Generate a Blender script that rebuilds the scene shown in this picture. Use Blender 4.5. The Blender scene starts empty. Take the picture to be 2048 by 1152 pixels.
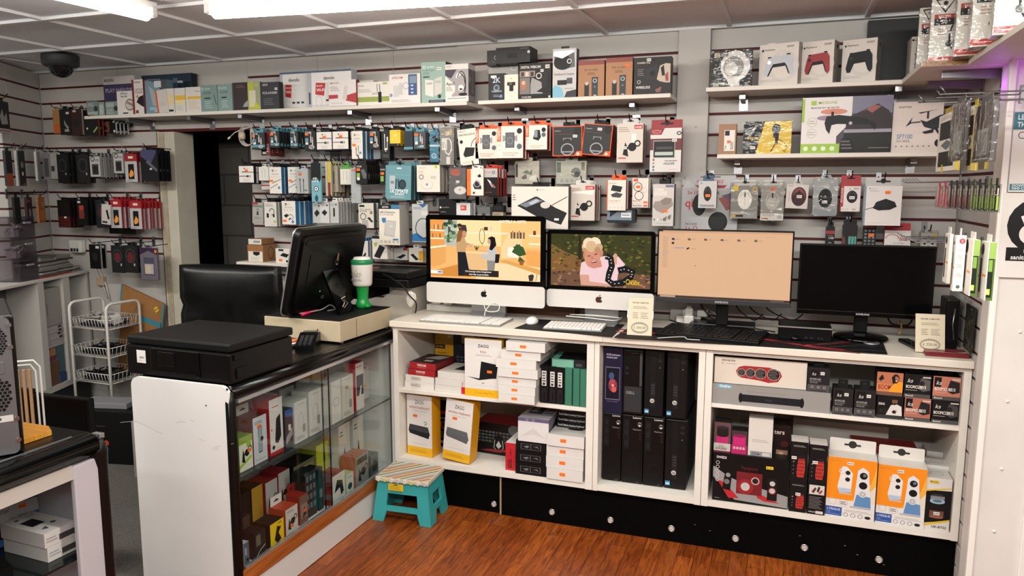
import bpy, bmesh, math, random
from mathutils import Vector, Matrix
random.seed(7)
C = bpy.context.scene.collection
S = bpy.context.scene
# ---------------------------------------------------------------- camera
CF, CH, CD = 1499.39, 1.64, 3.8643          # focal length in pixels of a 2048 wide frame, eye height, distance to the long wall
RX = Vector((0.94098748, 0.33843426, 0.00219356))
UX = Vector((-0.04734442, 0.12521395, 0.99099948))
FX = Vector((-0.33511351, 0.93262196, -0.13384773))
EYE = Vector((0, -CD, CH))
cd = bpy.data.cameras.new('camera'); cam = bpy.data.objects.new('camera', cd); C.objects.link(cam)
cd.sensor_fit = 'HORIZONTAL'; cd.sensor_width = 36; cd.lens = 36 * CF / 2048; cd.clip_start = .05; cd.clip_end = 60
cam.matrix_world = Matrix(((RX.x, UX.x, -FX.x, EYE.x), (RX.y, UX.y, -FX.y, EYE.y), (RX.z, UX.z, -FX.z, EYE.z), (0, 0, 0, 1)))
S.camera = cam
# ---------------------------------------------------------------- world and light
w = bpy.data.worlds.new('world'); S.world = w; w.use_nodes = True
w.node_tree.nodes['Background'].inputs[0].default_value = (1.0, .93, .86, 1); w.node_tree.nodes['Background'].inputs[1].default_value = .16
S.view_settings.view_transform = 'Standard'; S.view_settings.look = 'None'; S.view_settings.gamma = 1
S.view_settings.use_curve_mapping = False; S.view_settings.exposure = 0.0
R_ = math.radians
def area(name, loc, rot, sx, sy, power, col=(1, .98, .925), spread=math.pi):
    l = bpy.data.lights.new(name, 'AREA'); l.shape = 'RECTANGLE'; l.size = sx; l.size_y = sy; l.energy = power; l.color = col; l.spread = spread
    o = bpy.data.objects.new(name, l); C.objects.link(o); o.location = loc; o.rotation_euler = rot
    return o
# ceiling lights added out of view; the two seen battens carry their own light
area('unseen_ceiling_light', (.1, -2.35, 2.33), (math.radians(22), 0, 0), 2.4, .12, 58)
area('unseen_ceiling_light', (-.6, -4.3, 2.33), (math.radians(25), 0, 0), 2.4, .12, 61)
area('unseen_ceiling_light', (.9, -4.0, 2.33), (math.radians(25), 0, 0), 1.4, .12, 29)
area('unseen_ceiling_light', (-2.6, -3.4, 2.33), (0, 0, 0), .12, 1.5, 30)
area('unseen_ceiling_light', (-3.6, -2.2, 2.33), (R_(18), 0, 0), 1.5, .12, 34)  # extra light added to lift the dim side by the doorway
# ---------------------------------------------------------------- projection helpers (a pixel of the photograph to a point on a real surface)
def ray(px, py): return FX + RX * ((px - 1024) / CF) - UX * ((py - 576) / CF)
def at(px, py, ax, v):
    d = ray(px, py); return EYE + d * ((v - EYE['xyz'.index(ax)]) / d['xyz'.index(ax)])
def sol(pix, base, ax, horiz):
    k = (pix - 1024) / CF if horiz else -(pix - 576) / CF
    n = (RX if horiz else UX) - FX * k
    b = Vector(base); i = 'xyz'.index(ax); b[i] = 0
    return -((b - EYE).dot(n)) / n[i]
def sX(px, y, z): return sol(px, (0, y, z), 'x', True)
def sZ(py, x, y): return sol(py, (x, y, 0), 'z', False)
def sY(px, x, z): return sol(px, (x, 0, z), 'y', True)
# ---------------------------------------------------------------- materials
def lin(h):
    if len(h) == 3: h = ''.join(c * 2 for c in h)
    v = [int(h[i:i + 2], 16) / 255 for i in (0, 2, 4)]
    return tuple(x / 12.92 if x <= .04045 else ((x + .055) / 1.055) ** 2.4 for x in v) + (1,)
MC = {}
def mt(h, rough=.5, metal=0, emit=0, spec=.5, noise=0, scale=40, bump=0, coat=0):
    key = (h, rough, metal, emit, spec, noise, scale, bump, coat)
    if key in MC: return MC[key]
    m = bpy.data.materials.new('paint_' + h); m.use_nodes = True
    nt = m.node_tree; b = nt.nodes['Principled BSDF']
    c = lin(h); mx = max(c[:3])
    if mx < .1 and not emit:                      # deep blacks, with a low sheen
        k = .3 + 7 * mx; c = tuple(x * k for x in c[:3]) + (1,); spec = min(spec, .3)
    b.inputs['Base Color'].default_value = c; b.inputs['Roughness'].default_value = rough; b.inputs['Metallic'].default_value = metal
    b.inputs['Specular IOR Level'].default_value = spec; b.inputs['Coat Weight'].default_value = coat
    if emit:
        b.inputs['Emission Color'].default_value = c; b.inputs['Emission Strength'].default_value = emit; b.inputs['Base Color'].default_value = tuple(x * .04 for x in c[:3]) + (1,)
    if noise or bump:
        tc = nt.nodes.new('ShaderNodeTexCoord'); n = nt.nodes.new('ShaderNodeTexNoise'); n.inputs['Scale'].default_value = scale; n.inputs['Detail'].default_value = 4
        nt.links.new(tc.outputs['Object'], n.inputs['Vector'])
        if noise:
            r = nt.nodes.new('ShaderNodeValToRGB'); r.color_ramp.elements[0].position = .3; r.color_ramp.elements[1].position = .7
            r.color_ramp.elements[0].color = tuple(x * (1 - noise) for x in c[:3]) + (1,); r.color_ramp.elements[1].color = tuple(min(1, x * (1 + noise * .5)) for x in c[:3]) + (1,)
            nt.links.new(n.outputs['Fac'], r.inputs['Fac']); nt.links.new(r.outputs['Color'], b.inputs['Base Color'])
        if bump:
            bp = nt.nodes.new('ShaderNodeBump'); bp.inputs['Strength'].default_value = bump; bp.inputs['Distance'].default_value = .01
            nt.links.new(n.outputs['Fac'], bp.inputs['Height']); nt.links.new(bp.outputs['Normal'], b.inputs['Normal'])
    MC[key] = m
    return m
def glassy(name, tint, alpha, rough=.05, bump=0):
    m = bpy.data.materials.new(name); m.use_nodes = True; nt = m.node_tree; nt.nodes.clear()
    out = nt.nodes.new('ShaderNodeOutputMaterial'); mix = nt.nodes.new('ShaderNodeMixShader'); tr = nt.nodes.new('ShaderNodeBsdfTransparent'); gl = nt.nodes.new('ShaderNodeBsdfGlossy')
    fr = nt.nodes.new('ShaderNodeLayerWeight'); pw = nt.nodes.new('ShaderNodeMath'); pw.operation = 'POWER'; pw.inputs[1].default_value = 5; nt.links.new(fr.outputs['Facing'], pw.inputs[0])
    ma = nt.nodes.new('ShaderNodeMath'); ma.operation = 'ADD'; ma.inputs[1].default_value = alpha; ma.use_clamp = True
    tr.inputs['Color'].default_value = lin(tint); gl.inputs['Roughness'].default_value = rough
    nt.links.new(pw.outputs[0], ma.inputs[0]); nt.links.new(ma.outputs[0], mix.inputs[0]); nt.links.new(tr.outputs[0], mix.inputs[1]); nt.links.new(gl.outputs[0], mix.inputs[2]); nt.links.new(mix.outputs[0], out.inputs[0])
    if bump:
        n = nt.nodes.new('ShaderNodeTexNoise'); n.inputs['Scale'].default_value = 28; tc = nt.nodes.new('ShaderNodeTexCoord'); nt.links.new(tc.outputs['Object'], n.inputs['Vector'])
        bp = nt.nodes.new('ShaderNodeBump'); bp.inputs['Strength'].default_value = bump; bp.inputs['Distance'].default_value = .02
        nt.links.new(n.outputs['Fac'], bp.inputs['Height']); nt.links.new(bp.outputs['Normal'], gl.inputs['Normal']); nt.links.new(bp.outputs['Normal'], fr.inputs['Normal'])
    return m
GLASS = glassy('clear_glass', 'f8fbfa', .02, .02)
FILM = glassy('shiny_plastic_film', 'f4f4f2', .025, .1, .35)
SMOKE = glassy('smoky_plastic', 'dcd8de', .1, .2)
def planks():
    m = bpy.data.materials.new('wood_laminate'); m.use_nodes = True; nt = m.node_tree; b = nt.nodes['Principled BSDF']
    tc = nt.nodes.new('ShaderNodeTexCoord'); mp = nt.nodes.new('ShaderNodeMapping'); mp.inputs['Rotation'].default_value = (0, 0, math.radians(90))
    nt.links.new(tc.outputs['Object'], mp.inputs['Vector'])
    br = nt.nodes.new('ShaderNodeTexBrick'); br.inputs['Scale'].default_value = 1; br.inputs['Brick Width'].default_value = .62; br.inputs['Row Height'].default_value = .075; br.inputs['Mortar Size'].default_value = .0012
    br.inputs['Color1'].default_value = lin('a5571f'); br.inputs['Color2'].default_value = lin('874014'); br.inputs['Mortar'].default_value = lin('4a2008'); br.inputs['Bias'].default_value = 0
    nt.links.new(mp.outputs[0], br.inputs['Vector'])
    m2 = nt.nodes.new('ShaderNodeMapping'); m2.inputs['Scale'].default_value = (26, 3, 3); nt.links.new(tc.outputs['Object'], m2.inputs['Vector'])
    n = nt.nodes.new('ShaderNodeTexNoise'); n.inputs['Scale'].default_value = 2.2; n.inputs['Detail'].default_value = 8; n.inputs['Distortion'].default_value = 1.4; nt.links.new(m2.outputs[0], n.inputs['Vector'])
    r = nt.nodes.new('ShaderNodeValToRGB'); r.color_ramp.elements[0].position = .3; r.color_ramp.elements[0].color = lin('6f360f'); r.color_ramp.elements[1].position = .66; r.color_ramp.elements[1].color = lin('ffffff')
    nt.links.new(n.outputs['Fac'], r.inputs['Fac'])
    mx = nt.nodes.new('ShaderNodeMix'); mx.data_type = 'RGBA'; mx.blend_type = 'MULTIPLY'; mx.inputs['Factor'].default_value = .75
    nt.links.new(br.outputs['Color'], mx.inputs['A']); nt.links.new(r.outputs['Color'], mx.inputs['B']); nt.links.new(mx.outputs['Result'], b.inputs['Base Color'])
    b.inputs['Roughness'].default_value = .38
    return m
def grained(name, c1, c2, sc=(2, 30, 30), rough=.4, rot=0):
    m = bpy.data.materials.new(name); m.use_nodes = True; nt = m.node_tree; b = nt.nodes['Principled BSDF']
    tc = nt.nodes.new('ShaderNodeTexCoord'); mp = nt.nodes.new('ShaderNodeMapping'); mp.inputs['Scale'].default_value = sc; mp.inputs['Rotation'].default_value = (0, 0, rot); nt.links.new(tc.outputs['Object'], mp.inputs['Vector'])
    n = nt.nodes.new('ShaderNodeTexNoise'); n.inputs['Scale'].default_value = 1.5; n.inputs['Detail'].default_value = 7; n.inputs['Distortion'].default_value = .8; nt.links.new(mp.outputs[0], n.inputs['Vector'])
    r = nt.nodes.new('ShaderNodeValToRGB'); r.color_ramp.elements[0].position = .3; r.color_ramp.elements[0].color = lin(c1); r.color_ramp.elements[1].position = .7; r.color_ramp.elements[1].color = lin(c2)
    nt.links.new(n.outputs['Fac'], r.inputs['Fac']); nt.links.new(r.outputs['Color'], b.inputs['Base Color']); b.inputs['Roughness'].default_value = rough
    return m
WHITE = mt('dcd8d2', .45, noise=.04, scale=6)
WALLM = mt('b4b0ab', .6, noise=.05, scale=5)
CARC = mt('ded9d0', .5, noise=.05, scale=8)
BLACK = mt('0b0b0c', .42)
GLOSSB = mt('060607', .12)
CHROME = mt('b9b9bb', .22, 1)
STEEL = mt('8e8f92', .35, 1)
WIRE = mt('2b2b2d', .35, 1)
SILVER = mt('c9cacc', .32, .85)
ORANGE = mt('f2701c', .6)
STICK = mt('ece9e4', .6)
KRAFT = mt('94673a', .7, noise=.12, scale=14)
# ---------------------------------------------------------------- mesh builder
TXT = {}
def glyphs(s, bold):
    k = (s, bold)
    if k not in TXT:
        c = bpy.data.curves.new('text', 'FONT'); c.body = s; c.resolution_u = 2; c.fill_mode = 'FRONT'; c.offset = .016 if bold else .002
        o = bpy.data.objects.new('text', c); m = o.to_mesh()
        vs = [(v.co.x / .7, v.co.y / .7) for v in m.vertices]; fs = [tuple(p.vertices) for p in m.polygons]
        o.to_mesh_clear(); bpy.data.objects.remove(o); bpy.data.curves.remove(c)
        TXT[k] = (vs, fs, max([v[0] for v in vs] or [1]))
    return TXT[k]
class MB:
    def __init__(s, M=None): s.v = []; s.f = []; s.mi = []; s.ms = []; s.M = M or Matrix(); s.sm = set()
    def m(s, mat):
        if isinstance(mat, str): mat = mt(mat)
        if mat not in s.ms: s.ms.append(mat)
        return s.ms.index(mat)
    def add(s, vs, fs, mat, smooth=False):
        b = len(s.v); i = s.m(mat); s.v += [s.M @ Vector(v) for v in vs]
        for f in fs:
            if smooth: s.sm.add(len(s.f))
            s.f.append(tuple(b + k for k in f)); s.mi.append(i)
        return s
    def poly(s, pts, mat): return s.add(pts, [tuple(range(len(pts)))], mat)
    def box(s, x0, x1, y0, y1, z0, z1, mat, bev=0, mats=None):
        if x0 > x1: x0, x1 = x1, x0
        if y0 > y1: y0, y1 = y1, y0
        if z0 > z1: z0, z1 = z1, z0
        bev = min(bev, (x1 - x0) * .45, (y1 - y0) * .45, (z1 - z0) * .45)
        if bev <= 0:
            v = [(x, y, z) for z in (z0, z1) for y in (y0, y1) for x in (x0, x1)]
            fs = [(0, 1, 5, 4), (1, 3, 7, 5), (3, 2, 6, 7), (2, 0, 4, 6), (4, 5, 7, 6), (0, 2, 3, 1)]   # front right back left top bottom
            if mats:
                b = len(s.v); s.v += [s.M @ Vector(q) for q in v]
                for k, f in enumerate(fs): s.f.append(tuple(b + q for q in f)); s.mi.append(s.m(mats[k]))
                return s
            return s.add(v, fs, mat)
        bm = bmesh.new(); bmesh.ops.create_cube(bm, size=1)
        for q in bm.verts: q.co = Vector(((x0 + x1) / 2 + q.co.x * (x1 - x0), (y0 + y1) / 2 + q.co.y * (y1 - y0), (z0 + z1) / 2 + q.co.z * (z1 - z0)))
        bmesh.ops.bevel(bm, geom=bm.edges[:], offset=bev, segments=2, affect='EDGES', profile=.5)
        return s.bm(bm, mat)
    def bm(s, bm, mat, smooth=False):
        bm.verts.index_update(); s.add([q.co.copy() for q in bm.verts], [[q.index for q in f.verts] for f in bm.faces], mat, smooth); bm.free(); return s
    def cyl(s, p0, p1, r0, mat, r1=None, n=14, caps=True, smooth=True):
        p0, p1 = Vector(p0), Vector(p1); r1 = r0 if r1 is None else r1
        d = (p1 - p0).normalized(); a = d.orthogonal().normalized(); b = d.cross(a)
        vs = []
        for p, r in ((p0, r0), (p1, r1)):
            vs += [p + (a * math.cos(2 * math.pi * k / n) + b * math.sin(2 * math.pi * k / n)) * r for k in range(n)]
        s.add(vs, [(k, (k + 1) % n, n + (k + 1) % n, n + k) for k in range(n)], mat, smooth)
        if caps:
            b0 = len(s.v) - 2 * n; i = s.m(mat)
            s.f += [tuple(b0 + k for k in reversed(range(n))), tuple(b0 + n + k for k in range(n))]; s.mi += [i, i]
        return s
    def tube(s, pts, r, mat, n=7, closed=False):
        pts = [Vector(p) for p in pts]; N = len(pts); vs = []; prev = None
        for i, p in enumerate(pts):
            a = pts[(i - 1) % N] if closed or i else p; c = pts[(i + 1) % N] if closed or i < N - 1 else p
            d = (c - a).normalized()
            x = d.orthogonal().normalized() if prev is None else (prev - d * prev.dot(d)).normalized()
            prev = x; y = d.cross(x)
            rr = r[i] if isinstance(r, (list, tuple)) else r
            vs += [p + (x * math.cos(2 * math.pi * k / n) + y * math.sin(2 * math.pi * k / n)) * rr for k in range(n)]
        fs = [(i * n + k, i * n + (k + 1) % n, ((i + 1) % N) * n + (k + 1) % n, ((i + 1) % N) * n + k) for i in range(N if closed else N - 1) for k in range(n)]
        if not closed: fs += [tuple(reversed(range(n))), tuple((N - 1) * n + k for k in range(n))]
        return s.add(vs, fs, mat, True)
    def lathe(s, prof, mat, n=28, c=(0, 0)):
        vs = [(c[0] + r * math.cos(2 * math.pi * k / n), c[1] + r * math.sin(2 * math.pi * k / n), z) for r, z in prof for k in range(n)]
        return s.add(vs, [(i * n + k, i * n + (k + 1) % n, (i + 1) * n + (k + 1) % n, (i + 1) * n + k) for i in range(len(prof) - 1) for k in range(n)], mat, True)
    def prism(s, pts, a, b, mat, ax='y'):
        n = len(pts)
        f = {'y': lambda p, t: (p[0], t, p[1]), 'x': lambda p, t: (t, p[0], p[1]), 'z': lambda p, t: (p[0], p[1], t)}[ax]
        return s.add([f(p, a) for p in pts] + [f(p, b) for p in pts], [tuple(range(n)), tuple(reversed(range(n, 2 * n)))] + [(k, n + k, n + (k + 1) % n, (k + 1) % n) for k in range(n)], mat)
    def face(s, O, U, V, w, h, G, mat=None, off=.0003):
        """print on a face: O its lower corner, U and V its directions, w x h its size; G the printed shapes in 0..1"""
        O, U, V = Vector(O), Vector(U), Vector(V); N = U.cross(V); lay = 0
        def P(u, v): return O + U * (u * w) + V * (v * h) + N * (off * (1 + lay * .08))
        for g in G:
            k = g[0]; lay += 1
            if k == 'r': _, u0, v0, u1, v1, c = g; s.poly([P(u0, v0), P(u1, v0), P(u1, v1), P(u0, v1)], c)
            elif k == 'e':
                u, v, r, c = g[1:5]; ry = g[5] if len(g) > 5 else r
                s.poly([P(u + r * math.cos(t * math.pi / 10), v + ry * w / h * math.sin(t * math.pi / 10)) for t in range(20)], c)
            elif k == 'o':
                u, v, r, t, c = g[1:6]; ry = g[6] if len(g) > 6 else r; n = 20
                vs = [P(u + q * math.cos(a * math.pi / 10), v + (ry - (r - q)) * w / h * math.sin(a * math.pi / 10)) for q in (r, r - t) for a in range(n)]
                s.add(vs, [(a, (a + 1) % n, n + (a + 1) % n, n + a) for a in range(n)], c)
            elif k == 'p': s.poly([P(g[2][i], g[2][i + 1]) for i in range(0, len(g[2]), 2)], g[1])
            elif k == 'l':
                q = [Vector((g[3][i] * w, g[3][i + 1] * h)) for i in range(0, len(g[3]), 2)]; hw = g[2] * w / 2
                vs = []
                for i, a in enumerate(q):
                    d = (q[min(i + 1, len(q) - 1)] - q[max(i - 1, 0)]).normalized(); nn = Vector((-d.y, d.x)) * hw
                    vs += [P((a + nn).x / w, (a + nn).y / h), P((a - nn).x / w, (a - nn).y / h)]
                s.add(vs, [(2 * i, 2 * i + 1, 2 * i + 3, 2 * i + 2) for i in range(len(q) - 1)], g[1])
            elif k in 'tv':
                _, t, u, v, hh, c = g[:6]; fl = g[6] if len(g) > 6 else ''; vs, fs, wd = glyphs(t, 'b' in fl)
                sc = hh * (h if k == 't' else w)
                mx = g[7] if len(g) > 7 else 0
                sq = min(1, mx * (w if k == 't' else h) / (wd * sc)) if mx else 1
                ox = -wd * sc * sq / 2 if 'c' in fl else 0
                sl = .25 if 'i' in fl else 0
                if k == 't': s.add([P(u + (ox + (x + sl * y) * sc * sq) / w, v + y * sc / h) for x, y in vs], fs, c)
                else: s.add([P(u - y * sc / w, v + (ox + x * sc * sq) / h) for x, y in vs], fs, c)
            elif k == 's':
                _, n, u0, v0, u1, v1, c = g
                for i in range(n):
                    a = v0 + (v1 - v0) * (i + .25) / n; b = v0 + (v1 - v0) * (i + .65) / n; e = u1 - (u1 - u0) * ((i * 37) % 5) * .06
                    s.poly([P(u0, a), P(e, a), P(e, b), P(u0, b)], c)
        return s
    def mesh(s, name):
        me = bpy.data.meshes.new(name); me.from_pydata([tuple(v) for v in s.v], [], s.f)
        for m in s.ms: me.materials.append(m)
        me.polygons.foreach_set('material_index', s.mi)
        if s.sm: me.polygons.foreach_set('use_smooth', [i in s.sm for i in range(len(s.f))])
        me.update(); return me
    def build(s, name, parent=None, loc=None, rot=None):
        o = bpy.data.objects.new(name, s.mesh(name)); C.objects.link(o)
        if parent: o.parent = parent
        if loc is not None: o.location = loc
        if rot is not None: o.rotation_euler = rot
        return o
LABELS = {}
def tag(o, label, cat, group=None):
    o['label'] = label; o['category'] = cat
    if group: o['group'] = group
    return o
def thing(name, label, cat, loc=(0, 0, 0), rz=0, group=None, rx=0, ry=0):
    o = bpy.data.objects.new(name, None); C.objects.link(o); o.location = loc; o.rotation_euler = (rx, ry, rz); o.empty_display_size = .05
    return tag(o, label, cat, group)
def struct(mb, name, parent=None):
    o = mb.build(name, parent)
    if not parent: o['kind'] = 'structure'
    return o
def copy_tree(o):
    c = o.copy(); C.objects.link(c)
    for ch in o.children:
        d = ch.copy(); C.objects.link(d); d.parent = c
        for g in ch.children:
            e = g.copy(); C.objects.link(e); e.parent = d
    return c
R = math.radians
ORD = 'first second third fourth fifth sixth seventh eighth ninth tenth eleventh twelfth thirteenth fourteenth fifteenth sixteenth seventeenth eighteenth nineteenth twentieth'.split()
def arc(cx, cy, r, a0, a1, n=8): return [(cx + r * math.cos(R(a0 + (a1 - a0) * i / n)), cy + r * math.sin(R(a0 + (a1 - a0) * i / n))) for i in range(n + 1)]
def rrect(x0, x1, z0, z1, r, n=5): return arc(x1 - r, z0 + r, r, -90, 0, n) + arc(x1 - r, z1 - r, r, 0, 90, n) + arc(x0 + r, z1 - r, r, 90, 180, n) + arc(x0 + r, z0 + r, r, 180, 270, n)
# ================================================================ the setting
CZ = 2.396; K0 = 1.9945; XR = .737; XL = -4.83
WY = -.02          # the slatted boards stand a little off the plane of the hooks
b = MB(); b.box(XL - .6, 2.2, -7, .6, -.05, 0, planks()); struct(b, 'floor')
b = MB(); b.box(XL - .6, -1.96, -3.8, 1.2, 0, .004, mt('5c5954', .95, noise=.4, scale=160, bump=.5)); struct(b, 'floor_carpet')
# ceiling: tiles and the T-bar grid
CT = mt('dcdfe4', .85, noise=.08, scale=120, bump=.15); CG = mt('d0d2d4', .5)
b = MB(); b.box(XL - .8, 2.4, -7, .6, CZ + .012, CZ + .05, CT); struct(b, 'ceiling')
b = MB()
gx = [-.28 + .595 * i for i in range(-8, 5)]
for x in gx: b.box(x - .011, x + .011, -7, .05, CZ - .001, CZ + .013, CG)
for i in range(12):
    y = -.62 - .595 * (i - 1)
    if y < .02: b.box(XL - .7, 2.3, y - .013, y + .013, CZ - .002, CZ + .013, CG)
struct(b, 'trim_1')
SLOT = mt('500f13', .6)
def slat(name, x0, x1, ks, zb, zt, y=0.0, M=None):
    """a run of slatted board from zb to zt with a groove at every height in ks"""
    b = MB(M); zs = sorted(ks); lo = zb
    for z in zs + [zt + .005]:
        b.box(x0, x1, y, y + .02, lo, z - .006, WALLM, .0025); lo = z + .006
    o = struct(b, name)
    g = MB(M)
    for z in zs: g.box(x0 + .001, x1 - .001, y + .008, y + .019, z - .0062, z + .0062, SLOT)
    g.build('groove_lining', o)
    return o
kz = lambda ks: [K0 + .1 * k for k in ks]
slat('wall_back', XL, -3.81, kz(range(-8, 4)), 0, CZ)
slat('wall_back', -3.1, -1.706, kz(range(-10, 4)), 0, CZ)
slat('wall_back', -1.704, -.516, kz([-10, -9, -8, -7, -6, -5, -4, -3, -2, 0, 2, 3]), 0, CZ, -.006)
slat('wall_back', -.364, XR, kz([-10, -9, -8, -7, -6, -5, -4, -3, -2, -1, 0, 2, 3]), 0, CZ)
b = MB(); b.box(-3.81, -3.1, 0, .02, K0 + .006, CZ, WALLM); b.box(-3.81, -3.1, -.001, .019, K0 - .012, K0 + .006, SLOT); struct(b, 'wall_back')
b = MB(); b.box(XL - .3, XR + .3, .022, .05, K0 + .01, CZ + .05, WALLM); b.box(XL - .3, -3.81, .022, .05, 0, K0 + .01, WALLM); b.box(-3.1, XR + .3, .022, .05, 0, K0 + .01, WALLM); struct(b, 'wall_back_backing')
b = MB()
for x in (-4.13, -2.6, -2.1): b.box(x - .0012, x + .0012, -.0008, .001, 1.1, CZ, mt('8a8580'))
for (x, z) in ((-.42, 1.93), (-.45, 1.2)): b.cyl((x, -.045, z), (x, -.041, z), .004, mt('8a8580'))
struct(b, 'trim_2')
b = MB(); b.box(-.516, -.364, -.042, .02, 0, CZ, WALLM, .003); struct(b, 'pillar_back')
# white pilaster above the peg wall where the boards step forward
b = MB(); b.box(-1.706, -.516, -.012, 0, 2.3, CZ, WALLM); struct(b, 'trim_3')
# doorway: frame, dark passage beyond, block wall
FR = mt('b9b3a4', .6, noise=.08, scale=9)
b = MB(); b.box(-3.80, -3.663, -.03, .14, 0, K0 - .012, FR, .004); b.box(-3.78, -3.74, -.036, -.03, 0, K0 - .02, mt('a59b85', .7, noise=.2, scale=20)); struct(b, 'door_1_frame')
b = MB(); b.box(-3.822, -3.80, -.012, .03, .3, K0 - .012, grained('raw_wood', '5a3a1c', '8a6236', (30, 30, 2))); struct(b, 'trim_4')
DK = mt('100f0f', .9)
def blocks():
    m = bpy.data.materials.new('painted_block'); m.use_nodes = True; nt = m.node_tree; bs = nt.nodes['Principled BSDF']
    tc = nt.nodes.new('ShaderNodeTexCoord'); mp = nt.nodes.new('ShaderNodeMapping'); mp.inputs['Rotation'].default_value = (R(90), 0, 0); nt.links.new(tc.outputs['Object'], mp.inputs[0])
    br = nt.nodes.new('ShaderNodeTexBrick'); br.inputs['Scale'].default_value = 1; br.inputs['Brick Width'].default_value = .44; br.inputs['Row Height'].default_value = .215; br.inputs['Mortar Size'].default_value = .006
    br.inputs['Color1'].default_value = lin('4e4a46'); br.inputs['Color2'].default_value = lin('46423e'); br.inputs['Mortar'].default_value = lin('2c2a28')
    nt.links.new(mp.outputs[0], br.inputs[0]); nt.links.new(br.outputs['Color'], bs.inputs['Base Color']); bs.inputs['Roughness'].default_value = .85
    return m
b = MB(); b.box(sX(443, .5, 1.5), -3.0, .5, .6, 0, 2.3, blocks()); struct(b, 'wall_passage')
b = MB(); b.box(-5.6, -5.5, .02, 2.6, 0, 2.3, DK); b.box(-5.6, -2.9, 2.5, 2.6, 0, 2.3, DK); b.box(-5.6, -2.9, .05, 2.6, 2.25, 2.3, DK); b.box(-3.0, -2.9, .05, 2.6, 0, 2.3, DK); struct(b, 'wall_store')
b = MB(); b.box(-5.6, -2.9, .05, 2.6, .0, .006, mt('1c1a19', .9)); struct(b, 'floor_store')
# the wall on the far side runs at an angle from the corner
LA = math.atan2(-.44, .24); LN = Vector((-math.sin(LA), math.cos(LA), 0)); LE_ = Vector((XL + .56 * math.cos(LA), .56 * math.sin(LA), 0))
ML = Matrix.Translation(LE_) @ Matrix.Rotation(LA + math.pi, 4, 'Z')
slat('wall_left', .1, .56, kz(range(-8, 4)), 0, CZ, 0, ML)
slat('wall_left', 0, .098, kz(range(-8, 4)), 0, CZ, 0, ML)
slat('wall_left', -.9, 0, kz(range(-8, 4)), 0, CZ, 0, Matrix.Translation(LE_) @ Matrix.Rotation(R(50), 4, 'Z'))
# right hand wall with slatted board, its end post
MR = Matrix.Translation((XR, 0, 0)) @ Matrix.Rotation(R(-90), 4, 'Z')
slat('wall_right', 0, .66, kz([-19, -18, -17, -16, -15, -14, -13, -12, -11, -10, -9, -8, -7, -5, -3, -1, 0]), 0, CZ, 0, MR)
b = MB(); b.box(XR - .02, .885, -.80, -.66, 0, CZ, mt('d9d5d0', .5, noise=.05, scale=7), .004); b.box(.872, .9, -.812, -.79, 0, CZ, mt('e6e2dc', .5), .003); b.box(XR - .03, XR - .008, -.812, -.79, 0, CZ, mt('e6e2dc', .5), .003)
for (px, py) in ((2040, 664), (2015, 803), (2003, 938), (1988, 1063)):
    p = at(px, py, 'y', -.8); b.lathe([(.006, 0), (.005, .003), (.0, .005)], WHITE, 10); q = [v for v in range(len(b.v) - 30, len(b.v))]
    for i in q: v = b.v[i].copy(); b.v[i] = Vector((p.x + v.x, -.80 - v.z, p.z + v.y))
struct(b, 'pillar_right')
b = MB(); b.box(.9, 2.2, -.62, -.55, 0, CZ, mt('b8b2aa', .6)); struct(b, 'wall_beyond')
# walls behind the viewer close the room
b = MB(); b.box(XL - .6, 2.2, -7.1, -7, 0, CZ, WALLM); b.box(2.2, 2.3, -7, .6, 0, CZ, WALLM); b.box(XL - .7, XL - .6, -7, .6, 0, CZ, WALLM); struct(b, 'wall_front')
# ================================================================ ceiling fittings
def batten(p0, p1, label):
    p0, p1 = Vector(p0), Vector(p1); d = p1 - p0; L = d.length
    t = thing('batten_light', label, 'ceiling light', p0, math.atan2(d.y, d.x), 'ceiling batten lights')
    b = MB(); b.box(0, L, -.03, .03, .02, .046, mt('d8d6d2', .4)); b.build('housing', t)
    b = MB(); b.prism(arc(0, .004, .034, 168, 372, 10), .03, L - .03, mt('fff6ea', .4, emit=34), 'x'); b.build('diffuser', t)
    b = MB(); b.box(0, .03, -.034, .034, -.014, .03, mt('c9c7c4', .5), .006); b.build('end_cap', t)
    b = MB(); b.box(L - .03, L, -.034, .034, -.014, .03, mt('c9c7c4', .5), .006); b.build('end_cap', t)
    return t
batten((-2.525, -1.30, 2.35), (-2.66, -2.79, 2.35), 'lit white ceiling batten running out over the glass display cabinet')
batten((-2.26, -1.27, 2.35), (-.77, -1.11, 2.35), 'longer lit white ceiling batten running along the slatted wall')
t = thing('dome_camera', 'dark dome security camera hanging from the ceiling tiles', 'security camera', (-4.02, -.5, CZ))
b = MB(); b.lathe([(0, 0), (.098, 0), (.1, -.008), (.098, -.055), (.085, -.066), (0, -.066)], mt('3a3a3e', .5), 32); b.build('housing', t)
b = MB(); b.lathe([(.068, -.064)] + [(.066 * math.cos(R(a)), -.066 - .062 * math.sin(R(a))) for a in range(0, 91, 10)], mt('232326', .08), 28); b.build('dome', t)
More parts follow.
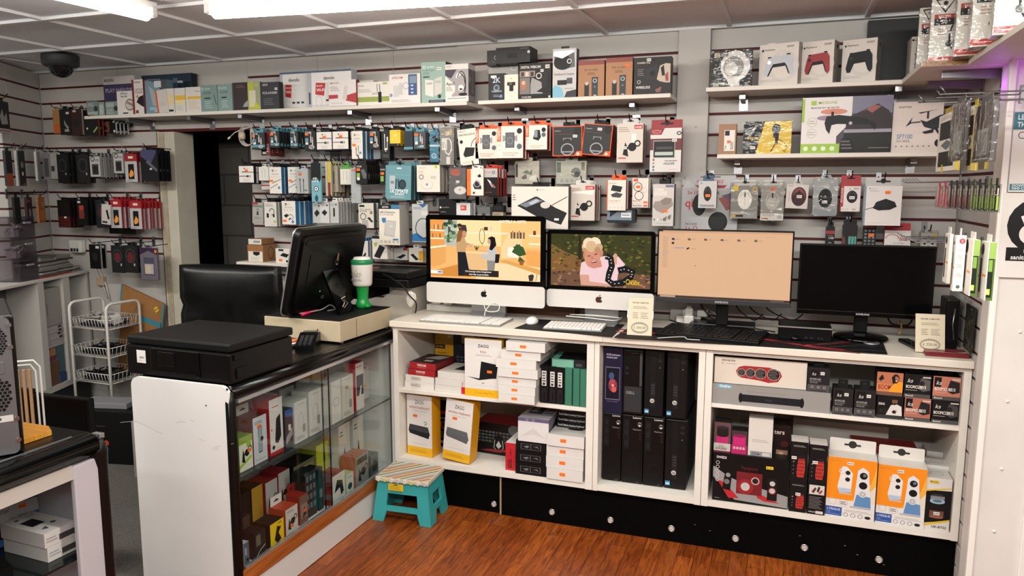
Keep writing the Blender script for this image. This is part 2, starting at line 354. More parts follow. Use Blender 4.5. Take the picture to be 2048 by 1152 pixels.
# ================================================================ wall shelves
SZ = 2.077
def shelf_board(name, x0, x1, y0, y1, zt, label, group, edge=None, th=.019):
    b = MB(); b.box(x0, x1, y0, y1, zt - th, zt, mt('cfc9bf', .5), .0015)
    o = b.build(name); tag(o, label, 'shelf', group); return o
def bracket(x, zt, y, label, group='chrome shelf brackets on the slatted wall', rz=0, ox=None):
    t = thing('shelf_bracket', label, 'shelf bracket', (x if ox is None else ox[0], 0 if ox is None else ox[1], zt), rz, group)
    b = MB(); b.prism([(-.002, -.034), (-.002, 0), (y, 0), (y, -.022)], -.011, .011, STEEL, 'x'); b.build('arm', t)
    b = MB(); b.box(-.019, .019, -.004, -.0005, -.065, -.002, CHROME); b.build('wall_plate', t)
    b = MB(); b.box(-.013, .013, y - .003, y + .001, -.023, -.001, CHROME); b.build('end_cap', t)
    return t
gS = 'white wall shelves'
shelf_board('wall_shelf', -4.19, -3.37, -.22, -.001, SZ, 'white wall shelf end by the security camera above the doorway', gS)
shelf_board('wall_shelf', -3.366, -1.555, -.23, -.001, SZ - .002, 'long white wall shelf of router boxes above the cable hooks', gS)
shelf_board('wall_shelf', -1.485, -.517, -.25, -.007, SZ - .004, 'white wall shelf of webcam and camera boxes left of the pillar'.replace(' left of', ' beside'), gS)
shelf_board('wall_shelf', -.358, XR, -.25, -.001, 2.092, 'upper white wall shelf carrying game controller boxes', gS)
shelf_board('wall_shelf', -.297, .64, -.25, -.001, 1.79, 'lower white wall shelf carrying the drone boxes', gS)
B0 = SZ - .021
for px, l in ((255, 'over film packets'), (378, 'over the doorway frame'), (480, 'at the cable coil'), (700, 'over the white cable boxes'), (875, 'below the green adapter box')):
    bracket(sX(px, -.2, B0 - .02), B0, -.2, 'chrome shelf bracket under the long router shelves, ' + l)
bracket(sX(1038, -.1, 2.02), B0 - .003, -.13, 'chrome shelf bracket under the webcam shelf, by the webcam boxes')
bracket(sX(1266, -.1, 2.02), B0 - .003, -.13, 'chrome shelf bracket under the webcam shelf, beside the pillar')
bracket(sX(1485, -.1, 2.03), 2.072, -.13, 'chrome shelf bracket under the shiny gamepad box')
bracket(sX(1790, -.1, 2.03), 2.072, -.2, 'chrome shelf bracket under the controller shelf by the corner')
bracket(sX(1474, -.1, 1.74), 1.77, -.1, 'chrome shelf bracket under the lower shelf, by the brown box')
bracket(sX(1827, -.1, 1.74), 1.77, -.1, 'chrome shelf bracket under the lower shelf, by the corner')
# corner shelf out along the right hand wall, of raw edged chipboard
b = MB(); b.box(.447, XR - .002, -.735, -.252, 2.073, 2.092, mt('cfc9bf', .5), .001); b.box(.449, XR - .002, -.7365, -.735, 2.074, 2.091, grained('chipboard', '5b3d22', 'a37c4e', (60, 60, 60)))
tag(b.build('corner_shelf'), 'high corner shelf with raw chipboard end below headset boxes', 'shelf', gS)
b = MB(); b.box(.594, 1.1, -1.75, -.7375, 2.073, 2.092, mt('cfc9bf', .5), .001); tag(b.build('corner_shelf'), 'high white shelf nearest the post, below stacked headset boxes', 'shelf', gS)
for y, l in ((-.3, 'behind the drone packaging'), (-.6, 'lit purple near the post')):
    bracket(0, 2.07, -.2, 'chrome shelf bracket on the side wall, ' + l, rz=R(-90), ox=(XR - .001, y))
pl = bpy.data.lights.new('purple_led_glow', 'POINT'); pl.energy = .3; pl.color = (.62, .05, 1); pl.shadow_soft_size = .03
o = bpy.data.objects.new('purple_led_glow', pl); C.objects.link(o); o.location = (.84, -.88, 2.04)
pl2 = pl.copy(); pl2.energy = .12; o = bpy.data.objects.new('purple_led_glow', pl2); C.objects.link(o); o.location = (.69, -.7, 2.0)
# ================================================================ the counter: three open cabinets, one worktop, a kick board
YF = -.53; WT = .965
def cab(name, x0, x1, i0, i1, zb, label, mids, yb=-.03):
    t = thing(name, label, 'cabinet', ((x0 + x1) / 2, YF, 0), 0, 'white open counter cabinets'); mx = (x0 + x1) / 2
    D = yb - YF
    for nm, a, c in (('side_panel', x0, i0), ('side_panel', i1, x1)):
        b = MB(); b.box(a - mx, c - mx, 0, D, .21, WT - .032, CARC, .001)
        xx = c - mx if a == x0 else a - mx
        for k in range(8):
            for y in (.05, D - .06): b.cyl((xx, y, .32 + k * .07), (xx + (.0006 if a == x0 else -.0006), y, .32 + k * .07), .0025, mt('7a756e'), n=8)
        b.build(nm, t)
    b = MB(); b.box(i0 - mx, i1 - mx, .002, D, .212, .24, CARC); b.build('base_shelf', t)
    b = MB(); b.box(i0 - mx, i1 - mx, .003, D, WT - .05, WT - .032, CARC); b.build('top_panel', t)
    b = MB(); b.box(i0 - mx, i1 - mx, D - .008, D, .24, WT - .05, mt('cdc9c2', .6)); b.build('back_panel', t)
    for z in mids:
        b = MB(); b.box(i0 - mx, i1 - mx, .006, D - .01, z - .018, z, CARC, .001); b.build('middle_shelf', t)
    return t
Z1, Z3, ZB = .607, .690, .24
cab('open_cabinet', -1.844, -.792, -1.817, -.827, .21, 'white open cabinet full of keyboard boxes, behind the step stool', [Z1])
cab('open_cabinet', -.790, -.290, -.767, -.319, .21, 'narrow white open cabinet holding black computer towers', [])
cab('open_cabinet', -.288, .734, -.258, .707, .21, 'white open cabinet full of speaker boxes, beside the post', [Z3])
b = MB()
b.box(-1.852, -.75, -.552, -.003, WT - .03, WT, mt('dad3c6', .38, noise=.03, scale=10), .0025); b.box(-.7495, XR - .001, -.552, -.003, WT - .03, WT, mt('d6cfc2', .38, noise=.03, scale=10), .0025)
tag(b.build('worktop'), 'long white laminate worktop carrying the computers along the slatted wall', 'worktop')
b = MB(); b.box(-1.262, XR - .002, -.5, -.485, .003, .2095, mt('0a0a0a', .7, spec=.06)); b.box(-1.27, -1.262, -.505, -.485, .003, .2, mt('a08a68', .7))
for px, py in ((1500, 1026), (1390, 1050), (1690, 1092), (1600, 1072), (1715, 1110), (1420, 1062), (1768, 1130)):
    p = at(px, py, 'y', -.5006); b.box(p.x - .004, p.x + .003, -.5006, -.5, p.z, p.z + .0018, mt('8f8b86'))
tag(b.build('kick_board'), 'long black kick board with round lights under the counter', 'kick board')
b = MB(); b.box(-1.85, -1.273, -.487, -.475, .003, .205, mt('0a0a0a', .7, spec=.06)); b.box(-1.75, -1.30, -.5, -.487, .196, .208, mt('6e5c46', .7))
tag(b.build('kick_board'), 'short black kick board set back behind the step stool', 'kick board')
for i, (px, py) in enumerate([(988, 1008), (1104, 1024), (1221, 1040), (1343, 1057), (1471, 1077), (1609, 1095), (1758, 1119)]):
    yy = -.4875 if i == 0 else -.5005
    p = at(px, py, 'y', yy)
    t = thing('plinth_light', ORD[i] + ' round chrome plinth light along the kick board from the step stool', 'plinth light', (p.x, yy, p.z), 0, 'plinth lights')
    t.rotation_euler = (R(90), 0, 0)
    b = MB(); b.lathe([(0, 0), (.0165, 0), (.0165, .003), (.0125, .0045), (.0115, .003)], CHROME, 24); b.build('rim', t)
    b = MB(); b.lathe([(.0116, .0025), (.008, .0032), (0, .0034)], mt('b5b3ae', .3), 20); b.build('lens', t)
# ================================================================ glass display cabinet
DX0, DX1, DY0, DY1, DH = -2.335, -1.862, -1.705, -.455, .91
t = thing('display_cabinet', 'glass fronted shop display cabinet with black top and white end panel', 'display cabinet', (0, 0, 0))
TOPB = mt('0d0d0e', .3, noise=.15, scale=50)
b = MB(); b.box(DX0 + .01, DX1 - .03, DY0 + .01, DY1, DH - .03, DH, TOPB, .003); b.build('top_panel', t)
b = MB(); b.tube([(DX1 - .026, DY0 + .02, DH - .0285), (DX1 - .026, DY1 - .02, DH - .0285)], .028, mt('0a0a0b', .22), 16)
b.tube([(DX1 - .026, DY0 + .02, DH - .024), (DX1 - .021, DY0 + .012, DH - .06), (DX1 - .018, DY0 + .01, .02)], .02, mt('0a0a0b', .45, spec=.3), 10)
b.tube([(DX1 - .026, DY1 - .02, DH - .024), (DX1 - .021, DY1 - .012, DH - .06), (DX1 - .018, DY1 - .01, .02)], .02, mt('0a0a0b', .45, spec=.3), 10); b.build('front_rail', t)
b = MB(); b.prism(rrect(DX0, DX1 - .012, .004, DH + .004, .035), DY0 - .006, DY0 + .01, mt('dcdad8', .35, noise=.03, scale=7))
for px, py in ((250, 761), (454, 779), (412, 811), (244, 792)): p = at(px, py, 'y', DY0 - .007); b.cyl((p.x, DY0 - .008, p.z), (p.x, DY0 - .005, p.z), .0045 if px in (250, 454) else .0028, mt('4a4744', .5), n=10)
for pts in ([(240, 845), (270, 842), (290, 850), (312, 862), (325, 868)], [(352, 846), (362, 843), (372, 845)], [(398, 878), (408, 882)], [(425, 898), (432, 894), (440, 892)], [(428, 900), (437, 897)], [(462, 888), (467, 887)], [(380, 840), (388, 843)], [(376, 1112), (376, 1118)]):
    q = [at(px, py, 'y', DY0 - .0062) for px, py in pts]
    for a, c in zip(q, q[1:]): b.poly([(a.x, DY0 - .0062, a.z - .0008), (c.x, DY0 - .0062, c.z - .0008), (c.x, DY0 - .0062, c.z + .0008), (a.x, DY0 - .0062, a.z + .0008)], mt('aaa6a2', .6))
b.build('end_panel', t)
b = MB(); b.box(DX0, DX1 - .02, DY1 - .012, DY1 + .004, .004, DH - .03, mt('c8c6c3', .4)); b.build('end_panel', t)
b = MB(); b.box(DX0, DX0 + .012, DY0 + .01, DY1 - .012, .1, DH - .03, mt('c4c4c6', .3)); b.build('back_panel', t)
b = MB(); b.box(DX0 + .012, DX1 - .012, DY0 + .012, DY1 - .014, .155, .17, mt('cfcdca', .5)); b.build('base_shelf', t)
b = MB(); b.box(DX1 - .014, DX1 - .002, DY0 + .012, DY1 - .012, .004, .13, mt('d2cfcb', .4)); b.build('kick_panel', t)
b = MB(); b.box(DX1 - .014, DX1 + .004, DY0 + .012, DY1 - .012, .13, .19, grained('oak_strip', '7a3d12', 'b0642a', (20, 2, 30)), .002); b.build('wood_strip', t)
b = MB(); b.box(DX1 - .014, DX1 + .002, DY0 + .03, DY1 - .03, .191, .2, SILVER); b.box(DX1 - .014, DX1 + .002, DY0 + .03, DY1 - .03, DH - .066, DH - .052, SILVER); b.box(DX1 - .014, DX1 + .002, DY1 - .045, DY1 - .03, .2, DH - .06, mt('d6d4d0', .4)); b.build('track', t)
DZ = .545
b = MB(); b.box(DX0 + .03, DX1 - .025, DY0 + .014, DY1 - .016, DZ - .006, DZ, GLASS); b.box(DX1 - .026, DX1 - .024, DY0 + .014, DY1 - .016, DZ - .007, DZ + .001, mt('3b4a46', .2)); b.build('glass_shelf', t)
YM = -1.12
for nm, a, c, xx in (('glass_door', DY0 + .03, YM + .04, DX1 - .004), ('glass_door', YM, DY1 - .04, DX1 - .011)):
    b = MB(); b.box(xx - .004, xx, a, c, .2, DH - .064, GLASS); g = b.build(nm, t)
    e = MB(); yy = c if a < -1.5 else a; e.box(xx - .0045, xx + .0005, yy - .003, yy + .002, .2, DH - .064, mt('15201d', .2)); e.build('polished_edge', g)
t = thing('door_loop', 'thin black cable loop hanging on the end frame of the display cabinet', 'cable', (DX1, DY1 - .004, .56))
b = MB(); b.tube([(.004 + .028 * math.sin(R(a)), -.01, .12 * math.cos(R(a)) - .03) for a in range(0, 181, 15)], .003, BLACK); b.build('loop', t)
# ================================================================ second display counter by the viewer
EX0, EX1, EY0, EY1 = -2.40, -1.885, -3.6, -2.225
t = thing('display_counter', 'black topped display counter carrying the computer case and wooden board', 'display counter')
b = MB(); b.box(EX0, EX1 - .05, EY0, EY1 - .015, .87, .905, TOPB, .003); b.box(EX1 - .062, EX1 - .058, EY0, EY1 - .07, .905, .9065, SILVER); b.build('top_panel', t)
b = MB(); b.tube([(EX1 - .03, EY0, .873), (EX1 - .03, EY1 - .03, .873)], .034, mt('0a0a0b', .16), 18); b.build('front_rail', t)
b = MB(); b.tube([(EX1 - .03, EY1 - .03, .873), (EX1 - .026, EY1 - .016, .845), (EX1 - .024, EY1 - .012, .8), (EX1 - .024, EY1 - .012, .01)], [.034, .03, .022, .022], mt('0a0a0b', .45, spec=.3), 14)
for k in range(3): b.box(EX1 - .05 + k * .012, EX1 - .042 + k * .012, EY1 - .012, EY1 + .006, .885, .899, SILVER)
b.build('corner_post', t)
WH2 = mt('b5b2b8', .35)
b = MB(); b.box(EX0, EX1 - .02, EY1 - .022, EY1 - .002, .01, .86, WH2); b.build('end_panel', t)
b = MB(); b.box(EX1 - .03, EX1 - .012, EY1 - .11, EY1 - .024, .01, .835, WH2, .004); b.build('front_stile', t)
b = MB(); b.box(EX1 - .03, EX1 - .016, EY0, EY1 - .11, .795, .838, mt('b9b3ac', .35)); b.build('front_rail_trim', t)
b = MB(); b.box(EX0, EX0 + .012, EY0, EY1 - .02, .1, .86, mt('a9a9ac', .4)); b.build('back_panel', t)
b = MB(); b.box(EX0 + .012, EX1 - .04, EY0, EY1 - .03, .538, .545, mt('20282a', .1)); b.build('glass_shelf', t)
b = MB(); b.box(EX0 + .012, EX1 - .03, EY0, EY1 - .03, .12, .14, WH2); b.build('base_shelf', t)
# ================================================================ packaged goods: how a carton and a hanging packet are made
W, K = 'e6e1d8', '141416'
def sticker(p, O, U, V, c='f2701c', w=.022, h=.013, name='price_sticker'):
    b = MB(); b.face(O, U, V, w, h, [('r', 0, 0, 1, 1, mt(c, .6)), ('r', .12, .3, .3, .7, '8a5a3a' if c == 'f2701c' else '55524e'), ('r', .4, .35, .86, .65, 'd9591a' if c == 'f2701c' else '77736e')], off=.0012); return b.build(name, p)
def carton(name, cat, label, px0, px1, pt, z, y, d, fc, G=(), side=None, top=None, gs=None, st=None, rz=0, group=None, tab=None, h=None, roll=0, w=None, film=None, rough=.45):
    """a box of goods standing on height z with its front at y, between two pixel columns of the photograph and up to pixel row pt"""
    x0, x1 = sX(px0, y, z), sX(px1, y, z); ww = w or (x1 - x0); xc = (x0 + x1) / 2
    if rz and not w: ww = ww / max(.3, math.cos(R(rz)))
    hh = h or (sZ(pt, xc, y) - z)
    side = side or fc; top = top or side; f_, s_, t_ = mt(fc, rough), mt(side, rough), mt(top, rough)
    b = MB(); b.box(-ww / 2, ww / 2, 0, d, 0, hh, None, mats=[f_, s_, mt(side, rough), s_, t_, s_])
    b.face((-ww / 2, 0, 0), (1, 0, 0), (0, 0, 1), ww, hh, G)
    for k, g in (gs or {}).items():
        if k == 'R': b.face((ww / 2, 0, 0), (0, 1, 0), (0, 0, 1), d, hh, g)
        if k == 'L': b.face((-ww / 2, d, 0), (0, -1, 0), (0, 0, 1), d, hh, g)
        if k == 'T': b.face((-ww / 2, 0, hh), (1, 0, 0), (0, 1, 0), ww, d, g)
    o = b.build(name, None, (xc, y, z), (0, R(roll), R(rz))); tag(o, label, cat, group)
    for q in ([st] if st and not isinstance(st, list) else st or []):
        sw = q[3] if len(q) > 3 else .022
        sticker(o, (-ww / 2 + q[0] * ww - sw / 2, -.0009, q[1] * hh - .0065), (1, 0, 0), (0, 0, 1), q[2], sw)
    if tab:
        tw = tab[1] * ww; t = MB(); th = tab[2]; yy = d * (tab[3] if len(tab) > 3 else .5); t.prism(rrect(-tw / 2, tw / 2, hh, hh + th, min(.006, th * .3)), yy - .0008, yy + .0008, tab[0])
        t.face((-tw / 2, yy - .0009, hh), (1, 0, 0), (0, 0, 1), tw, th, [('r', .32, .45, .68, .6, '3a3633'), ('e', .5, .56, .09, '3a3633')]); t.build('hang_tab', o)
    if film:
        t = MB(); e = .002; t.box(-ww / 2 - e, ww / 2 + e, -e, d + e, -.0002, hh + e, FILM); t.build('clear_wrapper', o)
    return o
def hook(x, yend, z, label, M=None, tip=.03, ywall=0):
    """a chrome prong on the slatted wall with a back plate and an upturned tip"""
    t = thing('display_hook', label, 'display hook', (x, ywall, z), 0)
    if M is not None: t.matrix_world = M
    b = MB(); e = yend - ywall; b.tube([(0, -.004, .012), (0, -.012, 0), (0, e + .012, -.004), (0, e, .0), (0, e - tip * .6, tip * .8)], .0026, WIRE, 6); b.build('prong', t)
    b = MB(); b.box(-.011, .011, -.006, -.0008, -.03, .03, STEEL); b.build('back_plate', t)
    return t
USED = []
def hang(short, cat, name, px0, px1, pt, pb, n, where, fc, G=(), y=-.21, d=.012, pitch=.02, side=None, tab=None, st=None, roll=0, rz=0, gs=None, film=None, hk=True, bsh=None, shape=None, rough=.42, ywall=0, jit=.004):
    """n like packets one behind another on a wall hook; the front one between the given pixels"""
    zb = sZ(pb, sX((px0 + px1) / 2, y, 1.5), y); x0, x1 = sX(px0, y, zb), sX(px1, y, zb); xc = (x0 + x1) / 2; zt = sZ(pt, xc, y); w, h = x1 - x0, zt - zb
    side = side or fc; f_, s_ = mt(fc, rough), mt(side, rough)
    th = tab[2] if tab else .012
    b = MB()
    if shape == 'round':
        b.prism(rrect(-w / 2, w / 2, -h - th, -th, min(w, h) * .12), 0, d, f_)
    else: b.box(-w / 2, w / 2, 0, d, -h - th, -th, None, mats=[f_, s_, s_, s_, s_, s_])
    b.face((-w / 2, 0, -h - th), (1, 0, 0), (0, 0, 1), w, h, G)
    if gs: b.face((w / 2, 0, -h - th), (0, 1, 0), (0, 0, 1), d, h, gs)
    o = b.build(name, None, (xc, y, zt + th), (0, R(roll), R(rz)))
    t = MB(); tc, tf = (tab[0], tab[1]) if tab else (side, .42); tw = tf * w
    t.prism(rrect(-tw / 2, tw / 2, -th - .001, .006, .005, 3), d * .5 - .0006, d * .5 + .0006, tc); t.face((-tw / 2, d * .5 - .0008, -th), (1, 0, 0), (0, 0, 1), tw, th + .006, [('r', .3, .45, .7, .65, '2a2826'), ('e', .5, .62, .08, '2a2826')]); t.build('hang_tab', o)
    if film: t = MB(); t.prism(rrect(-w / 2 - .004, w / 2 + .004, -h - th - .004, -.002, .008), -.004, d + .003, film if not isinstance(film, bool) else FILM); t.build('clear_wrapper', o)
    for q in ([st] if st and not isinstance(st, list) else st or []):
        sticker(o, (-w / 2 + q[0] * w - .011, -.0009, -h - th + q[1] * h - .0065), (1, 0, 0), (0, 0, 1), q[2])
    many = n > 1
    tag(o, f'{short}, frontmost, {where}' if many else f'{short}, {where}', cat, 'goods on ' + where if many else None)
    for i in range(1, n):
        c = copy_tree(o)
        for ch in list(c.children):
            if ch.name.startswith('price'): bpy.data.objects.remove(ch)
        c.location = (xc + random.uniform(-jit, jit), y + i * pitch, zt + th - random.uniform(0, jit)); c['label'] = f'{short}, {ORD[i]} back, {where}'
    if hk: hook(xc, y - .02, zt + th + .002, f'chrome prong, {where}', ywall=ywall)
    return o
# small printed pictures used on the packets
def phone(u, v, w, c='26262a', s='8b98a5', k=2.0): return [('r', u - w, v - w * k, u + w, v + w * k, c), ('r', u - w * .86, v - w * k * .93, u + w * .86, v + w * k * .93, s)]
def plugs(c=W, x=.62): return [('r', x - .09, .42, x - .01, .72, c), ('r', x - .07, .72, x - .03, .86, c), ('r', x + .06, .3, x + .14, .58, c), ('r', x + .08, .58, x + .12, .7, c), ('o', x + .06, .16, .16, .04, c, .09)]
def dots(v, c, n=4, r=.035, u0=.2, u1=.8): return [('o', u0 + (u1 - u0) * i / (n - 1), v, r, r * .3, c) for i in range(n)]
def mouse(u, v, rx, ry, c, hi='3a3a3e'): return [('e', u, v, rx, c, ry), ('e', u, v + ry * .1, rx * .8, hi, ry * .78), ('e', u, v - ry * .15, rx * .78, c, ry * .7), ('r', u - rx * .1, v + ry * .2, u + rx * .1, v + ry * .55, '0c0c0d')]
def mount(u, v, w, c='1b1b1d'): return [('e', u + w * .2, v, w * .45, c), ('o', u + w * .75, v + w * .25, w * .35, w * .14, c), ('p', c, [u - w * .8, v - w * .55, u - w * .2, v - w * .7, u - w * .35, v + .02, u - w * .55, v + w * .35]), ('l', c, w * .22, [u - w * .4, v - w * .1, u + w * .5, v + w * .1])]
# ================================================================ goods on the long wall shelves
gR = None
Z = SZ
T1, T2 = '8fa39c', '78908a'
carton('adapter_box', 'box', 'small grey green box at the outer end of the router shelf', 175, 197, 203, Z, -.2, .05, '7e8c88', [('r', .05, .1, .95, .3, 'a9b5b1'), ('e', .8, .5, .18, '3a4442'), ('s', 3, .1, .65, .7, .9, 'b9c4c0')], side='5e6664', film=1)
carton('adapter_box', 'box', 'tiny shiny grey box between two green adapter boxes', 198, 210, 204, Z, -.2, .05, '8f9b98', [('r', .2, .1, .8, .8, 'b9c2c0')], side='5e6664', film=1)  # pale block puts the bright glare into the print
carton('adapter_box', 'box', 'small grey green box beside the white port switch box', 212, 236, 203, Z, -.2, .05, '85938f', [('r', .05, .6, .7, .9, 'a9b5b1'), ('e', .85, .5, .16, '3a4442'), ('s', 4, .1, .1, .7, .5, 'b9c4c0')], side='5e6664', film=1)
carton('router_box', 'box', 'white and purple router box standing behind the port switch box', 211, 273, 152, Z, -.14, .06, 'b3aeaa', [('r', 0, .28, 1, .8, '3d3452'), ('t', 'BELKIN', .03, .87, .07, '3a3638', 'b'), ('t', 'PLAY N450 DB', .06, .6, .1, 'a79fb4', '', .85), ('o', .75, .5, .18, .03, '6a5f80'), ('s', 2, .1, .08, .5, .2, '8a8684')])
carton('switch_box', 'box', 'white box with five or eight port wording and a round picture', 236, 271, 182, Z, -.2, .05, 'cfcbc6', [('t', '5/8 Port', .22, .86, .08, '1d1b1b', 'b'), ('t', 'Fast Eth', .22, .74, .08, '1d1b1b', 'b'), ('e', .72, .42, .27, '75564a', .25), ('e', .72, .42, .24, 'bdb6b0', .2), ('p', '8c7a70', [.5, .5, .95, .3, .9, .45, .6, .56]), ('r', .3, .05, .6, .1, '2a2828')], side='a19c98')
carton('charger_box', 'box', 'red edged white laptop charger box', 267, 289, 159, Z, -.205, .035, 'cfc9c4', [('r', 0, 0, .18, 1, '6e1d24'), ('t', '2-Power', .22, .9, .05, '2a2426', 'b'), ('t', 'LAPTOP', .25, .68, .06, '6a5f5c', 'b'), ('t', 'CHARGER', .25, .6, .06, '6a5f5c', 'b', .7), ('p', 'b88d2e', [.3, .5, .5, .58, .55, .45]), ('p', '25242a', [.35, .35, .6, .5, 1, .55, 1, .2, .75, .25]), ('r', .25, .03, .5, .12, '7a2a2a')], side='6e1d24')
carton('charger_box', 'box', 'tall teal blue box with a grey slanted picture', 291, 337, 160, Z, -.19, .05, '6e8794', [('p', '4a4c52', [.15, 1, 1, 1, 1, .5, .4, .95]), ('p', '9aa3a6', [.2, .85, .9, .35, 1, .2, .35, .25]), ('r', .45, .78, .75, .97, 'b7c3c7'), ('t', 'ADM', .4, .06, .06, 'd5dde0', 'b'), ('r', .2, .12, .85, .2, '8db1c2')], side='557080', st=(.6, .84, 'd6d8d8', .03))
carton('router_box', 'box', 'large dark blue box lying behind the teal box and white repeater boxes', 275, 386, 149, Z, -.068, .05, '29394a', [('r', .68, .6, .76, .9, '4a5a6c'), ('s', 2, .1, .82, .5, .92, '6a7c8e'), ('r', .88, .3, .98, .8, '20262c')], side='1e2a36', st=(.81, .8, 'b9bcc0', .04))
carton('repeater_box', 'box', 'thin white box with orange edge leaning on the shelf', 316, 338, 179, Z, -.21, .02, 'c3bcb6', [('r', 0, 0, .14, 1, 'c2501c'), ('s', 3, .3, .3, .8, .5, 'b0a8a0')], roll=-6)
carton('repeater_box', 'box', 'slim white box with pale yellow middle', 334, 350, 177, Z, -.205, .03, 'c9c3bd', [('r', .1, .35, .9, .75, 'd2bd92'), ('r', .3, .06, .85, .14, '2a2725')], side='a7a19b')
carton('repeater_box', 'box', 'white box with a yellow band, beside the slim pale one', 351, 372, 176, Z, -.205, .03, 'cac5bf', [('r', .05, .52, 1, .7, 'd3a92e'), ('r', .05, .36, 1, .5, 'd8c78f'), ('s', 3, .15, .1, .8, .3, 'b5afa8')], side='a7a19b')
carton('repeater_box', 'box', 'wider white box with a yellow stripe, beside the teal network card box', 373, 403, 174, Z, -.205, .03, 'cac5c0', [('r', .1, .52, 1, .63, 'd0a730'), ('s', 5, .15, .12, .9, .46, 'c0b394'), ('r', .6, .8, .95, .84, 'a09a96')], side='a7a19b')
tp = lambda a: [('o', .14, .86, .06, .02, 'd9e2df'), ('t', 'tp-link', .26, .83, .07, 'cdd8d4'), ('t', a, .2, .67, .07, '3f5551', 'b'), ('r', .25, .48, .6, .53, '2f403d'), ('s', 4, .25, .12, .7, .42, '9fb2ac'), ('l', '23302e', .03, [.8, .64, .93, .24])]
carton('network_card_box', 'box', 'first pale teal network card box with a thin aerial picture', 402, 436, 170, Z, -.2, .04, '718a86', tp('AC1200'), side='566b68')
carton('network_card_box', 'box', 'second pale teal network card box, beside the dark brown box', 437, 466, 168, Z, -.2, .04, '748d89', tp('AC1300')[:-1], side='566b68')
carton('network_card_box', 'box', 'dark brown box with a pale card picture in its lower corner', 466, 497, 165, Z, -.2, .04, '3a3033', [('s', 2, .25, .8, .8, .92, '75444a'), ('p', '8d9295', [.65, .12, .98, .12, 1, .36, .75, .24]), ('r', 0, 0, .1, 1, '4b4a4c')], side='2b2527')
carton('network_card_box', 'box', 'yellow green and grey box beside the dark grey card box', 497, 522, 164, Z, -.205, .04, '8c9072', [('r', 0, 0, .5, 1, 'a8ab3e'), ('r', .1, .1, .62, .7, 'c2c1a5'), ('p', 'b2b51e', [.4, 0, 1, .05, .6, .3]), ('o', .7, .9, .12, .04, 'c4c93a')], side='50584a')
carton('network_card_box', 'box', 'dark grey wireless card box with white lettering', 523, 559, 164, Z, -.205, .04, '37373d', [('t', 'ASUS', .1, .87, .07, 'c9c9cd', 'bi'), ('t', 'PCE-AX3000', .1, .56, .085, 'b9b9be', 'b', .8), ('s', 4, .14, .15, .7, .42, '55555c')], side='232328', st=(.86, .74, 'd5d3d0', .018))
dv = [('r', 0, 0, .1, 1, 'a6aab2'), ('r', .03, .1, .07, .42, '3c4452'), ('r', 0, .95, 1, 1, '3f5672'), ('t', 'devolo', .5, .75, .09, '2b2a30', 'bc'), ('p', 'b3272b', [.18, .36, .38, .32, .42, .66, .2, .68]), ('t', 'devolo', .21, .57, .05, 'e8d8d4', 'b'), ('t', 'Wi-Fi', .21, .44, .08, 'f0e4e0', 'b'), ('e', .26, .16, .08, 'c8c5c4', .13), ('e', .26, .16, .06, 'dad7d4', .1), ('r', .42, .17, .52, .22, '3b3b40'), ('r', .58, .17, .68, .22, '3b3b40'), ('r', .74, .17, .84, .22, '3b3b40'), ('s', 2, .1, .03, .7, .08, 'a9a6a4')]
carton('adapter_box', 'box', 'white powerline box with red wireless badge, partly behind its wider twin', 562, 618, 144, Z, -.11, .07, 'd8d5d3', dv, side='a6aab2')
carton('adapter_box', 'box', 'wider white powerline box with red wireless badge and full name', 616, 704, 140, Z, -.18, .06, 'dbd8d6', dv, side='a9adb5')
carton('router_box', 'box', 'white antenna router box with red lower band in front of the powerline box', 658, 713, 160, Z, -.225, .035, 'd4cfcd', [('p', 'a3222a', [0, .28, .34, .3, .34, .44, 0, .44]), ('p', 'a3222a', [.62, .2, 1, .1, 1, .5, .64, .4]), ('t', 'MERCUSYS', .06, .86, .06, '7a4448', 'b'), ('s', 3, .06, .58, .4, .78, '9a9693'), ('p', 'c3bebb', [.5, .25, .66, .25, .7, .8, .58, .75]), ('s', 1, .1, .08, .5, .14, 'b0aaa6')], side='6d1c22')
carton('adapter_box', 'box', 'plain white box behind the green striped adapter box', 708, 748, 161, Z, -.12, .05, 'c4c1bc', [('t', 'NETGEAR', .1, .86, .05, '8d8a86')])
carton('adapter_box', 'box', 'white box with a green stripe and black usb adapter picture', 715, 779, 164, Z, -.21, .05, 'd7d3cc', [('r', 0, .14, 1, .36, '8b9b46'), ('t', 'D-Link', .04, .82, .07, '5a5856', 'b'), ('s', 2, .04, .55, .45, .72, 'aaa6a2'), ('l', '5f5d5c', .02, [.62, .9, .64, .5]), ('l', '3a3938', .02, [.7, .9, .72, .5]), ('r', .66, .1, .76, .56, '17171a'), ('r', .46, .44, .66, .54, 'b9b5b0'), ('r', .8, .88, .94, .96, '8c9a4c')], side='b6b2ac')
carton('adapter_box', 'box', 'white kit box with a blue panel and photo of white plugs', 779, 841, 148, Z, -.215, .05, 'd6d3d0', [('r', .62, .28, .9, .98, '2b4c7c'), ('r', .66, .68, .88, .92, '6f8795'), ('r', .7, .58, .78, .63, 'b9c6d6'), ('r', .7, .46, .78, .51, 'b9c6d6'), ('r', .7, .34, .78, .39, 'b9c6d6'), ('t', 'SITECOM', .1, .85, .07, 'b3433e', 'b'), ('r', .14, .24, .32, .62, 'c1c0be'), ('r', .32, .3, .44, .7, 'bebcba'), ('o', .54, .6, .1, .02, '9a9ea6'), ('e', .06, .3, .05, '8089b4'), ('s', 2, .08, .05, .7, .15, 'a6a2a0')], side='b3b0ad')
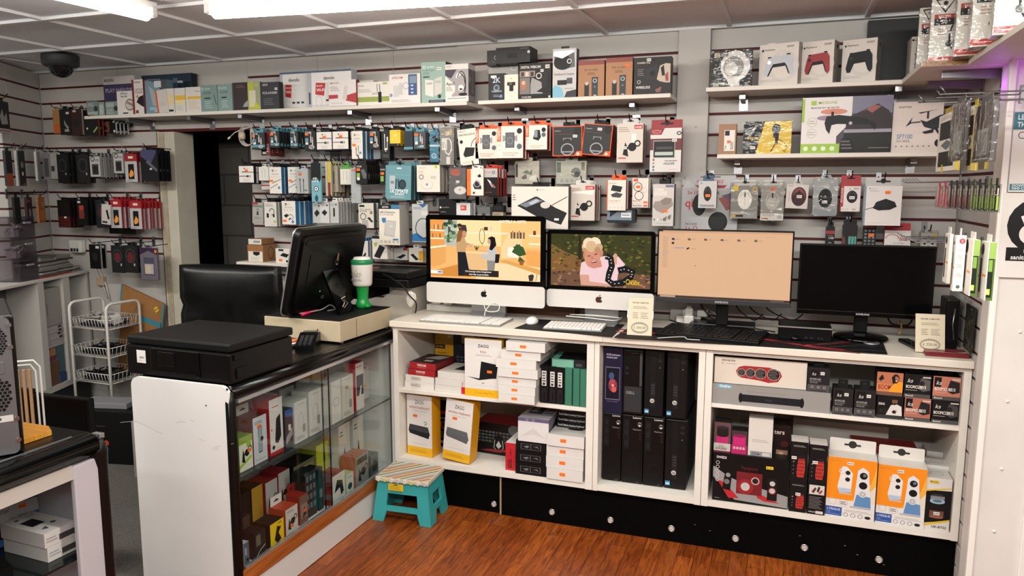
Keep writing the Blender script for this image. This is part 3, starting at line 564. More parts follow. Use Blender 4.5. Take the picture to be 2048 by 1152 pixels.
carton('adapter_box', 'box', 'tall mint green box with two white powerline plugs pictured', 843, 892, 124, Z, -.21, .085, '8aa69b', [('o', .13, .88, .06, .02, 'e5ece8'), ('t', 'tp-link', .24, .86, .055, 'dbe5e0'), ('t', 'AV1000 Gigabit', .06, .78, .045, '46625a', '', .5), ('s', 2, .06, .7, .36, .76, '5c796f'), ('r', .08, .62, .34, .66, '40564f'), ('p', 'd4d2cc', [.16, .2, .5, .14, .5, .55, .16, .58]), ('p', 'c3c1bb', [.54, .16, .84, .24, .84, .64, .54, .58]), ('r', .22, .45, .46, .5, 'a9aaa6'), ('r', .58, .48, .8, .54, 'a9aaa6'), ('e', .74, .15, .07, '2c3a36'), ('r', .3, 0, 1, .065, '26304a'), ('s', 1, .36, .02, .9, .05, '97a0b8')], side='3c4340', st=(.74, .83, 'e2e0da', .026))
carton('lamp_box', 'box', 'white and grey desk lamp box at the end of the router shelf', 891, 937, 128, Z, -.215, .09, 'd3cfca', [('p', '9a9498', [0, .86, 1, .86, 1, .14, .28, .14]), ('p', '4b4250', [0, .86, .5, .86, .25, .62, 0, .7]), ('p', 'd9d5cf', [0, .68, .56, .38, .2, .12, 0, .2]), ('e', .62, .66, .17, 'cfccc8'), ('t', 'Apollo', .04, .44, .085, '2c2a2b', 'b'), ('s', 3, .04, .28, .34, .4, '7f7a78'), ('o', .7, .52, .2, .035, '2a2829', .42), ('p', '9a9498', [.42, .2, .78, .2, .78, .74, .42, .6]), ('l', '201f21', .04, [.66, .76, .82, .64, .88, .4, .84, .2]), ('e', .76, .19, .19, '1c1b1d', .06), ('e', .68, .36, .12, 'e4e1da'), ('p', '1c1b1d', [.6, .36, .76, .34, .72, .3, .64, .3]), ('t', 'EXSTO', .05, .92, .035, '4a4848'), ('s', 1, .1, .07, .9, .11, '6b6865')], side='5d5a5c', gs={'R': [('r', 0, .86, 1, 1, 'c2beba'), ('p', '8a8688', [.0, .6, .2, .72, .4, .6, .2, .46]), ('o', .62, .78, .13, .03, 'b9b5b2'), ('o', .62, .62, .13, .03, 'b9b5b2'), ('o', .62, .46, .13, .03, 'b9b5b2'), ('o', .62, .3, .13, .03, 'b9b5b2'), ('r', 0, 0, 1, .16, '8b8786')]}, top='c2beb8')
Z = SZ - .004
carton('webcam_box', 'box', 'grey box standing behind the small webcam boxes', 977, 1036, 129, Z, -.15, .06, '8f8d8b', [('o', .86, .93, .12, .015, 'c9c7c4')], side='5a5958')
carton('webcam_box', 'box', 'small black webcam box with large silver two K lettering', 977, 1009, 147, Z, -.235, .05, '222024', [('t', '2K', .5, .66, .19, 'b7bfd0', 'bc'), ('e', .5, .45, .2, '6b7684', .22), ('e', .5, .47, .1, '3a424e'), ('t', 'WEBCAM', .5, .3, .07, '9aa4b4', 'bc', .8), ('s', 2, .3, .12, .7, .22, '8a8f9c'), ('e', .78, .15, .1, '5f7fae'), ('r', .15, .84, .5, .93, 'd8d6d4')], side='151417')
carton('webcam_box', 'box', 'small cream webcam box with a black camera picture', 1009, 1036, 149, Z, -.24, .05, 'd6cdbf', [('t', '2K', .5, .82, .05, '4a4642', 'c'), ('r', .2, .56, .8, .7, '1b1a1c'), ('r', .36, .34, .66, .58, '1b1a1c'), ('e', .45, .64, .09, '88868a'), ('e', .45, .64, .06, '1b1a1c'), ('s', 1, .4, .12, .6, .16, 'a79e90')], side='b0a797')
carton('webcam_box', 'box', 'black digital webcam box with photos of people on video calls', 1038, 1102, 126, Z, -.235, .06, '1c1b1d', [('t', 'DIGITAL WEBCAM', .05, .86, .07, 'd8d4cc', 'b', .62), ('r', .82, .84, .95, .94, 'd8d2c0'), ('t', 'HD', .84, .86, .055, '2a2826', 'b'), ('r', .02, .62, .5, .79, '8a7d76'), ('r', .06, .64, .16, .76, '4a3d3a'), ('r', .2, .64, .3, .76, 'c4b5aa'), ('r', .36, .64, .46, .76, '3d3432'), ('r', .02, .14, .34, .6, '6d6560'), ('e', .14, .38, .09, '9c5f42', .13), ('e', .14, .46, .06, 'c79a7c'), ('p', '8d8c8c', [.36, .14, .74, .14, .7, .46, .4, .6, .36, .4]), ('e', .62, .64, .11, '0c0c0e'), ('o', .62, .64, .09, .025, 'cfcccb'), ('p', '101012', [.55, .2, .96, .14, .92, .34, .72, .3]), ('r', .88, .3, .98, .75, '0f0f11'), ('r', 0, 0, 1, .1, '0d0d0f'), ('t', 'CHROME', .08, .03, .05, 'b6b3b0', 'b'), ('r', .92, .02, .98, .08, 'c8c6c3')], side='121113', st=(.72, .78, 'd8d6d2', .016))
carton('dash_cam_box', 'box', 'tall silver and white dashboard camera box with blister front', 1105, 1152, 97, Z, -.24, .05, '9d9c9c', [('r', 0, .56, 1, 1, 'b9b9ba'), ('p', '55555a', [.06, .95, .9, .95, .95, .62, .5, .58, .06, .7]), ('e', .42, .72, .38, '1f1f23', .3), ('e', .7, .74, .12, '38383e'), ('o', .7, .74, .1, .03, 'dedede'), ('p', 'f4f2f0', [.02, .86, .4, .8, .9, .92, .9, .96, .05, .95]), ('r', 0, 0, 1, .56, 'b6b4b3'), ('t', 'Dashboard Camera', .06, .46, .045, '3e3c40', 'b', .84), ('r', .2, .26, .6, .36, '222226'), ('r', .6, .28, .84, .4, '4a4a50'), ('p', '6fa8bc', [0, 0, .5, 0, .4, .2, .1, .26, 0, .2]), ('p', '3d3d40', [.5, .0, 1, 0, 1, .16, .6, .12]), ('s', 1, .5, .17, .9, .2, '716f6e')], side='4b4a4c', tab=('37363a', .35, .012, .2))
fs = [('r', 0, .88, 1, 1, '7c2f22'), ('t', 'fire tv stick', .5, .72, .06, '3a2415', 'c', .6), ('s', 2, .34, .6, .66, .68, '5a3a20'), ('r', .24, .02, .42, .36, '2b3036'), ('e', .33, .37, .07, 'a8a5a0'), ('r', .52, .02, .76, .54, '3a4248'), ('o', .64, .44, .08, .03, '9aa3a8'), ('e', .64, .27, .03, '6d757a'), ('r', .6, .02, .7, .05, 'a8adb0')]
carton('streaming_stick_box', 'box', 'brown streaming stick box with two device pictures, beside the dashboard camera', 1156, 1208, 121, Z, -.235, .06, '96653a', fs, side='6d2a20', top='6d2a20')
carton('streaming_stick_box', 'box', 'taller brown streaming stick box with an orange price sticker', 1211, 1264, 115, Z, -.235, .06, '99683c', fs, side='6d2a20', top='6d2a20', st=(.82, .78, 'f2701c', .024))
carton('gamepad_box', 'box', 'black wireless game box showing a boxed pad and white cloth, by the pillar', 1267, 1341, 114, Z, -.24, .06, '232225', [('t', 'GAMER HQ', .08, .83, .05, 'c9b7a4', 'b'), ('p', '37363b', [.3, .66, .62, .8, .62, .4, .34, .4]), ('e', .5, .56, .07, '15151a'), ('p', 'b9aa98', [.62, .4, .7, .76, .86, .82, .98, .8, .98, .3, .86, .3, .7, .34]), ('p', '2a282b', [.72, .7, .8, .78, .84, .5, .76, .48]), ('p', '8e3a36', [.84, .5, .92, .6, .94, .34, .86, .34]), ('t', 'WIRELESS', .06, .16, .065, 'd6d4d2', 'b', .52), ('p', '7b4a46', [.58, .12, .76, .2, .72, .05, .62, .04]), ('s', 4, .1, .5, .28, .7, '6d6a6c'), ('o', .14, .34, .05, .02, 'a09a96'), ('r', .36, .9, .6, .95, '17161a')], side='141316', st=(.4, .93, 'd8d6d2', .02))
bx = carton('speaker_box', 'box', 'long dark box lying across the tops of the webcam boxes', 992, 1060, 94, sZ(126, sX(1025, -.23, 2.2), -.23), -.235, .12, '2f2e31', [('r', .34, .3, .62, .6, '1a191c'), ('s', 1, .7, .86, .95, .92, '8c8a8a'), ('e', .96, .65, .04, 'b9b7b5')], side='171619')
carton('speaker_box', 'box', 'short dark box lying beside the long one on the webcam boxes', 974, 993, 101, sZ(127, sX(1025, -.23, 2.2), -.23), -.21, .1, '343235', [('o', .95, .5, .2, .05, '9a9898'), ('s', 1, .5, .2, .8, .26, '7b7a7a')])
Z = 2.092
carton('gamepad_box', 'box', 'shiny dark gamepad box in glaring film on the upper shelf', 1420, 1502, 101, Z, -.22, .06, '26262a', [('e', .6, .58, .36, 'd9d9d9', .38), ('e', .56, .55, .25, '8b8a88', .27), ('e', .5, .5, .16, 'cfcecb'), ('p', 'd6d5d2', [.35, .3, .7, .3, .72, .04, .5, .02]), ('r', .08, .82, .22, .96, 'a99d8f'), ('r', .24, .84, .42, .95, '77716b'), ('t', 'GAMEPAD', .06, .06, .075, 'd8d4c4', 'b', .5), ('p', '5c5c62', [.8, .96, .98, .96, .98, .7, .86, .78])], side='151518', film=1)  # pale ovals paint the film's glare on the front
def pad(c, c2): return [('o', .62, .45, .4, .1, 'c4beb8'), ('o', .3, .75, .3, .06, 'c9c3bd'), ('p', c, [.22, .67, .34, .7, .68, .72, .8, .72, .88, .62, .9, .3, .84, .22, .76, .28, .68, .46, .36, .44, .26, .24, .16, .24, .12, .34, .18, .58]), ('p', c2, [.36, .52, .66, .54, .72, .46, .8, .26, .76, .28, .68, .46, .36, .44, .26, .24, .22, .24, .3, .42]), ('r', .38, .54, .64, .7, c), ('r', .22, .67, .31, .7, '252428'), ('r', .7, .72, .8, .75, '252428'), ('e', .26, .57, .05, 'ffffff' if c == 'b3b7bf' else '3a3a3e'), ('t', 'SONY', .7, .89, .045, '2b292a', 'b'), ('e', .09, .86, .03, '2b292a'), ('t', 'PlayStation', .14, .85, .04, '4c4a4b', 'b'), ('s', 2, .06, .1, .6, .16, 'aaa49e')]
for i, (a, c, p, cc, c2, l) in enumerate(((1516, 1594, 87, 'b3b7bf', '2c2c31', 'white gamepad'), (1600, 1664, 82, '8f2129', '2a2226', 'red gamepad'), (1682, 1749, 78, '1f2024', '0f0f12', 'black gamepad'))):
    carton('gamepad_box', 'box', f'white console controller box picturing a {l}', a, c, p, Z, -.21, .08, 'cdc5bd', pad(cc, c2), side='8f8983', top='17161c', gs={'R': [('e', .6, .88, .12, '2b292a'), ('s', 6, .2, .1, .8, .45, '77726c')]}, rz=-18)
carton('monitor_box', 'box', 'big plain black carton standing at the back of the corner shelf', 1729, 1850, 37, Z, -.05, .045, '0d0d0e', [])
carton('gamepad_box', 'box', 'white slim box with electric volt written up its edge', 1818, 1838, 73, Z, -.2, .12, 'd1cbc4', [('t', 'XBOX', .3, .9, .035, '2b292a', 'b', .6), ('e', .16, .92, .12, '2b292a'), ('v', 'ELECTRIC VOLT', .82, .04, .42, '1c1b1c', 'b', .58)], side='bdb6ae')
Z = 1.79
carton('mouse_box', 'box', 'upright brown box with a white label and orange sticker on the lower shelf', 1436, 1471, 248, Z, -.2, .06, '8b5f3a', [('r', .32, .12, .92, .8, 'd5d0c9'), ('r', .36, .62, .62, .78, '232124'), ('v', 'SILENT', .84, .16, .16, '222022', 'b', .28), ('v', 'Trust', .45, .16, .1, '222022', 'b', .14)], side='3c2a1c', st=(.58, .42, 'f2701c', .014))
carton('microphone_box', 'box', 'film wrapped yellow and black microphone box', 1486, 1581, 243, Z, -.22, .08, 'd7b41f', [('p', '26252a', [0, 0, .26, 0, .44, 1, 0, 1]), ('p', '8f8d8c', [.06, .5, .24, .9, .3, .9, .1, .46]), ('t', 'MICROPHONE', .08, .44, .09, 'd8bd4c', 'bi', .56), ('e', .68, .76, .09, '222125', .12), ('r', .62, .5, .74, .68, '2c2b30'), ('p', '222125', [.66, .55, .74, .56, .72, .3, .67, .3]), ('l', '222125', .02, [.68, .34, .6, .12, .58, .06]), ('l', '222125', .014, [.72, .46, .86, .34, .94, .16, .84, .08, .9, .05])], side='4a4222', st=(.2, .2, 'd8d6d2', .022), film=1)
carton('drone_box', 'box', 'large drone box with white panel, mountain photo and lime band', 1600, 1780, 193, Z, -.225, .12, '45414f', [('p', 'd5d0cd', [0, .14, 0, 1, .56, 1, .56, .56, .4, .3, .4, .14]), ('r', .56, .7, 1, 1, '6b6a80'), ('p', '3a3134', [.5, .62, .72, .78, .84, .86, .96, .74, 1, .6, 1, .4, .5, .4]), ('p', '8a4a42', [.66, .7, .78, .84, .88, .82, .78, .7, .72, .76]), ('r', .48, .36, 1, .42, '8d8a94'), ('r', .48, 0, 1, .36, '23241f'), ('r', 0, 0, .44, .17, '8cb32d'), ('r', 0, .56, .03, .98, '8cb32d'), ('r', .1, .86, .16, .94, '8fb632'), ('t', 'MiDRONE', .18, .88, .05, '93a83e', 'b'), ('t', 'MIDRONE SKY 180 WIFI FPV', .1, .8, .027, '3a3639', 'b', .36), ('e', .36, .74, .15, 'c27a63', .035), ('e', .28, .63, .11, '8d7688', .03), ('p', '17161a', [.28, .66, .42, .68, .7, .62, .84, .5, .82, .4, .76, .5, .4, .52, .34, .5, .32, .34, .28, .42, .26, .54]), ('r', .33, .6, .36, .74, '17161a'), ('e', .55, .53, .02, 'a9a6a8'), ('p', '121114', [.44, 0, .62, .02, .58, .28, .46, .26]), ('s', 3, .46, .06, .58, .24, '5d5a58'), ('s', 1, .76, .08, .98, .1, '8d8d88')] + [q for v in (.56, .36) for q in (('o', .12, v, .055, .004, '8f9a6a'), ('s', 2, .08, v - .04, .16, v + .04, 'a8a49c'))] + [('e', .06 + .1 * i, .085, .028, 'd5dbc4') for i in range(4)], side='5c5860')
carton('drone_box', 'box', 'pale pink drone box with a grey folding drone, by the corner', 1781, 1881, 203, Z, -.215, .1, 'cfc2ba', [('t', 'SNAPTAIN', .1, .88, .035, '4a4446', 'bi', .28), ('p', '2c353a', [.55, .64, .68, .6, .92, .72, 1, .74, 1, .48, .84, .44, .64, .5]), ('l', '3a474e', .03, [.56, .6, .34, .58]), ('p', '23282c', [.26, .5, .4, .7, .36, .56]), ('p', '23282c', [.5, .78, .92, .84, .72, .8, .56, .76]), ('r', .68, .66, .72, .8, '23282c'), ('p', '23282c', [.6, .4, .84, .46, .82, .38, .66, .36]), ('l', '23282c', .05, [.86, .48, .96, .34]), ('e', .93, .18, .065, '17181b', .08), ('t', 'SP7100', .1, .27, .09, '5b7f96', 'b', .32), ('r', .1, .2, .2, .25, 'b0a49c'), ('s', 2, .22, .2, .38, .25, '5e5856')] + [('e', .1 + .11 * i, .12, .018, '7d7470') for i in range(7)], side='a89c94')
# headset boxes standing on the high corner shelf and the one nearer the post
hs = [('p', '1b1a1c', [.1, .97, .72, .99, .4, .76]), ('p', 'd6d1cb', [.16, .95, .66, .965, .4, .8]), ('e', .4, .91, .07, '1b1a1c'), ('r', .1, .68, .68, .745, 'a8221f'), ('r', .1, .58, .68, .68, '1e1d20'), ('t', 'RECON', .39, .695, .035, 'e2dbd5', 'bc'), ('t', '50', .39, .6, .06, 'e6e2dc', 'bc'), ('s', 3, .22, .42, .6, .55, 'b08d84'), ('o', .86, .4, .32, .06, '2a2a2e', .55), ('e', .56, .3, .1, '26262a'), ('l', '26262a', .03, [.5, .33, .6, .25, .8, .27]), ('p', 'c02a26', [0, .02, .9, .02, .8, .1, 0, .1]), ('s', 1, .06, .045, .6, .075, 'e0c6be')]
for i, (a, c, p, y, l) in enumerate(((1832, 1885, 14, -.5, 'hindmost, beside the black carton'), (1856, 1924, -22, -.66, 'with an orange price sticker'), (1908, 1976, -40, -.82, 'third along from the black carton'), (1940, 2012, -70, -1.0, 'fourth along from the black carton'), (1986, 2072, -100, -1.2, 'nearest the post'))):
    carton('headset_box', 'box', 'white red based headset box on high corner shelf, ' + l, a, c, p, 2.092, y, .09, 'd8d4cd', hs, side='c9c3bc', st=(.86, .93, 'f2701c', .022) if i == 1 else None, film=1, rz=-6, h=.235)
# ================================================================ goods hanging on the slatted wall
TL = '4f8391'      # teal header of the cable packets
core = [('r', 0, .12, 1, .28, TL), ('t', 'CORE', .08, .87, .1, 'd6d4d0', 'b', .55), ('r', .06, .34, .34, .62, '5b8ea0'), ('r', .08, .3, .32, .42, 'd9d7d2')] + plugs('d9d6d0')
coreb = [('t', 'CORE', .08, .87, .1, 'd6d4d0', 'b', .55), ('r', .06, .46, .34, .64, '5b8ea0'), ('r', .08, .32, .32, .44, 'd9d7d2')] + plugs('d9d6d0') + [('o', .62, .2, .26, .03, 'c9c6c0', .16), ('o', .62, .18, .2, .03, 'c9c6c0', .13)]
tabT = (TL, .75, .02); tabK = ('1b1b1d', .6, .018)
def wc(a=.5): return [('r', 0, 0, 1, .06, '2a2a2c'), ('e', .38, .86, .04, '333'), ('s', 1, .45, .84, .66, .88, '8f8b88'), ('l', '3b3b44', .05, [.2, .66, .55, .66]), ('l', '1d1d20', .035, [.5, .66, 1, .64]), ('l', '1d1d20', .035, [0, .42, .5, .42]), ('r', .5, .36, .78, .47, '3a3a40'), ('r', .66, .38, .74, .45, 'cfcac4'), ('t', 'Charging Cable', .5, .2, .045, '5c5856', 'c', .5), ('s', 1, .3, .1, .72, .14, '9a9692')]
def tallw(pic=0):
    g = [('e', .3, .86, .09, '35383e'), ('o', .3, .86, .06, .02, 'e4ded4'), ('t', 'verity', .44, .85, .04, '6a6764'), ('s', 2, .18, .7, .82, .76, '8d8984')] + dots(.62, '7b7770', 4, .045)
    if pic == 0: g += [('l', '27272b', .06, [.4, .42, .4, .3]), ('l', '27272b', .04, [.4, .3, .4, .1]), ('l', '4a4a50', .05, [.6, .48, .6, .3]), ('l', '27272b', .03, [.6, .3, .62, .1])]
    if pic == 1: g += [('l', '2b2b30', .035, [.2, .38, .95, .54]), ('l', '8f6a4a', .04, [.3, .41, .5, .46]), ('l', '2b2b30', .035, [.05, .2, .7, .36])]
    if pic == 2: g += [('p', '29292e', [.12, .38, .34, .46, .5, .38, .28, .28]), ('l', '29292e', .03, [.4, .4, .7, .42, .84, .34, .8, .26, .66, .22]), ('p', '29292e', [.5, .18, .66, .26, .62, .3, .46, .22])]
    return g + [('e', .78, .22 if pic != 2 else .12, .1, '4b7fa5')]
BLUES = '24648a'
def row(name, items):
    for i, it in enumerate(items):
        it = dict(it); k = it.pop('k', None)
        hang(where=f'{ORD[i]} hook from doorway, {name}', **it)
P = lambda short, cat, name, px0, px1, pt, pb, n, fc, G=(), **kw: dict(short=short, cat=cat, name=name, px0=px0, px1=px1, pt=pt, pb=pb, n=n, fc=fc, G=G, **kw)
cp = 'cable packet'; cn = 'cable_packet'
row('top cable row', [
 P('teal banded dark cable packet', cp, cn, 504, 530, 265, 299, 3, '2f3436', core, tab=tabT, st=(.18, .8, 'f2701c'), pitch=.03),
 P('teal banded dark cable packet', cp, cn, 541, 559, 262, 295, 6, '2c3234', core, tab=tabT, st=(.2, .8, 'f2701c'), pitch=.032),
 P('teal tabbed grey cable packet', cp, cn, 581, 596, 262, 296, 5, '30383a', core, tab=tabT, pitch=.032),
 P('black cable packet with coiled lead', cp, cn, 610, 632, 262, 302, 2, '1a1a1c', coreb, tab=tabK, st=(.22, .84, 'f2701c')),
 P('white black edged cable box', cp, cn, 634, 664, 264, 301, 3, 'd8d4ce', wc(), side='232325', tab=tabK, st=(.52, .72, 'f2701c'), d=.022, pitch=.04),
 P('white black edged cable box', cp, cn, 666, 697, 263, 300, 3, 'd8d4ce', wc(), side='232325', tab=tabK, st=(.52, .74, 'f2701c'), d=.022, pitch=.04),
 P('tall white blue sided cable box', cp, cn, 704, 726, 262, 318, 4, 'd6d0c6', tallw(0), side=BLUES, tab=tabK, st=(.24, .5, 'f2701c'), d=.03, pitch=.045),
 P('black cable packet with white plugs', cp, cn, 739, 760, 262, 298, 2, '1b1b1d', coreb, tab=tabK, st=(.26, .8, 'f2701c')),
 P('tall black cable packet with white leads', cp, cn, 764, 780, 262, 321, 2, '19191b', [('l', 'dcd9d4', .1, [.38, .9, .38, .76]), ('l', 'dcd9d4', .07, [.38, .76, .38, .36, .56, .3]), ('l', 'dcd9d4', .16, [.72, .8, .72, .64]), ('l', 'dcd9d4', .07, [.72, .64, .66, .36]), ('r', .4, .36, .72, .42, 'dcd9d4'), ('s', 2, .1, .1, .9, .22, '5b5856')], tab=tabK, pitch=.03, d=.02),
 P('yellow fronted black adapter box', cp, 'adapter_packet', 780, 801, 260, 292, 3, 'e0b812', [('r', 0, 0, 1, .16, '1d1c1b'), ('e', .74, .08, .1, '55524c'), ('t', 'hub', .7, .86, .08, 'b13a1a', 'b'), ('e', .5, .66, .12, 'd8cc8e'), ('e', .3, .4, .06, 'd8cc8e'), ('e', .62, .4, .06, 'd8cc8e')], side='b9960f', d=.03, pitch=.04, tab=tabK),
 P('teal headed dark cable packet', cp, cn, 808, 826, 262, 299, 5, '23303a', [('r', 0, 0, 1, .14, TL)], side='2b3038', tab=tabT, pitch=.03),
 P('grey teal labelled cable packet', cp, cn, 828, 851, 263, 298, 3, '4a4c50', [('r', .06, .42, .36, .72, '5b8ea0'), ('r', .1, .26, .34, .42, 'dedbd6'), ('r', .3, .08, .86, .18, '3f8f96')] + plugs('d9d6d0'), tab=tabT, st=(.22, .82, 'f2701c'), pitch=.03),
 P('clear topped blue adapter packet', cp, 'adapter_packet', 860, 880, 262, 324, 2, '2e7391', [('r', 0, .5, 1, .56, 'b9cfd6'), ('p', '16222a', [.2, .8, .6, .86, .9, .7, .5, .62]), ('o', .4, .2, .24, .07, 'b7cdd6')], film=True),
 P('crinkled clear bag of white cable', 'cable bag', 'cable_bag', 878, 908, 255, 330, 2, '7d7b79', [('r', .2, .4, .55, .72, 'd4d2ce'), ('s', 3, .24, .46, .5, .62, '6a6866'), ('o', .62, .5, .26, .07, 'd9d7d3', .5), ('r', .5, .02, .75, .22, 'd6d4d0'), ('p', 'bda98e', [.4, .9, .9, .92, .85, .8, .45, .78])], film=True, tab=('a9a7a5', .6, .012)),
 P('tilted white drive adapter box', 'adapter box', 'adapter_packet', 914, 951, 258, 330, 2, 'dad4ca', [('t', 'ORICO', .06, .92, .045, '6f6b68', 'b'), ('t', 'HARD DRIVE ADAPTOR', .06, .82, .05, '38353a', 'b', .86), ('e', .16, .66, .09, '2a292c'), ('p', '2b2a2d', [.2, .3, .36, .5, .86, .46, .74, .24, .28, .22]), ('l', '2b2a2d', .035, [.66, .5, .72, .6, .84, .68, .98, .72])] + dots(.07, '9a958e', 3, .05, .2, .5), side='3a393b', roll=-6, tab=tabK, d=.02),
])
cg = lambda pic: [('r', 0, .52, .16, 1, 'f0561b'), ('v', 'CYGNETT', .12, .58, .11, 'f0e4da', 'b', .38)] + pic + [('t', 'Wireless Phone Charger', .22, .14, .045, 'b4683e', '', .62), ('t', 'with Window Mount', .22, .07, .045, 'b4683e', '', .5), ('o', .09, .4, .045, .015, 'a59d94'), ('s', 1, .06, .24, .13, .28, 'a59d94')]
big = phone(.5, .56, .17, '222226', '57595e', 1.4) + [('r', .3, .6, .34, .7, '8a8a8e'), ('p', '8a8a8e', [.22, .5, .33, .55, .33, .68, .22, .72]), ('p', '8a8a8e', [.78, .5, .67, .55, .67, .68, .78, .72]), ('o', .5, .54, .12, .02, '85878c'), ('e', .86, .84, .1, '2d2c30'), ('e', .86, .36, .1, '4e5a68')]
small = [('p', '25262a', [.34, .44, .46, .8, .66, .8, .72, .5, .6, .36, .46, .4]), ('r', .4, .5, .56, .78, '7e8590'), ('e', .84, .8, .1, '2d2c30'), ('e', .84, .6, .1, '4e5a68')]
clamp = [('r', .36, .24, .64, .6, '8b8b90'), ('r', .38, .26, .62, .58, '4b4b4e'), ('e', .5, .32, .2, '3a3a3d', .26), ('o', .5, .22, .22, .035, '98989c', .2), ('r', .28, .12, .72, .16, '8b8b90'), ('t', 'CYGNETT', .06, .82, .035, 'a8a6a3', 'b', .3), ('s', 1, .06, .72, .6, .74, '7a3a26'), ('e', .84, .84, .13, '2a2a2d'), ('p', 'f0561b', [.72, .0, 1, .0, 1, .16, .82, .16]), ('e', .86, .07, .05, 'd8c8b8')]
org = ('f0561b', .7, .016)
def frame(c, g): return [('r', 0, 0, 1, 1, c), ('r', .025, .025, .975, .975, '3b3b3e')] + g
row('car mount row', [
 P('white orange edged car charger box', 'phone mount box', 'phone_mount_packet', 951, 994, 258, 317, 3, 'd9d1c6', cg(big), side='8a1f17', tab=org, d=.03, pitch=.05),
 P('white orange edged car charger box', 'phone mount box', 'phone_mount_packet', 994, 1046, 252, 316, 3, 'dcd5cb', cg(big), side='8a1f17', tab=org, d=.03, pitch=.05, y=-.23),
 P('smaller white orange edged mount box', 'phone mount box', 'phone_mount_packet', 1051, 1094, 250, 299, 3, 'dcd5cb', cg(small), side='8a1f17', tab=org, d=.04, pitch=.055),
 P('dark orange rimmed phone holder box', 'phone mount box', 'phone_mount_packet', 1105, 1164, 252, 312, 2, '3b3b3e', frame('e2521a', clamp), side='6d1710', tab=('1c1c1e', .4, .016), d=.06, pitch=.08, st=(.76, .66, 'e0dcd6')),
 P('tilted orange rimmed phone holder box', 'phone mount box', 'phone_mount_packet', 1168, 1226, 248, 311, 2, '3b3b3e', frame('e2521a', clamp), side='6d1710', tab=('1c1c1e', .4, .016), d=.06, pitch=.08, roll=5, st=(.56, .84, 'e0dcd6')),
 P('pale box with red badge and mount', 'phone mount box', 'phone_mount_packet', 1233, 1285, 247, 325, 4, 'c5bdb3', [('r', .66, .86, .98, .96, 'b3172a'), ('t', 'LOGIK', .69, .885, .045, 'eee6e0', 'b', .26), ('s', 3, .06, .78, .5, .92, '9b7d70'), ('r', .56, .5, .74, .74, 'dedad4')] + mount(.52, .4, .36) + [('r', .06, .1, .36, .13, 'b3302a')], side='5a1c1e', tab=('c9c6c2', .6, .016), d=.02, pitch=.03, st=(.3, .38, 'e6e2dc')),
 P('red and white headrest holder packet', 'phone mount box', 'phone_mount_packet', 1299, 1361, 256, 344, 1, 'c9c5c2', [('r', 0, .5, 1, .76, '5e1119'), ('p', '8b1820', [0, .85, .36, .85, .46, 1, 0, 1]), ('o', .2, .92, .14, .015, 'd8a9a9', .05), ('o', .92, .88, .08, .03, '2a2426', .06), ('r', .1, .32, .8, .72, '8d9c90'), ('r', .12, .34, .78, .7, '2c2a2c'), ('r', .16, .38, .74, .46, 'a6b3a8'), ('r', .2, .52, .72, .58, '4a4a4c'), ('t', 'CAR HEADREST', .46, .24, .03, '2a2729', 'bi', .42), ('t', 'HOLDER', .44, .17, .045, '1b191b', 'bi', .46), ('s', 1, .6, .05, .9, .065, 'b04a44')] + [('e', .12, v, .035, c) for v, c in ((.28, 'a13438'), (.2, '8d8a89'), (.12, '4d5a5a'), (.05, '54748a'))], side='7a131c', tab=('8b1820', 1, .035), d=.05, y=-.2, st=(.78, .72, 'ddd9d4')),
])
usb = [('p', '2b2b30', [.15, .5, .5, .64, .8, .5, .5, .34]), ('e', .78, .84, .09, '35343a'), ('s', 2, .1, .8, .6, .9, '7b7875')]
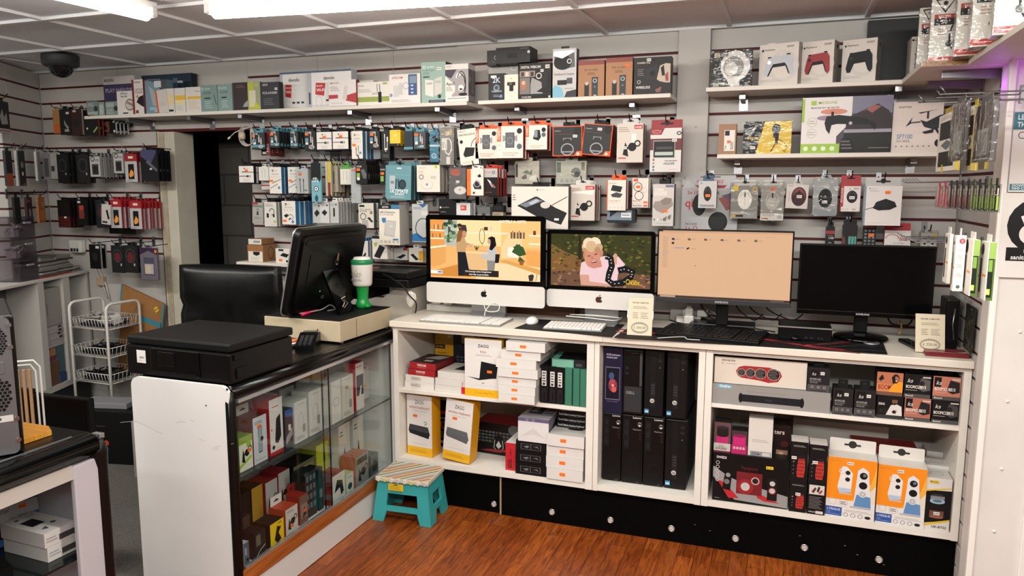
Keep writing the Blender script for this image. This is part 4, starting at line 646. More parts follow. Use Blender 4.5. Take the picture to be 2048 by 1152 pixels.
row('second cable row', [
 P('white black edged cable box', cp, cn, 479, 508, 332, 367, 4, 'd8d4ce', wc(), side='232325', tab=tabK, st=(.52, .74, 'f2701c'), d=.022, pitch=.04),
 P('small white earphone box', cp, 'earphone_packet', 518, 538, 334, 361, 2, 'd5d1cb', [('l', 'a6a29c', .04, [.35, .7, .35, .2]), ('l', 'a6a29c', .04, [.62, .7, .62, .2]), ('e', .35, .72, .07, 'b9b5b0'), ('e', .62, .72, .07, 'b9b5b0'), ('s', 1, .3, .85, .7, .9, '98948f')], pitch=.03, y=-.19),
 P('tall white cable box with braided leads', cp, cn, 540, 564, 334, 387, 4, 'd8d3ca', tallw(1), side=BLUES, tab=tabK, st=(.18, .48, 'f2701c'), d=.026, pitch=.036),
 P('tall white blue sided cable box', cp, cn, 577, 599, 334, 386, 3, 'd3d0cb', tallw(1), side=BLUES, tab=tabK, st=(.22, .48, 'f2701c'), d=.03, pitch=.045, y=-.2),
 P('frosted clear cable box', cp, cn, 594, 617, 338, 387, 1, 'b6b8bb', [('l', '222228', .08, [.3, .62, .3, .52]), ('l', '222228', .05, [.3, .52, .34, .04]), ('l', '222228', .08, [.6, .6, .6, .5]), ('l', '222228', .05, [.6, .5, .58, .04]), ('t', 'micro', .1, .86, .06, '4c7fae', 'b'), ('r', .66, .1, .9, .16, '6a6a6e')], st=(.34, .78, 'f2701c'), d=.03, y=-.24, film=True),
 P('long teal and black data cable packet', cp, cn, 624, 643, 326, 404, 1, '6ba0ad', [('r', 0, .6, 1, 1, '18181a'), ('p', '18181a', [0, .6, .1, .5, .2, .6, .3, .48, .42, .6, .55, .5, .7, .6, .85, .5, 1, .6]), ('t', '4GB', .16, .58, .05, 'e3efef', 'b'), ('t', 'DATA', .1, .51, .05, 'e3efef', 'b', .8), ('e', .5, .34, .25, '1d3a42'), ('e', .5, .34, .18, 'e2e6e4'), ('e', .5, .34, .08, '1d3a42'), ('p', '2c4a52', [.3, .1, .5, .2, .7, .12, .6, .0, .4, .02])], tab=tabK, y=-.25),
 P('slim coloured case packet', cp, 'case_packet', 652, 664, 324, 392, 5, 'a3a890', [('r', 0, 0, .3, 1, 'c8c8b4'), ('r', .4, 0, .8, .4, '8d2c28'), ('r', .4, .4, .8, 1, 'd6b02f')], side='8a8f72', pitch=.04, d=.016, y=-.2),
 P('beige edged memory packet', cp, 'memory_packet', 664, 676, 332, 384, 3, 'a59a8c', [('r', .2, .3, .5, .8, '6a6258'), ('s', 3, .2, .05, .8, .25, '8a7f72')], pitch=.03, y=-.17),
 P('green topped white earphone packet', cp, 'earphone_packet', 681, 702, 333, 369, 2, 'd2d0c4', [('r', 0, .86, 1, 1, '4d8f3c'), ('l', 'a3a19a', .04, [.3, .7, .3, .2]), ('l', 'a3a19a', .04, [.6, .7, .6, .2]), ('e', .3, .72, .07, 'bdbab2'), ('e', .6, .72, .07, 'bdbab2')] + dots(.08, '77756c', 4, .04), tab=('4d8f3c', .6, .014), y=-.18),
 P('long plain grey card packet', cp, cn, 703, 722, 336, 406, 1, '9aa0a1', [('r', .1, .9, .6, .97, 'b36a6e'), ('s', 3, .1, .1, .5, .3, '8a9091')], y=-.22, tab=('9aa0a1', .5, .012)),
 P('black and green charger packet', 'charger packet', 'charger_packet', 712, 735, 329, 368, 6, '1a1b1a', [('t', 'CORE', .08, .86, .08, 'd0cec8', 'b', .5), ('p', '55565a', [.44, .72, .7, .78, .95, .5, .9, .26, .62, .3]), ('r', .08, .34, .36, .56, '78a53c'), ('r', .1, .2, .34, .34, 'd9d7d0')], st=(.24, .74, 'f2701c'), tab=('1a1b1a', .8, .026), pitch=.028, shape='round', y=-.24),
 P('black and green charger packet', 'charger packet', 'charger_packet', 760, 775, 334, 370, 1, '1a1b1a', [('t', 'CORE', .08, .82, .08, 'd0cec8', 'b', .6), ('r', .1, .2, .5, .5, '78a53c')], st=(.36, .64, 'f2701c'), tab=('1a1b1a', .8, .02), y=-.2),
 P('large teal ultimate charging pack', 'charger box', 'charger_packet', 773, 824, 331, 399, 3, '5f8e97', [('t', 'ULTIMATE', .52, .2, .1, 'e8ecea', 'bic', .7), ('t', 'BUNDLE', .54, .13, .055, 'e8ecea', 'bic', .44), ('s', 1, .2, .06, .75, .09, 'cfdcdc'), ('r', .16, .3, .38, .7, 'a7b4b8'), ('r', .2, .46, .34, .54, '6f7d84'), ('l', '27434c', .05, [.42, .6, .4, .3]), ('l', '27434c', .05, [.5, .6, .52, .3]), ('e', .66, .45, .15, '1e2c32', .17), ('e', .66, .45, .11, '34454c', .13), ('s', 1, .1, .72, .95, .735, '8eb4ba'), ('r', .44, .9, .62, .94, 'c8d6d6')], side='324f57', tab=('4c7680', .9, .016), d=.035, pitch=.05, roll=2),
 P('cream wireless charger box', 'charger box', 'charger_packet', 834, 880, 330, 384, 3, 'd8d0c4', [('e', .44, .26, .26, 'bdb7ae', .18), ('e', .44, .27, .24, 'd6d1c9', .16), ('e', .44, .28, .05, '8b857d'), ('o', .2, .56, .11, .05, '8f8980'), ('r', .6, .48, .84, .6, 'c0bab1'), ('s', 1, .08, .88, .4, .91, '8a847b'), ('r', .78, .88, .9, .99, 'a7c033'), ('s', 2, .06, .72, .3, .78, 'c98464')], side='a39d93', tab=('3a3836', .7, .014), d=.035, pitch=.05),
])
row('bagged goods row', [
 P('grey film bag with white disc', 'cable bag', 'charger_packet', 898, 932, 336, 398, 2, '5b5a5c', [('e', .66, .28, .36, 'c9c7c4', .22), ('e', .66, .28, .32, 'd4d2cf', .19), ('e', .64, .3, .05, '8b8988'), ('p', 'a2564c', [.1, .95, .6, .98, .7, .8, .4, .74, .1, .8]), ('r', .42, .52, .62, .6, 'd6d3ce')], film=True, y=-.24),
 P('white orange edged ring charger box', 'phone mount box', 'phone_mount_packet', 934, 967, 338, 391, 2, 'd8d1c7', [('r', 0, 0, .24, 1, 'ef6a1c'), ('v', 'CYGNETT', .18, .55, .12, '8a3a12', 'b', .38), ('p', '27272b', [.36, .4, .56, .58, .86, .36, .88, .24, .46, .24]), ('o', .62, .44, .2, .05, '8f9398'), ('e', .62, .44, .12, '2e2e33'), ('p', '27272b', [.62, .74, .8, .82, .88, .7, .72, .68]), ('e', .42, .1, .07, '4b453f')], side='ad6b42', tab=('d8d6d2', .5, .014), d=.03, pitch=.05, y=-.26),
 P('red and silver car cable box', 'phone mount box', 'phone_mount_packet', 965, 995, 337, 392, 4, '1c1b1d', [('r', 0, .68, 1, 1, 'a9a8a8'), ('o', .74, .86, .1, .05, '5a5a5e'), ('t', 'CYGNETT', .1, .84, .05, 'b0523c'), ('p', 'cfccc8', [.3, .62, .5, .56, .76, .36, .64, .32]), ('p', '8b5a4c', [.5, .5, .74, .42, .9, .3, .7, .3]), ('t', 'PowerCable', .1, .12, .045, 'a33a26'), ('r', 0, 0, .05, 1, 'a82a1a')], side='a02517', tab=('b02c1a', .6, .014), d=.022, pitch=.04, y=-.25),
 P('clear bag of camouflage cable parts', 'cable bag', 'cable_bag', 1030, 1078, 322, 368, 2, 'b9b5aa', [('p', '6b7466', [.3, .5, .5, .62, .6, .5, .72, .66, .7, .38, .5, .44]), ('p', '5a5a5e', [.26, .28, .46, .44, .5, .24, .34, .2]), ('p', 'd9d6ca', [.6, .3, .9, .4, .84, .14, .6, .16]), ('r', .02, .3, .12, .9, '4a4a48')], film=True, y=-.14),
 P('clear bag of grey clip parts', 'cable bag', 'cable_bag', 1112, 1172, 322, 368, 2, 'aeb0a6', [('e', .66, .5, .16, '6d716c'), ('e', .7, .42, .09, '4a4e4e'), ('p', '5c665e', [.02, .5, .16, .5, .16, .95, .02, .95]), ('r', .84, .6, .95, .95, '7a6a5e')] + dots(.14, '55554f', 4, .045, .2, .7) + [('l', 'c9c2a8', .03, [.2, .4, .4, .5, .6, .44])], film=True, y=-.14),
])
row('third cable row', [
 P('slim grey adapter card', 'adapter packet', 'adapter_packet', 507, 528, 405, 448, 1, '9c9994', [('p', '2d2d31', [.4, .42, .6, .42, .56, .6, .44, .6]), ('r', 0, .9, .5, 1, '9a3038'), ('r', 0, .78, .95, .88, '65786a'), ('t', 'USB', .5, .66, .06, '3c3a38', 'bc'), ('s', 2, .16, .22, .84, .34, '6d6a66')] + dots(.1, '63605c', 3, .05), roll=3, tab=tabK, shape='round'),
 P('white adapter box with looped black lead', 'adapter packet', 'adapter_packet', 530, 554, 404, 453, 5, 'cac6bf', [('r', .18, .36, .4, .54, '1f1f22'), ('o', .62, .6, .22, .05, '2a2a2d', .24), ('r', .36, .36, .58, .6, 'cac6bf'), ('r', .7, .38, .84, .5, '1f1f22'), ('s', 3, .1, .8, .8, .94, '8b8781'), ('e', .84, .2, .1, '9fb04a'), ('s', 1, .5, .05, .9, .08, '8b8781')], side='8f8b85', pitch=.024, d=.018, tab=tabK),
 P('white adapter box with deep blue sides', 'adapter packet', 'adapter_packet', 565, 592, 402, 449, 5, 'd8d2c9', tallw(2), side='1f6ea3', st=(.2, .16, 'f2701c'), pitch=.045, d=.034, tab=tabK),
 P('grey frosted memory reader packet', 'adapter packet', 'adapter_packet', 626, 641, 406, 446, 1, 'a9abab', [('p', '232328', [.2, .5, .6, .68, .95, .5, .5, .3]), ('e', .84, .86, .1, '35343a'), ('s', 2, .1, .84, .6, .94, '6d6b6a')], tab=('cfccc8', .5, .014)),
 P('white usb drive packet', 'adapter packet', 'adapter_packet', 641, 659, 404, 446, 1, 'bfbfbd', usb, tab=('d8d6d2', .6, .014)),
 P('grey usb stick packet', 'adapter packet', 'adapter_packet', 661, 678, 403, 446, 7, 'b0b0ae', [('r', .36, .3, .56, .7, '2b2b30'), ('e', .7, .86, .09, '35343a'), ('s', 2, .1, .8, .5, .9, '7b7875')], side='8f8f8c', pitch=.03, d=.016, tab=('d8d6d2', .6, .014)),
 P('pale adapter box with green sides', 'adapter packet', 'adapter_packet', 718, 748, 406, 456, 3, 'c4c0b4', [('r', .06, .84, .4, .92, '29292b'), ('t', 'USB-C to DisplayPort', .06, .72, .06, '4a4a48', '', .8), ('t', 'ADAPTER', .06, .64, .06, '4a4a48', '', .5), ('o', .3, .46, .2, .04, '2a2a2d', .2), ('p', '2f2f33', [.56, .4, .72, .44, .96, .26, .86, .22]), ('r', .76, .56, .92, .68, '7a6a2e'), ('p', '9a9890', [.2, .3, .6, .34, .66, .02, .24, .02])], side='465851', pitch=.05, d=.03, tab=tabK),
 P('big white drive enclosure box', 'enclosure box', 'enclosure_box', 759, 800, 410, 490, 1, 'd6d0c4', [('r', 0, .9, .75, 1, '1d1d20'), ('r', .6, .9, 1, 1, '2d6f9a'), ('t', 'KEVIN', .16, .925, .045, 'd6d4d0', 'b'), ('t', 'USB 3.0 Enclosure', .05, .8, .045, '35332f', 'b', .74), ('t', 'for 2.5" HDD/SSD', .05, .74, .04, '6f6a62', '', .66), ('p', 'a5a39e', [.3, .62, .84, .6, .74, .2, .24, .24]), ('p', 'b5b3ae', [.34, .6, .8, .58, .72, .23, .28, .26]), ('p', '2f6f9f', [.14, .68, .34, .68, .34, .6, .24, .54, .14, .6]), ('r', .52, .46, .66, .49, 'd0cec8'), ('r', .66, .12, .92, .16, '2f6f9f')] + dots(.08, '4a4844', 5, .05, .1, .9), side='a9a69f', d=.11, y=-.23, tab=('2c2c2e', .5, .014)),
 P('clear packet with bright blue part', 'adapter packet', 'adapter_packet', 825, 856, 408, 484, 1, 'c3c5c6', [('p', '2673b5', [0, .02, 0, .2, .3, .24, .7, .12, 1, .14, 1, .02]), ('o', .7, .36, .5, .05, '3a4046', .6), ('r', .6, .7, 1, .82, 'd9d8d5'), ('p', '2a629a', [.4, 1, .98, 1, .7, .9]), ('t', 'BENFEI', .1, .86, .06, '7f8fb5', 'b', .5)], film=True, y=-.19),
 P('black boxed sound card', 'adapter box', 'adapter_packet', 878, 913, 398, 440, 1, '161618', [('e', .1, .6, .05, 'c9c7c4'), ('t', 'SoundBlaster', .2, .58, .06, '9a9896', '', .4), ('s', 1, .1, .36, .4, .42, '8a8886')], y=-.2, d=.05),
 P('white earphone box with red badge', 'earphone box', 'earphone_packet', 913, 941, 406, 452, 3, 'c9c9c9', [('r', .3, .68, .72, .9, 'c43a2c'), ('t', 'JBL', .36, .76, .08, 'e8d8d4', 'b'), ('o', .52, .2, .3, .08, '3b3b40', .3)], side='6d6d70', y=-.2, pitch=.03),
 P('grey zipped earphone bag', 'earphone packet', 'earphone_packet', 955, 980, 413, 452, 2, '6f6f72', [('r', 0, 0, 1, .6, '8d8d90'), ('r', .1, .06, .4, .54, '9c9c9f'), ('p', '3a3a3d', [.3, .5, .7, .5, .6, .66, .4, .66])], film=True, y=-.18),
 P('black earphone packet with tan label', 'earphone packet', 'earphone_packet', 985, 1007, 410, 452, 2, '1d1d1f', [('r', 0, .3, 1, .66, '9a8c72'), ('s', 3, .1, .36, .9, .62, '57503f'), ('r', .2, .8, .8, .94, '2d2d30')], y=-.18, shape='round'),
 P('big white desk charger pad box', 'charger box', 'charger_packet', 1023, 1136, 373, 457, 1, 'd5cec4', [('p', '2a2b2d', [.1, .54, .46, .28, .88, .1, .98, .38, .78, .5, .46, .76, .42, .76]), ('p', '6f7780', [.14, .56, .44, .72, .56, .66, .26, .5]), ('p', 'aab2ba', [.3, .6, .44, .7, .5, .66, .36, .56]), ('e', .6, .56, .085, 'c6c2bb', .055), ('l', '2a2b2d', .012, [.72, .56, .98, .76]), ('e', .46, .92, .012, '2a2b2d'), ('s', 1, .48, .91, .58, .93, '8a857c'), ('s', 3, .02, .66, .08, .82, '77726b'), ('r', .76, .2, .84, .25, 'dedad4')], side='1c1c1e', d=.05, y=-.24, tab=('1c1c1e', .3, .016)),
 P('pale box with red badge and mount', 'phone mount box', 'phone_mount_packet', 1140, 1189, 369, 441, 4, 'c5bdb3', [('r', .62, .86, .98, .96, 'b3172a'), ('t', 'LOGIK', .66, .885, .045, 'eee6e0', 'b', .26), ('s', 3, .06, .78, .5, .92, '9b7d70'), ('p', 'dfdad2', [.1, .76, .9, .72, .98, .84, .1, .8])] + mount(.5, .38, .36) + [('r', .06, .1, .36, .13, 'b3302a')], side='6d1c1e', tab=('c9c6c2', .6, .016), d=.02, pitch=.035, st=(.3, .38, 'e6e2dc'), y=-.19),
 P('white tablet mount box, red sides', 'phone mount box', 'phone_mount_packet', 1213, 1251, 360, 421, 4, 'd8d1c6', [('r', 0, 0, .05, 1, 'e2521a'), ('p', '2e2f33', [.2, .66, .3, .84, .82, .78, .72, .6]), ('p', '44474c', [.2, .52, .5, .6, .84, .54, .7, .42, .3, .44]), ('s', 1, .1, .88, .5, .92, 'c27a4e'), ('t', 'Universal Mount', .1, .3, .045, 'b86a40', '', .6), ('s', 1, .1, .24, .6, .27, 'b8aea2')] + dots(.1, 'a59d94', 4, .04), side='8e1a14', tab=('e2521a', .55, .02), d=.03, pitch=.04, y=-.19),
 P('white box with two magnetic rings', 'phone mount box', 'phone_mount_packet', 1264, 1296, 356, 415, 4, 'd3cbc1', [('o', .34, .7, .28, .04, '3a3836'), ('o', .42, .4, .28, .04, '3a3836'), ('r', .06, .88, .34, .98, 'c6582e'), ('t', 'Magnetic Ring', .05, .2, .05, 'b04a2e', '', .5), ('r', .7, .15, .96, .21, 'd0532c'), ('r', 0, .12, 1, .135, 'a39b92'), ('t', 'Metal Plates', .05, .04, .05, '3a3634', 'b', .55), ('r', .7, .03, .96, .09, 'd0532c'), ('o', .76, .6, .16, .02, 'a59d94')], side='4d4a48', st=(.36, .7, 'f2701c'), pitch=.03, d=.016, y=-.19),
 P('grey twin docking station packet', 'dock box', 'charger_packet', 1304, 1346, 368, 452, 1, 'bfb9b3', [('t', 'TWIN', .08, .84, .055, 'e6e2dd', 'b'), ('t', 'DOCKING', .08, .78, .055, 'e6e2dd', 'b', .6), ('t', 'STATION', .08, .72, .055, 'e6e2dd', 'b', .58), ('p', '8d837b', [0, .46, .1, .58, .36, .6, .6, .68, .9, .66, .98, .5, .8, .42, .5, .3, .2, .36]), ('p', '7a7068', [.36, .6, .6, .68, .9, .66, .8, .52, .5, .5]), ('p', '6a625c', [.5, .18, .7, .24, .66, .12, .52, .12]), ('p', '6a625c', [.74, .24, .9, .28, .86, .16, .74, .16]), ('e', .1, .15, .05, '7d7a76'), ('e', .26, .15, .05, 'd6d3ce'), ('e', .42, .15, .05, '9d9a96'), ('r', .6, .92, .98, .98, '6a688a'), ('s', 1, .2, .05, .8, .07, '8a857f')], side='4a4846', d=.06, y=-.18, tab=('1f1f21', .5, .02), st=(.6, .36, 'f2701c')),
])
t = hang('black blister packed car holder', 'phone mount box', 'phone_mount_packet', 1214, 1270, 418, 446, 1, 'the hook under the tablet mount boxes', '2a2e33', [('r', 0, .2, .88, .9, '6a7884'), ('r', .5, .4, .85, .75, 'd3d6d8'), ('s', 1, .54, .5, .8, .62, '5a666e'), ('p', '2f3338', [.1, .4, .3, .7, .4, .9, .1, .9])], y=-.16, d=.05, shape='round', hk=False)
bag = hang('maroon packet', cp, cn, 532, 541, 264, 311, 4, 'the hook behind the teal cable packets', '5e1a1f', [('v', 'NRG', .7, .14, .5, 'c9b9b4', 'b')], y=-.185, pitch=.04, d=.014, hk=False)
hang('red black lower packet', cp, cn, 523, 536, 296, 311, 1, 'the slot below the first teal packets', '2a1d1f', [('r', .2, .2, .8, .5, 'c9c5c2')], y=-.16, hk=False)
hang('small grey card', cp, cn, 640, 660, 298, 318, 1, 'the slot behind the white cable boxes', 'a9a7a4', [('r', .5, .3, .9, .6, '7a7876')], y=-.06, hk=False)
hang('white and red card', cp, cn, 523, 541, 362, 379, 1, 'the slot under the small earphone box', 'c9c1bd', [('r', 0, .4, 1, .55, 'a8282c')] + dots(.8, '7b5a5a', 4, .05), y=-.15, hk=False)
hang('pale blue cable card', cp, cn, 747, 761, 296, 318, 1, 'the slot below the black coiled packets', 'a3a8b0', [], y=-.12, hk=False)
for px0, px1, pt, pb, l, fc, G in ((1347, 1350, 0, 0, '', '', ''),)[:0]: pass
# loose white cable coil hanging by the doorway
t = thing('cable_coil', 'coil of white cable hanging on the hook beside the doorway', 'cable', tuple(at(497, 272, 'y', -.2)))
b = MB()
for k in range(4): b.tube([((.043 + .004 * k) * math.cos(R(a)), -.006 * k, (.05 + .003 * k) * math.sin(R(a))) for a in range(0, 360, 20)], .0028, mt('a9a5a0', .4), 6, True)
b.tube([(.03, 0, .05), (-.03, -.01, .04), (-.08, -.02, .02), (-.115, -.02, -.005)], .003, mt('b9b5af', .4), 6); b.build('cable', t)
b = MB(); b.cyl((-.115, -.02, -.005), (-.13, -.02, -.016), .005, mt('dcd8d2', .4)); b.build('plug', t)
b = MB(); b.lathe([(0, -.02), (.017, -.02), (.02, 0), (.017, .02), (0, .02)], mt('b3a68e', .4), 14, (-.03, -.02)); b.build('adapter', t)
low = lambda l, px0, px1, pt, zb, y, d, fc, G, **kw: carton('accessory_box', 'accessory box', l, px0, px1, pt, zb, y, d, fc, G, **kw)
shelf_board('low_wall_shelf', -3.08, -2.36, -.2, -.001, 1.19, 'low grey shelf carrying brown cartons behind the office chair', None)
low('brown carton with a white label on the low shelf by the doorway', 496, 527, 490, 1.19, -.17, .13, '8f6238', [('r', .05, .02, .96, .62, 'cfcac2'), ('p', '1d1c1c', [.36, .6, .78, .6, .78, .44, .57, .36, .36, .44]), ('s', 4, .2, .08, .8, .3, 'a9a49d')], side='7d5430', gs={'R': [('o', .55, .5, .22, .04, '4a321c', .3)]})
low('small brown carton lying on top of the labelled brown carton', 497, 523, 478, sZ(489, sX(510, -.17, 1.2), -.17), -.165, .12, 'cfcac2', [('r', .4, .3, .9, .7, '8a8680')], side='83582f')
low('white box with a black adapter picture beside the brown carton', 552, 581, 497, 1.19, -.17, .03, 'd0cbc3', [('p', '1d1d20', [.3, .5, .5, .7, .92, .6, .75, .38]), ('r', .2, .82, .55, .95, '2a2a2b'), ('r', .7, .06, .86, .2, '1d1d20')], st=(.34, .2, 'f2701c'))
hang('white blue sided drive box', 'adapter packet', 'adapter_packet', 723, 737, 482, 526, 3, 'the slot behind the terminal', 'd0cbc3', [('p', '1d1d20', [.0, .2, .6, .5, .7, .4, .2, .1])], side=BLUES, y=-.14, pitch=.03)
hang('white drive case box with black case', 'enclosure box', 'enclosure_box', 745, 775, 472, 518, 2, 'the hook below the big drive enclosure', 'd0cac0', [('r', 0, .88, .5, 1, '1d1d20'), ('p', '232326', [.1, .1, .5, .62, .86, .5, .5, .02]), ('p', '8fa84a', [.1, .68, .32, .74, .32, .58, .2, .52])], y=-.18, pitch=.05, d=.035)
hang('white card with black stick', 'adapter packet', 'adapter_packet', 788, 815, 496, 520, 2, 'the slot above the black scanner', 'b9b5b0', [('p', '1d1d20', [.2, .2, .7, .5, .9, .4, .5, .1]), ('r', .7, .8, 1, 1, '97202a')], y=-.12, hk=False)
hang('white and yellow card', 'adapter packet', 'adapter_packet', 818, 846, 496, 524, 2, 'the slot beside the larger white computer', 'cfcac2', [('p', '2a2a2d', [.1, .5, .3, .6, .7, .2, .5, .1]), ('r', .7, .1, 1, .8, 'c99a2a')], y=-.12, hk=False)
# ---------------------------------------------------------------- right of the pillar
mo = 'mouse_packet'; mc = 'mouse packet'
ro = lambda name, items: [hang(where=f'{ORD[i]} hook from the pillar, {name}', **it) for i, it in enumerate(items)]
hang('large grey wireless charger pack', 'charger box', 'charger_packet', 1361, 1473, 358, 470, 1, 'the pillar front behind the small mouse box', 'a9a7a8', [('r', 0, .84, 1, .89, '8e1722'), ('t', 'POCKET JUICE', .5, .93, .05, 'b3202c', 'bc', .76), ('t', '2x 10W', .1, .73, .06, 'a52a30', 'b'), ('t', 'CHARGER', .34, .73, .05, '3a3636', 'b'), ('t', 'qi', .06, .5, .15, 'b0222c', 'b'), ('e', .32, .54, .12, '26262a', .2), ('e', .66, .24, .17, '1e1e21', .18), ('e', .66, .25, .14, '2b2b2e', .15), ('p', '8c4a48', [.66, .66, .9, .72, 1, .82, 1, .5, .8, .44]), ('p', '5e4a66', [.7, .7, .95, .78, .9, .62]), ('t', 'INCLUDED', .08, .18, .03, '4a4646', 'b'), ('t', '2 x', .08, .1, .05, 'a52a30', 'b'), ('o', .26, .12, .04, .012, 'a52a30'), ('r', .06, .02, .2, .06, '2a2a2c'), ('r', .28, .02, .42, .06, '2a2a2c'), ('p', 'b7b5b6', [.1, .98, .3, .84, 0, .84]), ('p', 'b7b5b6', [.9, .98, 1, .84, .75, .84])], y=-.075, d=.025, hk=False, tab=('a9a7a8', .9, .012))
ro('mouse row', [
 P('small grey mouse box with black mouse', mc, mo, 1396, 1432, 362, 416, 1, 'b3b1ae', mouse(.5, .53, .22, .42, '19191b') + [('e', .14, .92, .06, '6b93b5'), ('r', .1, .05, .9, .12, '7f7c7a'), ('e', .14, .1, .06, '6b93b5')], side='5d5b5c', tab=('39546e', .6, .02), y=-.2, d=.05, st=(.52, .46, 'f2701c')),
 P('clear box with big white mouse', mc, mo, 1460, 1514, 371, 437, 1, '77746f', mouse(.52, .58, .26, .38, 'd6d3cd', 'c9c5bf') + [('l', '8f8b85', .01, [.52, .9, .52, .4]), ('r', 0, 0, 1, .22, '8b8882'), ('t', 'WIRELESS MOUSE', .04, .15, .035, 'dedad4', 'b', .5), ('r', .06, .05, .48, .11, '2b2a26'), ('r', .06, .05, .2, .11, 'c7a02c'), ('p', '8e949c', [.58, .06, .8, .04, .9, .16, .66, .14]), ('r', .08, .84, .26, .99, 'd6b21f'), ('o', .88, .88, .09, .03, 'c7a02c')], film=True, y=-.15, d=.045, tab=('b9b6b1', .8, .02)),
 P('clear box with silver grey mouse', mc, mo, 1520, 1566, 371, 441, 1, '85817c', mouse(.5, .56, .3, .42, 'a5a19c', '8d8984') + [('r', 0, 0, 1, .2, 'c9c5be'), ('t', 'WIRELESS MOUSE', .06, .14, .034, '5d5956', 'b', .54), ('s', 1, .06, .1, .5, .12, '98948e'), ('r', .06, .03, .34, .07, 'a8452c'), ('e', .84, .1, .12, '9ca2a8', .08), ('r', .78, .3, .92, .36, 'd3cfc9')], film=True, y=-.15, d=.045, tab=('b9b6b1', .8, .02), st=(.52, .9, 'e8571c')),
 P('white card with dark red mouse', mc, mo, 1572, 1616, 369, 417, 1, 'b9b2ac', mouse(.58, .5, .34, .46, '3d0e14', '6d1a22') + [('v', 'wireless mouse', .16, .3, .07, '7d7671', '', .4), ('s', 1, .04, .92, .3, .96, 'a25a5a')], y=-.15, d=.03, st=(.6, .5, 'd9cfc8'), roll=2),
 P('glossy blister with black mouse', mc, mo, 1624, 1673, 358, 432, 1, '96999b', mouse(.5, .48, .28, .42, '0f0f11', '1c1c1f') + [('e', .5, .82, .1, 'a5a8aa'), ('p', '828a90', [.06, 0, .94, 0, .94, .2, .5, .14, .06, .2])], film=True, y=-.15, d=.03, shape='round', st=(.48, .38, 'dedad6')),
 P('red card with black corded mouse', mc, mo, 1679, 1719, 364, 423, 1, 'd0cac6', [('r', 0, .86, 1, 1, '9a1824'), ('r', 0, 0, .16, 1, '9a1824'), ('v', 'OPTICAL MOUSE', .12, .3, .09, 'e0c8c6', 'b', .5)] + mouse(.58, .5, .27, .34, '1b1b1e') + [('l', '1b1b1e', .02, [.5, .74, .42, .8]), ('t', 'Genius', .64, .76, .05, '3a3636', 'bi', .24), ('r', .06, .0, .98, .16, 'cfc9c4'), ('t', 'DX-110', .1, .05, .045, '6a6562', 'i'), ('t', 'USB', .6, .05, .045, '3a3636', 'b')], y=-.15, d=.04, side='7d141d', tab=('9a1824', 1, .024), st=(.58, .47, 'dedad6')),
 P('large white box with black mouse', mc, mo, 1725, 1800, 372, 451, 1, 'cfcbc7', [('r', 0, 0, .05, 1, '76889a')] + [('p', '141416', [.24, .44, .34, .6, .58, .68, .82, .6, .88, .48, .7, .4, .4, .38]), ('e', .5, .55, .2, '1e1e21', .08), ('l', '141416', .018, [.04, .4, .2, .44, .26, .46]), ('e', .14, .94, .02, '5a6a7a'), ('s', 1, .18, .93, .3, .95, '8a8884'), ('s', 2, .14, .85, .4, .91, 'a9a5a2'), ('s', 1, .1, .05, .7, .08, 'b5b1ae')], side='8f98a2', y=-.22, d=.05, tab=('b3b0ad', .95, .03), st=(.62, .84, 'f2701c')),
])
ro('row above dark monitor', [
 P('narrow black and red packet', 'adapter packet', 'adapter_packet', 1650, 1668, 454, 495, 1, '171618', [('r', 0, .66, 1, .82, '8b1a20'), ('t', 'USB', .3, .42, .1, 'b9b7b4', 'b'), ('s', 1, .2, .56, .8, .6, '8d8a88'), ('o', .5, .2, .16, .05, 'b9b7b4')], y=-.12, tab=('171618', .7, .016), d=.03),
 P('black packet with green batteries', 'battery packet', 'battery_packet', 1683, 1713, 450, 495, 1, '1d1d1f', [('r', .42, .06, .58, .5, '4e8f86'), ('r', .62, .06, .78, .5, '4e8f86'), ('r', .82, .06, .94, .5, '4e8f86'), ('p', '5a2226', [0, 0, .3, 0, .2, .4, 0, .6])], y=-.12, tab=('1d1d1f', .9, .02), d=.02, gs=None),
 P('clear packet with small remote', 'remote packet', 'remote_packet', 1724, 1750, 452, 500, 1, '232325', [('r', .1 + .3 * i, .2 + .14 * j, .28 + .3 * i, .28 + .14 * j, '6a6a6e') for i in range(3) for j in range(5)] + [('r', .05, .92, .95, .98, '8a3a3a')], y=-.12, tab=('c9c6c1', .9, .02), d=.02, st=(.62, .62, 'f2701c')),
 P('white and red remote box', 'remote packet', 'remote_packet', 1767, 1819, 461, 505, 1, 'd3cdc8', [('o', .3, .66, .26, .03, 'a92a2e', .16), ('p', 'd3cdc8', [0, .4, .6, .4, .6, .62, 0, .62]), ('t', 'line', .56, .54, .16, 'a3282c', 'bi'), ('t', 'for all TVs', .34, .4, .07, '6a6664', 'i', .4), ('r', .06, .1, .94, .34, '3a3840'), ('t', 'Samsung LG Sony', .5, .18, .1, 'd6d2ce', 'bc', .8)], side='8a1720', y=-.12, tab=('b3202a', 1, .026), d=.04),
 P('clear packet with silver button remote', 'remote packet', 'remote_packet', 1838, 1871, 466, 520, 1, 'a39f98', [('e', .5, .6, .42, 'b9b8b6', .5)] + [('e', u, v, .09, '2a2a2d', .06) for u, v in ((.5, .86), (.3, .78), (.7, .78), (.5, .68), (.26, .6), (.74, .6), (.5, .5))] + [('e', .86, .92, .12, 'c9a62f')], y=-.14, d=.03, film=True),
])
